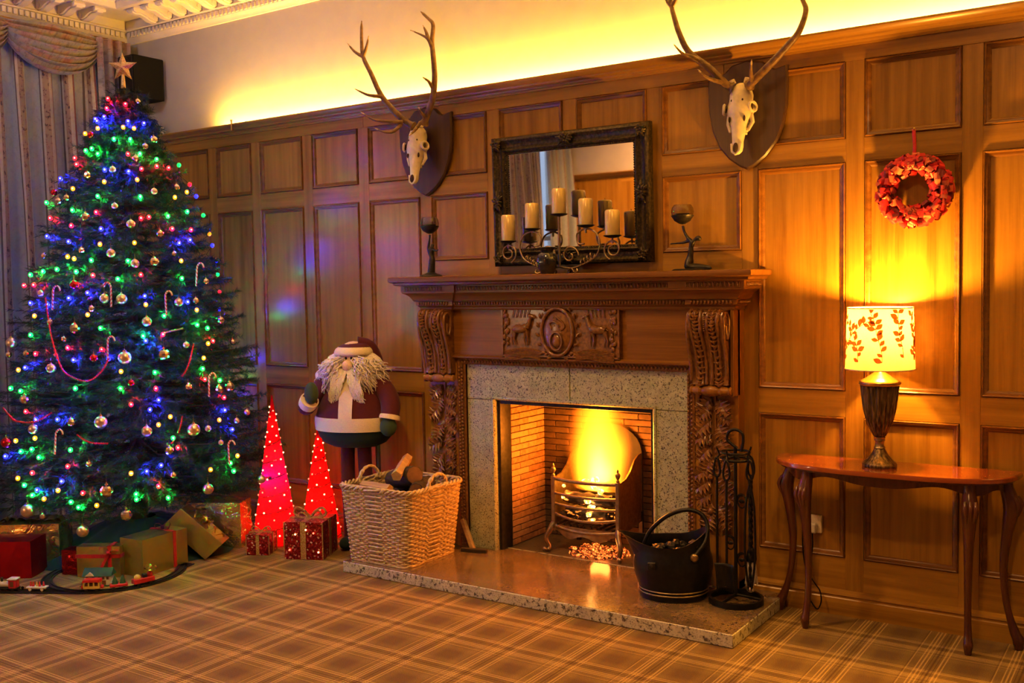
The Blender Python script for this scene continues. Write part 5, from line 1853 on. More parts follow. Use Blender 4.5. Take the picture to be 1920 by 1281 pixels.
# ------------------------------------------------------------------ loudspeaker in the corner
spk = thing('loudspeaker', 'black box loudspeaker fixed high in the corner behind the star', 'speaker', (-6.79, -.13, 3.20))
MB().box(-6.865, -6.675, -.27, .005, 3.185, 3.505, .006).build('cabinet', MATS['black_plastic'], spk)
MB().box(-6.855, -6.685, -.276, -.268, 3.195, 3.495, .003).build('grille', MATS['black_iron'], spk)
MB().tube([(-6.77 + .055 * math.cos(a), -.279, 3.43 + .055 * math.sin(a)) for a in [2 * PI * i / 28 for i in range(28)]], .004, 6, True).build('tweeter_ring', MATS['cast_iron'], spk, 60)
ls = thing('junction_box', 'small dark box with a cable loop on the ledge beside the tree', 'box', (-6.66, -.05, 2.911))
MB().box(-6.70, -6.655, -.075, -.035, 2.911, 2.985, .004).build('case', MATS['black_plastic'], ls)
MB().box(-6.654, -6.645, -.070, -.040, 2.913, 2.975).build('white_side', MATS['white_plastic'], ls)
MB().tube(smooth_path([(-6.69, -.05, 2.985), (-6.72, -.05, 3.03), (-6.76, -.04, 3.04), (-6.78, -.03, 3.0), (-6.77, -.02, 2.93)], 4), .004, 6).build('cable', MATS['black_plastic'], ls, 60)

# ------------------------------------------------------------------ Christmas tree
AXX, AXY = -5.80, -.98
TP = [(0.1, .85), (.58, .98), (1.06, .86), (1.43, .77), (1.74, .69), (2.33, .48), (2.62, .33), (2.88, .21), (3.02, .06), (3.3, 0.02)]


def tree_r(z):
    return float(np.interp(z, [a for a, b in TP], [b for a, b in TP]))


tree = thing('christmas_tree', 'tall dark green Christmas tree standing in the corner by the curtains', 'tree', (AXX, AXY, 0))
t = NT('needles')
co = t.coords('Object', (7, 7, 7))
nz = t.n('TexNoise', i_Vector=co, i_Scale=1.0, i_Detail=4.0)
c = t.ramp(nz.outputs[0], [(0.35, (0.006, 0.022, 0.014)), (0.6, (0.013, 0.042, 0.020)), (0.8, (0.028, 0.065, 0.024))])
t.bsdf(c, 0.45, 0, spec=0.4)
plain('bark_trunk', (0.05, 0.03, 0.018), 0.9, var=0.3, scale=40, bump=0.5)
MB().lathe([(.055, .05), (.05, .6), (.035, 1.6), (.02, 2.5), (.008, 3.02)], (0, 0, 0), 10).build('trunk', MATS['bark_trunk'], tree, 60, world=False)
BULBS = """b-5745,-1226,2788 b-5726,-1228,2773 b-5694,-1200,2800 b-5578,-1113,2771 b-5541,-1026,2765 b-5545,-1312,2448 b-5450,-1214,2439 b-5846,-1416,2409 b-5780,-1561,2044 b-5598,-1537,2005 b-5443,-1422,2079 b-5205,-1050,1993 b-5210,-965,2015 b-5765,-1694,1640 b-5495,-1616,1666 b-5626,-1673,1633 b-5401,-1555,1695 b-5185,-1324,1670 b-5092,-1090,1629 b-5130,-1368,1405 b-5392,-1668,1305 b-5238,-1544,1310 b-5078,-1298,1344 b-5700,-1783,1260 b-5034,-1365,1056 b-5047,-1417,1004 b-5544,-1823,966 b-5411,-1771,968 b-4916,-982,959 b-4885,-955,838 b-5722,-1914,750 b-4957,-1421,684 b-4992,-1494,658 b-5318,-1819,624 b-5448,-1891,574 r-5759,-1123,2931 r-5699,-1175,2857 r-5632,-1089,2888 r-5497,-1180,2554 r-5739,-1372,2491 r-5785,-1352,2536 r-5423,-1141,2459 r-5407,-1042,2483 r-5400,-960,2479 r-5804,-1521,2157 r-5612,-1506,2103 r-5494,-1416,2182 r-5319,-1233,2145 r-5300,-1190,2153 r-5235,-934,2081 r-5402,-1515,1799 r-5223,-1317,1799 r-5884,-1661,1747 r-5770,-1666,1749 r-5471,-1580,1750 r-5094,-1274,1439 r-5022,-967,1384 r-5440,-1671,1376 r-5276,-1562,1363 r-5637,-1753,1342 r-5052,-1368,1125 r-4971,-1079,1156 r-4936,-967,1035 r-5242,-1069,2083 r-5111,-1496,1041 r-4935,-1318,774 r-5218,-1756,555 r-4947,-1451,567 r-5306,-1786,706 r-5496,-1888,668 r-5628,-1833,1009 o-5581,-1147,2731 o-5546,-1095,2727 o-5701,-1243,2725 o-5786,-1274,2697 o-5405,-1187,2388 o-5306,-992,2286 o-5332,-880,2328 o-5682,-1441,2334 o-5518,-1337,2372 o-5421,-1448,1985 o-5297,-1300,1993 o-5572,-1564,1914 o-5529,-1550,1901 o-5169,-1067,1883 o-5172,-1328,1619 o-5071,-1041,1579 o-5707,-1708,1564 o-5376,-1577,1567 o-5001,-1057,1285 o-5757,-1793,1246 o-5177,-1508,1233 o-5017,-1008,1370 o-4985,-1325,956 o-5008,-1391,915 o-5663,-1882,841 o-5524,-1846,861 o-5038,-1565,653 o-5587,-1923,634 o-5331,-1836,573 o-5426,-1865,519 o-5176,-1699,477 o-4848,-1158,625 o-4845,-954,678 o-4903,-1036,906 g-5588,-1210,2651 g-5529,-1137,2651 g-5719,-1319,2580 g-5682,-1302,2591 g-5629,-1298,2554 g-5467,-1116,2558 g-5516,-1386,2281 g-5356,-1205,2279 g-5923,-1468,2262 g-5638,-1478,2199 g-5277,-925,2198 g-5429,-1024,2530 g-5272,-1074,2163 g-5285,-1358,1883 g-5436,-1499,1889 g-5620,-1606,1839 g-5495,-1562,1823 g-5841,-1642,1811 g-5722,-1633,1828 g-5134,-1094,1774 g-5302,-1546,1487 g-5115,-1246,1549 g-5144,-1375,1434 g-5051,-1057,1487 g-5041,-989,1464 g-5704,-1739,1451 g-5072,-1356,1218 g-4986,-1080,1221 g-4963,-973,1141 g-5800,-1820,1136 g-5702,-1817,1124 g-5355,-1688,1142 g-5164,-1525,1135 g-5294,-1425,1775 g-4956,-1333,832 g-5531,-1864,798 g-5474,-1857,755 g-5605,-1886,783 g-5310,-1763,797 g-5533,-1917,598 g-5490,-1897,540 g-5287,-1787,501 g-5262,-1758,467 g-5023,-1548,530 g-4940,-1394,488 g-4839,-1015,642 g-4825,-1004,592 g-5027,-1544,498"""
BAUBLES = """c-5527,-1469,2155,26 s-5325,-1301,2110,26 c-5231,-1165,2050,23 c-5488,-1529,1954,19 s-5346,-1429,1932,26 c-5735,-1621,1925,19 c-5196,-1240,1879,29 s-5243,-1340,1869,26 c-5172,-1114,1928,16 s-5675,-1687,1700,19 s-5305,-1512,1662,28 s-5239,-1443,1657,32 s-5085,-1158,1631,26 c-5068,-1044,1638,20 c-5348,-1569,1604,19 s-5134,-1353,1521,29 c-5407,-1646,1491,31 c-5561,-1704,1530,19 s-5870,-1771,1405,32 c-5454,-1687,1430,16 c-5694,-1782,1346,19 c-5874,-1789,1335,19 r-5282,-1612,1316,22 s-5164,-1489,1314,38 s-5495,-1750,1261,28 s-5020,-1165,1373,19 c-5053,-1302,1323,35 c-5038,-882,1510,23 c-5015,-814,1372,17 c-5097,-939,1756,20 r-5117,-1486,1168,19 c-4969,-1200,1125,22 c-4930,-1002,1092,26 c-4932,-921,1101,30 c-5636,-1838,1082,28 r-5466,-1601,1747,25 s-5188,-1646,951,37 s-5016,-1466,886,31 s-4908,-1220,871,38 s-5530,-1856,915,28 c-5321,-1745,955,25 s-4885,-1133,868,19 s-4904,-812,930,20 s-4881,-915,890,17 s-4855,-1065,776,16 c-4936,-1377,767,25 c-5193,-1728,721,18 c-5100,-1685,566,37 s-5536,-1906,447,40 c-5064,-1589,415,34 s-5264,-1740,326,34 s-4840,-1184,514,32 s-4900,-1381,626,16 r-5719,-1912,831,31 c-5449,-1868,418,18 s-4846,-763,499,27 c-5461,-1079,2611,20 c-5472,-1006,2663,24 s-5320,-1129,2318,20 c-5447,-1162,2528,20 s-5496,-1293,2452,20 c-5609,-1391,2417,23 c-5620,-1006,2921,17 c-5751,-1503,2260,23 c-5690,-1484,2280,20 s-5410,-1347,2222,19 r-5827,-1482,2321,20 c-5316,-965,2355,20 r-5717,-1286,2685,20"""
tw_a, tw_b = [], []
# a twig or two carries every bulb and every ornament
for tok in BULBS.split() + BAUBLES.split():
    q = [int(a) / 1000 for a in tok[1:].split(',')]
    p = np.array(q[:3]) - np.array([AXX, AXY, 0])
    if len(q) > 3:
        p[2] += q[3] * 2.4
    rv = np.array([p[0], p[1], 0.0])
    rv /= np.linalg.norm(rv)
    tv = np.array([-rv[1], rv[0], 0])
    for k_ in range(5 if len(q) < 4 else 2):
        b0 = p - rv * random.uniform(.10, .17) + tv * random.uniform(-.06, .06) + np.array([0, 0, random.uniform(-.03, .05)])
        tw_a.append(b0)
        tw_b.append(p - rv * random.uniform(.0, .03) + tv * random.uniform(-.075, .075) + np.array([0, 0, random.uniform(-.06, .035)]))
br_mb = MB()
z = .36
lay = 0
while z < 2.95:
    R = tree_r(z)
    nb = max(7, int(7 + R * 15))
    for k_ in range(nb):
        a = 2 * PI * k_ / nb + lay * 1.1 + random.uniform(-.12, .12)
        L = max(R - .10, .04) * random.uniform(.86, 1.06)
        dv = np.array([math.cos(a), math.sin(a), 0])
        zz = z + random.uniform(-.03, .03)
        droop = random.uniform(.02, .10) * R
        p0 = np.array([0, 0, zz + .06])

        def pos(f_):
            return p0 + dv * L * f_ + np.array([0, 0, -droop * 4 * f_ * (1 - f_) * .6 - .06 * f_ + .04 * f_ ** 3])
        # keep clear of the two walls
        tip = pos(1.0)
        if AXX + tip[0] < XL + .26 or AXY + tip[1] > -.17:
            L *= .80
        br_mb.tube([tuple(pos(f_)) for f_ in (0.1, .5, 1.0)], [.009, .006, .002], 4)
        perp = np.array([-dv[1], dv[0], 0])
        nt = int(6 + L * 11)
        for q in range(nt):
            f_ = .30 + .70 * (q + random.random()) / nt
            s_ = 1 if q % 2 else -1
            b0 = pos(f_)
            tl = (.07 + .13 * (1 - f_) + .04 * random.random()) * (.7 + .4 * min(1, R))
            d2 = dv * random.uniform(.5, .95) + perp * s_ * random.uniform(.5, 1.0) + np.array([0, 0, random.uniform(-.25, .35)])
            d2 /= np.linalg.norm(d2)
            tw_a.append(b0)
            tw_b.append(b0 + d2 * tl)
        tw_a.append(pos(.78))
        tw_b.append(pos(1.05))
    z += .085 if z < 2.3 else .065
    lay += 1
for k_ in range(14):                                       # top tuft
    a = 2 * PI * k_ / 14
    z0 = 2.86 + .010 * k_
    tw_a.append(np.array([0, 0, z0]))
    tw_b.append(np.array([.10 * math.cos(a * 3), .10 * math.sin(a * 3), z0 + .06]))
br_mb.build('branches', MATS['bark_trunk'], tree, None, world=False, fix=False)['kind'] = 'stuff'
A = np.array(tw_a)
Bv = np.array(tw_b)
NPT = 46
T_ = len(A)
f_ = rng.random((T_, NPT, 1))
base_ = A[:, None, :] * (1 - f_) + Bv[:, None, :] * f_
dirs = (Bv - A) / np.linalg.norm(Bv - A, axis=1, keepdims=True)
rnd = rng.normal(size=(T_, NPT, 3))
rnd -= (rnd * dirs[:, None, :]).sum(-1, keepdims=True) * dirs[:, None, :]
rnd /= np.linalg.norm(rnd, axis=-1, keepdims=True)
nd_ = dirs[:, None, :] * rng.uniform(.45, .9, (T_, NPT, 1)) + rnd * .85
nd_ /= np.linalg.norm(nd_, axis=-1, keepdims=True)
ln = rng.uniform(.026, .044, (T_, NPT, 1))
wv = np.cross(nd_, rnd + .3)
wv /= np.linalg.norm(wv, axis=-1, keepdims=True)
v0 = base_ - wv * .0018
v1 = base_ + wv * .0018
v2 = base_ + nd_ * ln
vv = np.stack([v0, v1, v2], axis=2).reshape(-1, 3)
nme = bpy.data.meshes.new('needles')
nme.vertices.add(len(vv))
nme.vertices.foreach_set('co', vv.ravel())
nt_ = len(vv) // 3
nme.loops.add(nt_ * 3)
nme.loops.foreach_set('vertex_index', np.arange(nt_ * 3, dtype=np.int32))
nme.polygons.add(nt_)
nme.polygons.foreach_set('loop_start', np.arange(0, nt_ * 3, 3, dtype=np.int32))
nme.polygons.foreach_set('loop_total', np.full(nt_, 3, dtype=np.int32))
nme.update(calc_edges=True)
nme.materials.append(MATS['needles'])
no = bpy.data.objects.new('needles', nme)
COL.objects.link(no)
no.parent = tree
no['kind'] = 'stuff'
sk_ = MB()
n_ = 48
for j, (r, zz) in enumerate(((.10, .20), (.22, .16), (.40, .07), (.56, .022), (.66, .004))):
    for k_ in range(n_):
        a = 2 * PI * k_ / n_
        rr = r * (1 + .05 * math.sin(7 * a) * (j > 1))
        sk_.v.append((rr * math.cos(a), rr * math.sin(a), zz + (.012 * math.sin(11 * a) + .012 if 0 < j < 4 else 0)))
for j in range(4):
    for k_ in range(n_):
        sk_.f.append((j * n_ + k_, j * n_ + (k_ + 1) % n_, (j + 1) * n_ + (k_ + 1) % n_, (j + 1) * n_ + k_))
sko = sk_.mesh('tree_skirt', MATS['skirt_green'], 60)
so2 = bpy.data.objects.new('tree_skirt', sko)
COL.objects.link(so2)
so2.location = (AXX, AXY, 0)
tag(so2, 'dark green cloth skirt gathered round the foot of the tree', 'tree skirt')

# star
t = NT('gold_glitter')
co = t.coords('Object', (160, 160, 160))
vo = t.n('TexVoronoi', i_Vector=co, i_Scale=1.0)
c = t.ramp(vo.outputs['Distance'], [(0.0, (0.95, 0.78, 0.42)), (0.6, (0.55, 0.36, 0.12))])
t.bsdf(c, 0.30, 0.85, t.bump(vo.outputs['Distance'], 0.6, 0.004))
star = thing('tree_star', 'gold glitter star on the top of the Christmas tree', 'star', (AXX, AXY, 3.03))
pts = []
for i in range(10):
    a = PI / 2 + i * PI / 5
    r = .098 if i % 2 == 0 else .042
    pts.append((r * math.cos(a), r * math.sin(a)))
sm = MB()
ring_ = [(x, 0, y) for x, y in pts]
sm.add(ring_ + [(0, -.022, 0), (0, .022, 0)], [(i, (i + 1) % 10, 10) for i in range(10)] + [((i + 1) % 10, i, 11) for i in range(10)],
       Matrix.Translation((0, 0, .135)) @ Matrix.Rotation(math.radians(34), 4, 'Z'))
sm.build('star', MATS['gold_glitter'], star, None, world=False)
MB().lathe([(.016, 0), (.013, .05), (.009, .09)], n=12).build('stem', MATS['gold_glitter'], star, 50, world=False)

# fairy lights
COLS = {'b': ('blue_bulb', (0.012, 0.014, 1.0), (0.6, 0.65, 1.0)), 'r': ('red_bulb', (1.0, 0.006, 0.016), (1.0, 0.45, 0.45)),
        'o': ('orange_bulb', (1.0, 0.22, 0.006), (1.0, 0.75, 0.35)), 'g': ('green_bulb', (0.004, 1.0, 0.07), (0.5, 1.0, 0.7))}
fl_ = thing('fairy_lights', 'string of blue, green, red and orange fairy lights wound round the Christmas tree', 'string lights', (AXX, AXY, 0))
bmesh_ = {}
for k_, (nm, col, core) in COLS.items():
    t = NT('glow_' + nm)
    nz = t.n('TexNoise', i_Vector=t.coords('Object', (90, 90, 90)), i_Scale=1.0)
    e = t.ramp(nz.outputs[0], [(0.2, tuple(x * .8 for x in col)), (0.8, col)])
    t.bsdf(col, 0.3, 0, emit=e, emit_s=BULB_S[k_])
    t = NT('core_' + nm)
    nz = t.n('TexNoise', i_Vector=t.coords('Object', (90, 90, 90)), i_Scale=1.0)
    e = t.ramp(nz.outputs[0], [(0.2, tuple(x * .9 for x in core)), (0.8, core)])
    t.bsdf(core, 0.3, 0, emit=e, emit_s=6.0)
    for q in ('glow_', 'core_'):
        MATS[q + nm].cycles.emission_sampling = 'NONE'
    bmesh_[k_] = (MB().ell((0, 0, 0), (.0130, .0130, .0145), 10, 7).mesh(nm, MATS['glow_' + nm], 60),
                  MB().ell((0, 0, 0), (.0055, .0055, .0055), 8, 5).mesh('bulb_glint', MATS['core_' + nm], 60))
wire = []
_bl = {}


def bulb_light(k_, p):
    if k_ == 'o':
        return                                   # the dim orange bulbs only glow
    if k_ not in _bl:
        d = bpy.data.lights.new('bulb_light', 'POINT')
        d.energy = BULB_W[k_]
        d.color = COLS[k_][1]
        d.shadow_soft_size = .012
        _bl[k_] = d
    o = bpy.data.objects.new('bulb_light', _bl[k_])
    COL.objects.link(o)
    o.location = p


camp = Vector((0, -5.07, 1.7))
for tok in BULBS.split():
    k_ = tok[0]
    p = Vector([int(q) / 1000 for q in tok[1:].split(',')])
    rad_ = Vector((p.x - AXX, p.y - AXY, .25)).normalized()
    p = p + rad_ * .006
    wire.append(p.copy())
    b1 = inst(COLS[k_][0], bmesh_[k_][0], fl_, tuple(p))
    tip = rad_ * .0080
    inst('bulb_glint', bmesh_[k_][1], b1, tuple((rad_ * .4 + (camp - p).normalized()).normalized() * .0095), world=False)  # added white bead turned to the camera, imitates the bulb's clipped bright centre
    bulb_light(k_, p - rad_ * .030)
# more of the string on the sides turned to the walls and the curtain
for i in range(20):
    zz = .45 + 2.2 * ((i * .618) % 1.0)
    a = .55 + 1.9 * ((i * .381) % 1.0)
    rr = tree_r(zz) * .90
    p = Vector((AXX + rr * math.cos(a), AXY + rr * math.sin(a), zz))
    if p.x < XL + .2 or p.y > -.05:
        continue
    wire.append(p)
    k_ = 'bgrbgob'[i % 7]
    inst(COLS[k_][0], bmesh_[k_][0], fl_, tuple(p))
    bulb_light(k_, p + Vector((p.x - AXX, p.y - AXY, .1)).normalized() * .03)
wm = MB()
ws = sorted(wire, key=lambda q: q.z)
used = set()
for i, p in enumerate(ws):
    near = sorted((q for j, q in enumerate(ws) if j != i and (j, i) not in used), key=lambda q: (q - p).length)[:1]
    for q in near:
        used.add((i, ws.index(q)))
        mid = (p + q) / 2
        cen = Vector((AXX, AXY, mid.z))
        mid = cen + (mid - cen) * .90
        wm.tube([p, mid, q], .0018, 4)
wo = wm.build('wire', MATS['black_plastic'], fl_, None, fix=False)
wo['kind'] = 'stuff'

# baubles
plain('bauble_satin', (0.72, 0.58, 0.42), 0.30, 1.0, var=0.08, scale=20)
plain('bauble_mirror', (0.86, 0.74, 0.56), 0.10, 1.0, var=0.05, scale=20)
plain('bauble_red', (0.55, 0.02, 0.03), 0.22, 0.9, var=0.1, scale=60)
KINDS = {'s': ('bauble_satin', 'satin silver-gold bauble'), 'c': ('bauble_mirror', 'faceted mirrored bauble'), 'r': ('bauble_red', 'shiny red bauble')}
ball = {'s': MB().ell((0, 0, 0), 1.0, 20, 14).mesh('ball', MATS['bauble_satin'], 60), 'r': MB().ell((0, 0, 0), 1.0, 20, 14).mesh('ball', MATS['bauble_red'], 60),
        'c': MB().ell((0, 0, 0), 1.0, 12, 9).mesh('ball', MATS['bauble_mirror'])}
cap_me = MB().lathe([(0, -.05), (.24, -.05), (.24, .14), (.12, .20), (0, .20)], n=12).mesh('cap', MATS['brass'], 40)
loop_me = MB().tube([(.10 * math.cos(a), 0, .30 + .10 * math.sin(a)) for a in [2 * PI * i / 12 for i in range(12)]], .025, 5, True).tube([(0, 0, .38), (0, 0, 1.3)], .02, 4).mesh('hanger', MATS['brass'])
ORD = ['first', 'second', 'third', 'fourth', 'fifth', 'sixth', 'seventh', 'eighth', 'ninth', 'tenth', 'eleventh', 'twelfth', 'thirteenth', 'fourteenth', 'fifteenth', 'sixteenth', 'seventeenth', 'eighteenth', 'nineteenth', 'twentieth']
ORD += ['twenty-' + q for q in ORD[:9]] + ['thirtieth'] + ['thirty-' + q for q in ORD[:9]] + ['fortieth']
bl = []
for tok in BAUBLES.split():
    x, y, z, r = [int(q) / 1000 for q in tok[1:].split(',')]
    bl.append((tok[0], x, y, z, r))
cnt = {'s': 0, 'c': 0, 'r': 0}
for (k_, x, y, z, r) in sorted(bl, key=lambda q: -q[3]):
    lab = '%s on the Christmas tree, %s of its kind from the top' % (KINDS[k_][1], ORD[cnt[k_]])
    cnt[k_] += 1
    b = thing('bauble', lab, 'bauble', (x, y, z), group=KINDS[k_][1] + 's on the tree')
    inst('ball', ball[k_], b, (0, 0, 0), (0, 0, random.random() * 3), (r, r, r), world=False)
    inst('cap', cap_me, b, (0, 0, r * .98), (0, 0, 0), (r, r, r), world=False)
    inst('hanger', loop_me, b, (0, 0, r * .98), (0, 0, random.random() * 3), (r, r, r), world=False)

# candy canes
t = NT('candy_stripe')
wv_ = t.n('TexWave', i_Vector=t.coords('Object', (1, 1, 1), rot=(0, .6, .4)), i_Scale=26.0)
c = t.ramp(wv_.outputs['Fac'], [(0.0, (0.70, 0.62, 0.52)), (0.5, (0.70, 0.62, 0.52)), (0.51, (0.55, 0.02, 0.03))], 'CONSTANT')
t.bsdf(c, 0.3, 0, coat=0.4)
cane_me = MB().tube(smooth_path([(0, 0, -.075), (0, 0, .03), (.004, 0, .055), (.018, 0, .070), (.034, 0, .062), (.040, 0, .042)], 4), .0055, 7).mesh('candy_cane', MATS['candy_stripe'], 60)
for (x, y, z, rz, lab) in ((-5.565, -1.678, 1.674, .6, 'candy cane on the curtain side of the tree at mid height'), (-5.274, -1.489, 1.687, 3.9, 'candy cane near the middle of the tree beside two satin baubles'),
                           (-5.099, -1.24, 1.63, .6, 'candy cane on the wall side of the tree above a bright green light'), (-5.105, -1.0, 1.802, .6, 'highest candy cane on the wall side edge of the tree'),
                           (-5.227, -1.556, 1.373, .6, 'candy cane hooked at the end of the long red bead loop'), (-4.933, -1.075, 1.128, .8, 'candy cane low on the wall side, above the bottom branches'),
                           (-5.373, -1.817, .85, .6, 'candy cane low on the curtain side of the tree'), (-4.827, -1.031, .714, .6, 'lowest candy cane, near the red light cones')):
    o = inst('candy_cane', cane_me, None, (x, y, z), (0, random.uniform(-.12, .12), rz))
    tag(o, lab, 'candy cane', 'candy canes on the tree')

# bead garlands
GAR = [ [(-5.617, -1.693, 1.674), (-5.561, -1.713, 1.543), (-5.511, -1.726, 1.425), (-5.421, -1.729, 1.262), (-5.346, -1.701, 1.206), (-5.276, -1.656, 1.189), (-5.23, -1.602, 1.239), (-5.211, -1.559, 1.318)] ,
[(-5.002, -1.124, 1.38), (-4.987, -1.163, 1.292), (-4.981, -1.202, 1.222), (-4.981, -1.234, 1.189)] ,
[(-5.801, -1.876, 1.027), (-5.722, -1.884, 0.985), (-5.653, -1.883, 0.957), (-5.531, -1.853, 0.955), (-5.458, -1.821, 0.987), (-5.427, -1.799, 1.011)] ,
[(-4.935, -1.276, 0.959), (-4.928, -1.299, 0.899), (-4.924, -1.319, 0.864)] ,
[(-5.07, -1.28, 1.455), (-5.052, -1.229, 1.462), (-5.038, -1.17, 1.473)] ,
[(-5.272, -1.746, 0.887), (-5.228, -1.723, 0.853), (-5.189, -1.698, 0.837), (-5.129, -1.643, 0.831)] ]
plain('bead_red', (0.60, 0.03, 0.06), 0.25, 0.4, var=0.1, scale=60)
plain('bead_gold', (0.70, 0.48, 0.14), 0.25, 0.9, var=0.1, scale=60)
GL = ['long red bead loop hanging in a deep curve on the tree front', 'red bead strand hanging down the wall side of the tree', 'red bead swag low on the curtain side of the tree',
      'short red bead strand above a large satin bauble', 'short gold bead strand reaching to a green light', 'dark red bead swag at the middle of the lower tree']
for pts_, lab in zip(GAR, GL):
    P = smooth_path(pts_, 22)
    rr = [.0052 + .0022 * math.sin(i * PI / 1.5) for i in range(len(P))]
    o = MB().tube(P, rr, 6).build('bead_garland', MATS['bead_gold' if 'gold' in lab else 'bead_red'], None, 60, base=tuple(P[0]))
    tag(o, lab, 'garland', 'bead garlands on the tree')

# ------------------------------------------------------------------ presents
def foil(name, color, rough, bump=0.6, sc=9.0):
    t = NT(name)
    co = t.coords('Object', (sc, sc, sc), rnd=True)
    n1 = t.n('TexNoise', i_Vector=co, i_Scale=1.0, i_Detail=3.0, i_Distortion=1.2)
    c = t.ramp(n1.outputs[0], [(0.3, tuple(x * .85 for x in color)), (0.7, color)])
    t.bsdf(c, rough, 0.85, t.bump(n1.outputs[0], bump, 0.03))


foil('gold_paper', (0.62, 0.42, 0.12), 0.30, .35, 7)
foil('gold_foil', (0.78, 0.56, 0.22), 0.20, .8, 8)
foil('red_paper', (0.50, 0.012, 0.02), 0.38, .3, 6)
foil('red_foil', (0.42, 0.015, 0.02), 0.25, .7, 12)
foil('gold_ribbon', (0.90, 0.58, 0.12), 0.16, .3, 20)
rvec = Vector((.829, .559, 0))


def parcel(name, label, center, rz, w, d, h, mat, group, bulge=.004, crumple=0.0):
    th = thing(name, label, 'present', center, rz, group)
    n = 7
    mb = MB()
    # subdivided box with soft, slightly crumpled faces
    def face(o_, u_, v_, nn):
        def fn(a, b):
            e = 16 * a * (1 - a) * b * (1 - b)
            k_ = bulge * e + crumple * e * math.sin(a * 9 + b * 5 + o_[0] * 40) * math.cos(b * 7 - a * 4)
            return tuple(o_[i] + u_[i] * a + v_[i] * b + nn[i] * k_ for i in range(3))
        mb.grid(fn, n, n)
    face((-w / 2, -d / 2, 0), (w, 0, 0), (0, 0, h), (0, -1, 0))
    face((w / 2, d / 2, 0), (-w, 0, 0), (0, 0, h), (0, 1, 0))
    face((w / 2, -d / 2, 0), (0, d, 0), (0, 0, h), (1, 0, 0))
    face((-w / 2, d / 2, 0), (0, -d, 0), (0, 0, h), (-1, 0, 0))
    face((-w / 2, -d / 2, h), (w, 0, 0), (0, d, 0), (0, 0, 1))
    face((-w / 2, d / 2, 0.001), (w, 0, 0), (0, -d, 0), (0, 0, 0))
    mb.build('wrapped_box', MATS[mat], th, 35, world=False)
    return th


def band(th, w, d, h, x=None, z=None, y=None, bw=.011, mat='ribbon_red', e=.006):
    mb = MB()
    if x is not None:
        mb.box(x - bw, x + bw, -d / 2 - e, d / 2 + e, h - .001, h + e).box(x - bw, x + bw, -d / 2 - e, -d / 2 + .001, 0.002, h + e).box(x - bw, x + bw, d / 2 - .001, d / 2 + e, .002, h + e)
    if z is not None:
        mb.box(-w / 2 - e, w / 2 + e, -d / 2 - e, -d / 2 + .001, z - bw, z + bw).box(w / 2 - .001, w / 2 + e, -d / 2 - e, d / 2 + e, z - bw, z + bw)
    if y is not None:
        mb.box(-w / 2 - e, w / 2 + e, y - bw, y + bw, h - .001, h + e).box(w / 2 - .001, w / 2 + e, y - bw, y + bw, .002, h + e).box(-w / 2 - e, -w / 2 + .001, y - bw, y + bw, .002, h + e)
    mb.build('ribbon', MATS[mat], th, None, world=False)


def bow(th, c, s, mat, n=6, tails=True):
    for i in range(n):
        a = 2 * PI * i / n
        up = .35 + .5 * (i % 2)
        P = []
        for k_ in range(9):
            f_ = k_ / 8
            ang = f_ * 2 * PI
            rr = s * (1 - math.cos(ang)) * .5
            P.append((c[0] + math.cos(a) * rr, c[1] + math.sin(a) * rr, c[2] + s * up * (.5 * math.sin(ang) + .55 * math.sin(ang / 2))))
        mb = MB()
        tv = Vector((-math.sin(a), math.cos(a), 0)) * s * .16
        for p in P:
            mb.v.append(tuple(Vector(p) - tv))
            mb.v.append(tuple(Vector(p) + tv))
        for k_ in range(8):
            mb.f.append((2 * k_, 2 * k_ + 1, 2 * k_ + 3, 2 * k_ + 2))
        mb.build('bow_loop', MATS[mat], th, 60, world=False)
    MB().ell(c, (s * .14, s * .14, s * .12), 8, 6).build('bow_knot', MATS[mat], th, 60, world=False)


G = 'presents round the foot of the tree'
parcel('present', 'plain red wrapped box at the photo edge, in front of gold foil', (-5.905, -1.825, 0.001), .594, .36, .20, .222, 'red_paper', G)
g2 = parcel('present', 'crumpled bright gold foil parcel behind the red box', (-6.10, -1.56, 0.001), .65, .42, .22, .25, 'gold_foil', G, .012, .022)
for i in range(7):                                        # folded foil standing up on its top
    x = -.18 + i * .055
    MB().grid(lambda u, v: (x + .09 * u, -.09 + .16 * v + .02 * math.sin(u * 5 + i), .252 + .032 * math.sin(PI * u) * (1 + .4 * math.sin(v * 6 + i)) * (1 - v * .4)), 5, 5).build('foil_fold', MATS['gold_foil'], g2, 20, world=False)
parcel('present', 'small red and silver foil box beside the toy station', (-5.585, -1.60, 0.001), .45, .10, .10, .150, 'red_foil', G, .003, .006)
g4 = parcel('present', 'flat gold parcel tied with a red ribbon behind the toy station', (-5.385, -1.548, 0.001), .56, .26, .085, .185, 'gold_paper', G, .004, .006)
band(g4, .26, .085, .185, z=.128)
band(g4, .26, .085, .185, x=.07)
bow(g4, (.07, -.052, .150), .055, 'ribbon_red', 5)
for s_ in (-1, 1):
    MB().grid(lambda u, v: (.07 - .05 * u + s_ * .012 * (v - .5) - (.03 if s_ > 0 else 0) * u, -.056 - .02 * u, .140 - .10 * u + .012 * v), 6, 2).build('ribbon_tail', MATS['ribbon_red'], g4, 60, world=False)
g5 = parcel('present', 'large upright gold box with one vertical red ribbon, inside the train loop', (-5.235, -1.285, 0.001), 0.10, .19, .35, .222, 'gold_paper', G, .002, .002)
band(g5, .19, .35, .222, y=.07)
bow(g5, (0, .07, .228), .05, 'ribbon_darkred', 5)
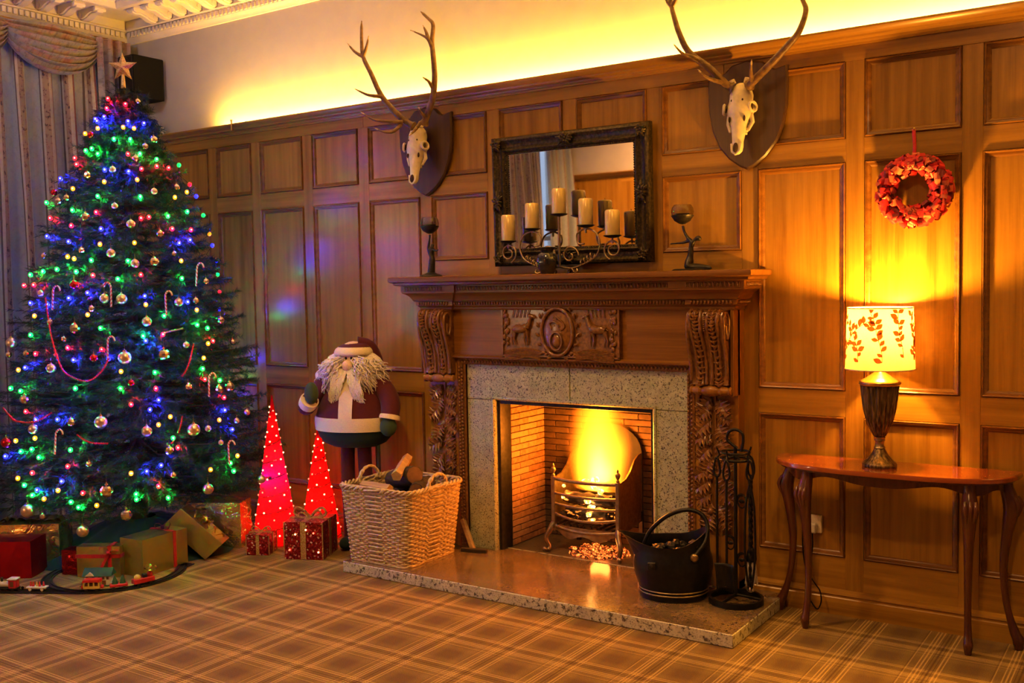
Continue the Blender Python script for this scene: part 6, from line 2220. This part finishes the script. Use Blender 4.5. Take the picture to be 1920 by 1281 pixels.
# tipped gold box leaning on its corner
D0 = Vector((-5.115, -1.005, .0))
u_ = rvec * .111 + Vector((0, 0, .101))
v_ = rvec * -.2525 + Vector((0, 0, .232))
w_ = Vector((-.559, .829, 0)) * .16
g6 = thing('present', 'gold box tipped up on one corner against the other presents', 'present', tuple(D0), 0, G)
mb = MB()
cs = [u_ * a + v_ * b + w_ * c_ for a in (0, 1) for b in (0, 1) for c_ in (0, 1)]
mb.add([tuple(p + Vector((0, 0, .001))) for p in cs], [(0, 1, 3, 2), (4, 6, 7, 5), (0, 4, 5, 1), (2, 3, 7, 6), (0, 2, 6, 4), (1, 5, 7, 3)])
ob = mb.build('wrapped_box', MATS['gold_paper'], g6, None, world=False)
bv = ob.modifiers.new('b', 'BEVEL')
bv.width = .004
bv.segments = 2
top_c = u_ * 1.0 + v_ * .5 + w_ * .45
bow(g6, tuple(top_c + u_.normalized() * .012), .060, 'gold_ribbon', 7)
for i in range(4):
    s0 = u_ * 1.02 + v_ * (.2 + .18 * i) + w_ * .3
    P = [tuple(s0 + u_.normalized() * (.012 + .018 * math.sin(k_ * .9 + i)) + v_.normalized() * (.010 * k_ - .04) + w_.normalized() * .02 * math.cos(k_ * .9)) for k_ in range(10)]
    MB().tube(P, .006, 4, flat=.2).build('ribbon_curl', MATS['gold_ribbon'], g6, 60, world=False)
g7 = parcel('present', 'big gold foil bag behind the tipped box, next to the red light cones', (-5.345, -.690, 0.001), .50, .36, .20, .300, 'gold_foil', G, .030, .012)

# red glitter parcels with gold ribbon
t = NT('red_glitter')
co = t.coords('Object', (110, 110, 110))
vo = t.n('TexVoronoi', i_Vector=co, i_Scale=1.0)
wn = t.n('TexWhiteNoise', i_0=vo.outputs['Position'])
c = t.ramp(wn.outputs['Value'], [(0.0, (0.10, 0.004, 0.006)), (0.7, (0.34, 0.010, 0.014)), (0.93, (0.60, 0.05, 0.05)), (0.97, (0.90, 0.70, 0.60))])
nb = t.n('Bump', i_Height=wn.outputs['Value'], i_Strength=0.9, i_Distance=0.004)
t.bsdf(c, 0.30, 0.6, nb.outputs[0])
t = NT('warm_led')
nz = t.n('TexNoise', i_Vector=t.coords('Object', (90, 90, 90)), i_Scale=1.0)
e = t.ramp(nz.outputs[0], [(0.2, (1.0, 0.34, 0.10)), (0.8, (1.0, 0.42, 0.16))])
t.bsdf((0.9, 0.6, 0.4), 0.3, 0, emit=e, emit_s=9.0)
t = NT('warm_led_dim')
nz = t.n('TexNoise', i_Vector=t.coords('Object', (90, 90, 90)), i_Scale=1.0)
e = t.ramp(nz.outputs[0], [(0.2, (1.0, 0.05, 0.02)), (0.8, (1.0, 0.10, 0.05))])
t.bsdf((0.9, 0.2, 0.1), 0.3, 0, emit=e, emit_s=6.0)
for _n in ('warm_led', 'warm_led_dim'):
    MATS[_n].cycles.emission_sampling = 'NONE'
led = MB().ell((0, 0, 0), (.0058, .0058, .0058), 7, 5).mesh('led', MATS['warm_led'], 60)
led_d = MB().ell((0, 0, 0), (.006, .006, .006), 7, 5).mesh('led', MATS['warm_led_dim'], 60)


def glitter_gift(label, c, rz, w, h, leds):
    g = parcel('glitter_present', label, c, rz, w, w, h, 'red_glitter', 'glittery red presents')
    band(g, w, w, h, x=0, bw=w * .07, mat='gold_glitter', e=.004)
    band(g, w, w, h, y=0, bw=w * .07, mat='gold_glitter', e=.005)
    edge = MB()
    for sx_ in (-1, 1):
        for sy_ in (-1, 1):
            edge.tube([(sx_ * w / 2, sy_ * w / 2, 0.004), (sx_ * w / 2, sy_ * w / 2, h)], .004, 5)
    edge.build('tinsel_edge', MATS['gold_glitter'], g, 60, world=False)['kind'] = 'stuff'
    for s_ in (-1, 1):
        lp_ = smooth_path([(0, 0, h + .005), (s_ * w * .16, 0, h + w * .20), (s_ * w * .34, 0, h + w * .26), (s_ * w * .42, 0, h + w * .12), (s_ * w * .25, 0, h + w * .02), (0, 0, h + .005)], 5)
        MB().tube(lp_, w * .030, 6).build('bow_loop', MATS['gold_glitter'], g, 60, world=False)
        MB().tube([tuple(Vector(p) * .0 + Vector((p[0] * .6, s_ * w * .10, h + (p[2] - h) * .6))) for p in lp_], w * .022, 6).build('bow_loop', MATS['gold_glitter'], g, 60, world=False)
    for (x, z) in leds:
        inst('led', led if random.random() < .5 else led_d, g, (x, -w / 2 - .006, z), world=False)
    return g


glitter_gift('small red glitter present with gold ribbon in front of the tall light cone', (-4.945, -.690, .001), .50, .150, .130, [])
glitter_gift('large red glitter present with gold ribbon between the light cones and the log basket', (-4.630, -.560, .001), .42, .255, .235, [(-.05, .16), (.07, .17), (-.09, .06), (.02, .19), (.10, .05)])

# light cones
t = NT('red_mesh')
nz = t.n('TexNoise', i_Vector=t.coords('Object', (120, 120, 120)), i_Scale=1.0, i_Detail=3.0)
c = t.ramp(nz.outputs[0], [(0.3, (0.55, 0.008, 0.012)), (0.7, (0.80, 0.02, 0.02))])
df = t.n('BsdfDiffuse', i_Color=c)
tl_ = t.n('BsdfTranslucent', i_Color=c)
mx = t.n('MixShader', i_0=0.62, i_1=df.outputs[0], i_2=tl_.outputs[0])
t.link(mx.outputs[0], t.out.inputs[0])


def light_cone(label, x, y, r, h, nl, e):
    cn = thing('light_cone', label, 'light decoration', (x, y, .001), group='red light cones')
    n = 40
    mb = MB()
    prof_ = [(r, 0.01), (r * .86, h * .16), (r * .66, h * .36), (r * .45, h * .56), (r * .24, h * .78), (r * .09, h * .92), (.004, h)]
    mb.lathe(prof_, n=n, flute=lambda a, z: 1 + .02 * math.sin(9 * a + z * 20))
    mb.f = [q for q in mb.f if len(q) == 4]
    mb.build('mesh_cover', MATS['red_mesh'], cn, 60, world=False)
    MB().tube([(r * math.cos(a), r * math.sin(a), .008) for a in [2 * PI * i / 32 for i in range(32)]], .004, 6, True).build('wire_base', MATS['ribbon_red'], cn, 60, world=False)
    sp_ = [(math.cos(i * .5) * r * (1 - i / 110) ** 1.0 * 1.02, math.sin(i * .5) * r * (1 - i / 110) * 1.02, .02 + h * i / 112) for i in range(100)]
    MB().tube(sp_, .003, 5).build('tinsel_spiral', MATS['red_glitter'], cn, 60, world=False)
    for i in range(nl):
        zz = h * (.05 + .88 * ((i + .5) / nl) ** 1.25)
        a = i * 2.399
        rr = np.interp(zz, [p[1] for p in prof_], [p[0] for p in prof_]) + .004
        inst('led', led if i % 3 else led_d, cn, (rr * math.cos(a), rr * math.sin(a), zz), world=False)
    for f_, q in ((.14, 1.0), (.36, .7), (.60, .35), (.80, .12)):
        lamp('cone_light', 'POINT', (x, y, h * f_), e * q, (1.0, 0.10, 0.05), .03)


light_cone('tall red light cone with tiny warm lights beside the tree', -5.045, -.475, .150, .995, 84, CONE_E)
light_cone('shorter red light cone with tiny warm lights behind the large glitter present', -4.885, -.215, .138, .790, 56, CONE_E * .85)

# ------------------------------------------------------------------ toy train
plain('toy_black', (0.012, 0.012, 0.014), 0.4, var=0.2)
plain('toy_red', (0.55, 0.02, 0.03), 0.35, var=0.1)
plain('toy_white', (0.72, 0.66, 0.58), 0.45, var=0.08)
plain('toy_green', (0.015, 0.085, 0.04), 0.5, var=0.15)
plain('toy_yellow', (0.72, 0.50, 0.12), 0.4, var=0.1)
plain('toy_brown', (0.16, 0.07, 0.03), 0.6, var=0.2)
TC = (-5.35, -1.48)
TR = .38
trk = thing('toy_track', 'black plastic toy railway track looping round the presents', 'track', (TC[0], TC[1], 0.001))


def tpos(s):
    """s>0: along the circle (radians from the joint), s<0: metres back along the straight"""
    a0 = math.radians(-60.6)
    if s >= 0:
        a = a0 + s
        return Vector((TC[0] + TR * math.cos(a), TC[1] + TR * math.sin(a), 0)), a + PI / 2
    return Vector((TC[0] + TR * math.cos(a0) + .87 * s, TC[1] + TR * math.sin(a0) + .49 * s, 0)), math.atan2(.49, .87)


def track_piece(ss, nm):
    bed = MB()
    for off0, off1, z0, z1 in ((-.032, .032, .001, .007), (-.019, -.014, .007, .012), (.014, .019, .007, .012)):
        vs = []
        for s in ss:
            p, a = tpos(s)
            n_ = Vector((-math.sin(a), math.cos(a), 0))
            for o_, zz in ((off0, z0), (off0, z1), (off1, z1), (off1, z0)):
                q = p + n_ * o_
                vs.append((q.x, q.y, zz))
        fs = []
        for i in range(len(ss) - 1):
            for k_ in range(4):
                fs.append((i * 4 + k_, i * 4 + (k_ + 1) % 4, (i + 1) * 4 + (k_ + 1) % 4, (i + 1) * 4 + k_))
        bed.add(vs, fs)
    bed.build(nm, MATS['toy_black'], trk, None)


for k_ in range(8):
    a0_, a1_ = 2 * PI * k_ / 8, 2 * PI * (k_ + 1) / 8
    track_piece(list(np.linspace(a0_ + .006, a1_ - .006, 7)), 'curved_rail')
track_piece([-.002, -.30], 'straight_rail')
track_piece([-.304, -.62], 'straight_rail')
MB().box(-.16, 0, -.032, .032, .001, .007, 0, Matrix.Translation((-5.085, -1.135, 0)) @ Matrix.Rotation(.25, 4, 'Z')).build('siding_rail', MATS['toy_black'], trk)


def wheels(th, L, mat='toy_black', n=2):
    for i in range(n):
        x = -L * .32 + L * .64 * i / (n - 1)
        for s_ in (-1, 1):
            MB().lathe([(0, -.002), (.0085, -.002), (.0085, .002), (0, .002)], n=14, M=Matrix.Translation((x, s_ * .0165, .0205)) @ Matrix.Rotation(PI / 2, 4, 'X')).build('wheel', MATS[mat], th, 40, world=False)


def car(name, label, s):
    p, a = tpos(s)
    return thing(name, label, 'toy train', (p.x, p.y, 0), a, 'toy train under the tree')


c1 = car('toy_locomotive', 'red toy locomotive cab with white roof at the edge of the photo', -.415)
MB().box(-.022, .022, -.022, .022, .026, .074, .003).build('cab', MATS['toy_red'], c1, None, world=False)
MB().box(-.027, .027, -.026, .026, .074, .083, .003).build('roof', MATS['toy_white'], c1, None, world=False)
MB().tube([(-.022, 0, .046), (-.085, 0, .046)], .017, 14).build('boiler', MATS['toy_white'], c1, 50, world=False)
MB().lathe([(.006, 0), (.005, .018), (.010, .024), (.009, .026), (0, .026)], (-.07, 0, .060), 12).build('chimney', MATS['toy_black'], c1, 40, world=False)
MB().box(-.095, .030, -.020, .020, .020, .030, .002).build('chassis', MATS['toy_black'], c1, None, world=False)
MB().box(-.010, .010, -.0228, -.0215, .036, .066).build('cab_door', MATS['toy_brown'], c1, None, world=False)
wheels(c1, .13, n=3)
c2 = car('toy_wagon', 'white flat toy wagon carrying small red and gold figures', -.275)
MB().box(-.058, .058, -.020, .020, .028, .036, .002).build('deck', MATS['toy_white'], c2, None, world=False)
for i, (x, m_) in enumerate(((-.040, 'toy_red'), (-.022, 'toy_red'), (-.004, 'toy_yellow'), (.016, 'toy_red'), (.036, 'toy_red'))):
    MB().lathe([(0, 0), (.007, 0), (.006, .012), (.003, .016), (.005, .021), (.003, .026), (0, .027)], (x, .003 * (-1) ** i, .036), 10).build('figure', MATS[m_], c2, 50, world=False)
wheels(c2, .11, 'toy_white')
c3 = car('toy_coach', 'red roofed yellow toy coach passing the toy station', .13)
MB().box(-.045, .045, -.021, .021, .026, .034, .002).build('floor', MATS['toy_yellow'], c3, None, world=False)
MB().prism([(-.050, .064), (.050, .064), (.044, .078), (-.044, .078)], -.025, .025, Matrix(((1, 0, 0, 0), (0, 0, -1, 0), (0, 1, 0, 0), (0, 0, 0, 1)))).build('roof', MATS['toy_red'], c3, None, world=False)
for x in (-.042, -.014, .014, .042):
    for s_ in (-1, 1):
        MB().box(x - .004, x + .004, s_ * .019 - .002, s_ * .019 + .002, .034, .065).build('pillar', MATS['toy_yellow'], c3, None, world=False)
MB().box(-.040, .040, -.020, -.018, .034, .042).build('side_board', MATS['toy_yellow'], c3, None, world=False)
MB().box(-.038, .038, -.012, .012, .034, .055).build('interior', MATS['toy_brown'], c3, None, world=False)
for s_ in (-1, 1):
    MB().ell((s_ * .054, 0, .034), (.010, .014, .012), 10, 7).build('end_platform', MATS['toy_red'], c3, 60, world=False)
wheels(c3, .09)
c4 = car('toy_wagon', 'red toy wagon loaded with two little green trees', .50)
MB().box(-.048, .048, -.020, .020, .025, .042, .003).build('body', MATS['toy_red'], c4, None, world=False)
for x in (-.020, .022):
    MB().lathe([(.018, 0), (.012, .014), (.015, .014), (.008, .030), (.010, .030), (0, .050)], (x, 0, .042), 12).build('toy_tree', MATS['toy_green'], c4, None, world=False)
wheels(c4, .09)
c5 = car('toy_wagon', 'red toy wagon filled with gold parcels, nearest the tipped gold box', .86)
MB().box(-.062, .062, -.022, .022, .024, .052, .003).build('body', MATS['toy_red'], c5, None, world=False)
MB().ell((-.035, 0, .058), (.020, .018, .018), 10, 7).build('sack', MATS['toy_yellow'], c5, 60, world=False)
MB().box(-.005, .020, -.014, .014, .05, .072, .003).build('parcel', MATS['toy_black'], c5, None, world=False)
MB().ell((.040, 0, .062), (.018, .017, .020), 10, 7).build('parcel', MATS['toy_red'], c5, 60, world=False)
bow(c5, (.045, 0, .085), .040, 'gold_ribbon', 6)
wheels(c5, .11)
hs = thing('toy_station', 'white toy station house with a green pitched roof', 'toy house', (-5.235, -1.665, .001), .60, None)
MB().box(-.075, .075, -.032, .032, 0, .058, .001).build('walls', MATS['toy_white'], hs, None, world=False)
MB().prism([(-.042, .056), (.042, .056), (0, .098)], -.084, .084, Matrix(((0, 0, 1, 0), (1, 0, 0, 0), (0, 1, 0, 0), (0, 0, 0, 1)))).build('roof', MATS['toy_green'], hs, None, world=False)
MB().prism([(-.026, .058), (.026, .058), (0, .080)], .030, .044, Matrix(((1, 0, 0, -.040), (0, 0, -1, 0), (0, 1, 0, 0), (0, 0, 0, 1)))).build('gable', MATS['toy_white'], hs, None, world=False)
for x in (-.058, -.022, .012, .036, .060):
    MB().box(x - .006, x + .006, -.0335, -.031, .036, .050).build('window', MATS['toy_brown'], hs, None, world=False)
MB().box(.020, .050, -.0335, -.031, .0, .030).build('doorway', MATS['toy_brown'], hs, None, world=False)
MB().box(-.095, .095, -.050, .045, -.0005, .003).build('platform', MATS['toy_green'], hs, None, world=False)

# ------------------------------------------------------------------ Santa
SX, SY = -4.475, -.285
sa = thing('santa_figure', 'standing cloth Santa doll with curly white beard, burgundy coat and green mittens', 'doll', (SX, SY, 0.001), .40)


def loft(sections, n=28):
    mb = MB()
    for (z, rx, ry, ox, oy) in sections:
        for k_ in range(n):
            a = 2 * PI * k_ / n
            mb.v.append((ox + rx * math.cos(a), oy + ry * math.sin(a), z))
    m = len(sections)
    for j in range(m - 1):
        for k_ in range(n):
            mb.f.append((j * n + k_, j * n + (k_ + 1) % n, (j + 1) * n + (k_ + 1) % n, (j + 1) * n + k_))
    mb.f.append(tuple(range(n))[::-1])
    mb.f.append(tuple((m - 1) * n + k_ for k_ in range(n)))
    return mb


body_prof = [(.668, .07, .06), (.676, .15, .11), (.700, .205, .150), (.740, .240, .172), (.790, .258, .183), (.840, .262, .186), (.885, .258, .184), (.940, .240, .175), (1.00, .215, .160), (1.06, .185, .142), (1.11, .150, .120), (1.15, .105, .095), (1.18, .06, .06)]


def bprof(z):
    zs_ = [a for a, b, c_ in body_prof]
    return float(np.interp(z, zs_, [b for a, b, c_ in body_prof])), float(np.interp(z, zs_, [c_ for a, b, c_ in body_prof]))


loft([(z, rx, ry, 0, 0) for z, rx, ry in body_prof if z <= .80] + [(.80, *bprof(.80), 0, 0)]).build('trousers', MATS['felt_darkgreen'], sa, 60, world=False)
loft([(.795, *bprof(.795), 0, 0)] + [(z, rx, ry, 0, 0) for z, rx, ry in body_prof if z > .80]).build('coat', MATS['felt_burgundy'], sa, 60, world=False)
loft([(z, bprof(z)[0] + .008, bprof(z)[1] + .008, 0, 0) for z in (.785, .80, .82, .84, .86, .872)], 40).build('fur_band', MATS['felt_cream'], sa, 60, world=False)
mb = MB()


def strip(u, v):
    z = .865 + .27 * v
    rx, ry = bprof(z)
    a = -PI / 2 + (u - .5) * .34 * (.26 / max(rx, .15))
    return ((rx + .010) * math.cos(a), (ry + .010) * math.sin(a), z)


mb.grid(strip, 6, 10)
mb.build('front_trim', MATS['felt_cream'], sa, 60, world=False)
for s_ in (-1, 1):
    MB().tube(smooth_path([(s_ * .055, 0, .70), (s_ * .060, .0, .45), (s_ * .055, 0, .20), (s_ * .058, 0, .07)], 4), taper(13, .046, .040), 14).build('leg', MATS['felt_burgundy'], sa, 60, world=False)
    MB().ell((s_ * .062, -.035, .042), (.050, .085, .042), 14, 9).build('boot', MATS['felt_darkgreen'], sa, 60, world=False)
# arms: one bent up to the beard, one hanging
armL = smooth_path([(-.165, -.03, 1.09), (-.262, -.05, 1.00), (-.292, -.09, .945), (-.262, -.165, .955), (-.225, -.205, .995)], 5)
MB().tube(armL, taper(len(armL), .066, .052), 14).build('sleeve', MATS['felt_burgundy'], sa, 60, world=False)
MB().tube([armL[-5], armL[-3], armL[-1]], [.058, .061, .060], 16).build('cuff', MATS['felt_cream'], sa, 60, world=False)
mL = armL[-1] + Vector((.020, -.020, .045))
MB().ell(tuple(mL), (.046, .040, .070), 14, 10, M=None).build('mitten', MATS['felt_green'], sa, 60, world=False)
armR = smooth_path([(.160, -.02, 1.09), (.235, -.05, 1.02), (.270, -.09, .955), (.275, -.115, .900), (.272, -.125, .865)], 5)
MB().tube(armR, taper(len(armR), .068, .056), 14).build('sleeve', MATS['felt_burgundy'], sa, 60, world=False)
MB().tube([armR[-5], armR[-3], armR[-1]], [.064, .067, .066], 16).build('cuff', MATS['felt_cream'], sa, 60, world=False)
mR = armR[-1] + Vector((-.004, -.012, -.045))
MB().ell(tuple(mR), (.056, .046, .062), 14, 10).build('mitten', MATS['felt_green'], sa, 60, world=False)
# head, hat
MB().ell((0, 0, 1.235), (.115, .105, .120), 20, 12).build('head', MATS['felt_skin'], sa, 60, world=False)
MB().ell((.0, -.118, 1.205), (.036, .034, .036), 16, 10).build('nose', MATS['felt_skin'], sa, 60, world=False)
for s_ in (-1, 1):
    MB().ell((s_ * .018 + .004, -.106, 1.252), (.0075, .006, .0085), 10, 7).build('eye', MATS['black_plastic'], sa, 60, world=False)
hat = loft([(1.300, .112, .108, 0, .004), (1.322, .104, .100, .004, .010), (1.340, .075, .072, .012, .02), (1.348, .03, .03, .02, .03)])
hat.tube(smooth_path([(.02, .02, 1.325), (.09, .05, 1.31), (.14, .07, 1.22), (.15, .08, 1.12)], 4), taper(13, .06, .02), 12)
hat.build('hat', MATS['felt_burgundy'], sa, 60, world=False)
loft([(1.268, .122, .118, 0, 0), (1.274, .128, .124, 0, 0), (1.290, .126, .122, 0, .001), (1.306, .118, .114, 0, .003), (1.318, .104, .100, .002, .006), (1.322, .090, .088, .003, .008)]).build('hat_brim', MATS['felt_cream'], sa, 60, world=False)
MB().ell((-.215, -.03, 1.135), (.040, .035, .038), 12, 8).build('hat_bobble', MATS['wool_white'], sa, 60, world=False)
# curly wool hair and beard: many thin wavy locks
hr = MB()
hm = MB()
hm.ell((0, .0, 1.19), (.205, .085, .115), 20, 12)
hm.ell((-.095, -.055, 1.135), (.095, .060, .105), 14, 10)
hm.ell((.095, -.055, 1.135), (.095, .060, .105), 14, 10)
hmo = hm.build('beard_wool', MATS['wool_white'], sa, 60, world=False)
for i in range(620):
    s_ = -1 if i % 2 else 1
    u0 = random.random()
    # roots run from the temples to the chin
    x0 = s_ * (.045 + .10 * u0) * random.uniform(.6, 1.1)
    z0 = 1.265 - .10 * random.random()
    y0 = -.085 - .04 * random.random() + .10 * u0
    x1 = x0 + s_ * random.uniform(.03, .125)
    z1 = random.uniform(1.02, 1.17) + .05 * (abs(x1) > .20)
    y1 = y0 - random.uniform(.0, .05) + .02
    if abs(x1) < .04:
        x1 = s_ * .045
    P = []
    ph, ph2 = random.uniform(0, 6), random.uniform(0, 6)
    for k_ in range(9):
        f_ = k_ / 8
        P.append((x0 + (x1 - x0) * f_ ** .7 + .009 * math.sin(f_ * 15 + ph), y0 + (y1 - y0) * f_ - .045 * math.sin(PI * f_) + .009 * math.cos(f_ * 15 + ph2), z0 + (z1 - z0) * f_ ** 1.3))
    hr.tube(P, taper(9, .0042, .0022), 4)
for i in range(120):                                      # locks below the chin, parted by the coat trim
    x0 = random.uniform(-.07, .07)
    P = []
    ph = random.uniform(0, 6)
    s_ = -1 if x0 < 0 else 1
    for k_ in range(9):
        f_ = k_ / 8
        P.append((x0 + s_ * .05 * f_ + .009 * math.sin(f_ * 15 + ph), -.125 - .045 * math.sin(PI * f_ * .8), 1.185 - random.uniform(.17, .22) * f_))
    hr.tube(P, taper(9, .0042, .0022), 4)
o = hr.build('curly_locks', MATS['wool_white'], sa, 60, world=False, fix=False)
o['kind'] = 'stuff'

# ------------------------------------------------------------------ log basket
BX, BY, BZ = -3.945, -.462, HZ + .0016
bk_ = thing('log_basket', 'square pale wicker log basket with two loop handles on the hearth', 'basket', (BX, BY, BZ))
HB = .455


def rect_pt(u, z):
    """point on the rounded square wall, u in 0..1 round"""
    f_ = z / HB
    hx, hy = .228 + .050 * f_, .236 + .024 * f_
    a = 2 * PI * u
    c_, s_ = math.cos(a), math.sin(a)
    e = .20
    x = hx * math.copysign(abs(c_) ** e, c_)
    y = hy * math.copysign(abs(s_) ** e, s_)
    return x, y


# equal-arc table round the square
tab = [rect_pt(i / 2000, 0) for i in range(2001)]
ln_ = [0]
for i in range(2000):
    ln_.append(ln_[-1] + math.hypot(tab[i + 1][0] - tab[i][0], tab[i + 1][1] - tab[i][1]))


def arc(s):
    return float(np.interp((s % 1.0) * ln_[-1], ln_, [i / 2000 for i in range(2001)]))


NS = 52
us = [arc(i / (NS * 4)) for i in range(NS * 4)]
wv_ = MB()
rows_ = 34
for r in range(rows_):
    z = .014 + r * (HB - .040) / (rows_ - 1)
    P = []
    for i in range(NS * 4):
        x, y = rect_pt(us[i], z)
        k_ = math.cos(i / 4 * PI + (r % 2) * PI)
        nn_ = Vector((x, y, 0)).normalized()
        P.append((x + nn_.x * .0058 * k_, y + nn_.y * .0058 * k_, z + .002 * math.sin(i * .37 + r)))
    wv_.tube(P, .0064, 5, True)
o = wv_.build('weave', MATS['wicker'], bk_, 60, world=False, fix=False)
o['kind'] = 'stuff'
stk = MB()
for i in range(NS):
    u = us[i * 4]
    stk.tube([(*rect_pt(u, z), z) for z in (.004, HB / 2, HB - .01)], .0055, 5)
o = stk.build('stakes', MATS['wicker'], bk_, 60, world=False, fix=False)
o['kind'] = 'stuff'
for q in range(3):                                        # plaited rim
    P = []
    for i in range(NS * 4):
        x, y = rect_pt(us[i], HB)
        nn_ = Vector((x, y, 0)).normalized()
        a = i / 4 * PI * .7 + q * 2 * PI / 3
        P.append((x + nn_.x * .011 * math.cos(a), y + nn_.y * .011 * math.cos(a), HB - .008 + .011 * math.sin(a)))
    MB().tube(P, .0075, 6, True).build('rim_strand', MATS['wicker'], bk_, 60, world=False, fix=False)
P = [(*[c_ * 1.0 for c_ in rect_pt(us[i], 0)], .006) for i in range(NS * 4)]
MB().tube(P, .010, 6, True).build('base_strand', MATS['wicker'], bk_, 60, world=False, fix=False)
MB().box(-.215, .215, -.22, .22, .006, .014).build('bottom', MATS['wicker_shadow'], bk_, None, world=False)
for s_ in (-1, 1):
    for q in (0, 1):
        P = []
        for i in range(25):
            a = PI * i / 24
            tw = i * .9 + q * PI
            P.append((s_ * .270 + .006 * math.cos(tw), .01 + .088 * math.cos(a) + .006 * math.sin(tw), HB - .02 + .088 * math.sin(a)))
        MB().tube(P, .0085, 6).build('handle', MATS['wicker'], bk_, 60, world=False, fix=False)
LG = [((-.17, .12, .41), (.13, -.03, .49), .060, 'bark', 'thick dark bark log lying across the basket'), ((.06, .19, .40), (.18, -.08, .41), .048, 'bark', 'dark log at the fireplace side of the basket'),
      ((-.18, -.09, .33), (.0, .09, .345), .048, 'bark', 'dark log at the Santa side of the basket'), ((-.03, .10, .560), (.09, -.15, .500), .032, 'split_wood', 'pale split log on top of the basket'),
      ((-.15, -.18, .43), (.07, -.185, .425), .030, 'split_wood', 'short pale log along the front of the basket'), ((-.12, .0, .16), (.14, .02, .17), .07, 'bark', 'bark log deep in the middle of the basket')]
for a, b, r, m_, lab in LG:
    A_, B_ = Vector(a), Vector(b)
    n_ = 9
    mb = MB()
    P = [A_.lerp(B_, k_ / 6) for k_ in range(7)]
    mb.tube(P, [r * (1 + .06 * math.sin(k_ * 2 + r * 90)) for k_ in range(7)], 5 if m_ == 'split_wood' else 9)
    o = mb.build('firewood_log', MATS[m_], None, 25 if m_ == 'split_wood' else 50)
    o.location = (BX, BY, BZ + .018)
    tag(o, lab, 'log', 'logs in the wicker basket')
    if m_ == 'bark':
        dv = (B_ - A_).normalized()
        MB().tube([B_ - dv * .001, B_ + dv * .003], r * .86, 9).build('cut_end', MATS['toy_brown'], o, None, world=False)
        MB().tube([A_ + dv * .001, A_ - dv * .003], r * .86, 9).build('cut_end', MATS['split_wood'], o, None, world=False)
kd = MB().box(-.016, .016, -.012, .012, 0, .20, .003, Matrix.Translation((-3.645, -.150, HZ + .006)) @ Matrix.Rotation(-.55, 4, 'Y') @ Matrix.Rotation(-.18, 4, 'X'))
tag(kd.build('kindling_stick', MATS['split_wood'], None, None, base=(-3.645, -.15, HZ)), 'short split stick leaning in the gap between the basket and the stone surround', 'kindling')
kd = MB().box(-.05, .12, -.014, .014, 0, .022, .003, Matrix.Translation((-3.640, -.20, HZ + .002)) @ Matrix.Rotation(.25, 4, 'Z'))
tag(kd.build('kindling_stick', MATS['bark'], None, None, base=(-3.64, -.2, HZ)), 'dark piece of bark lying on the hearth beside the basket', 'kindling')
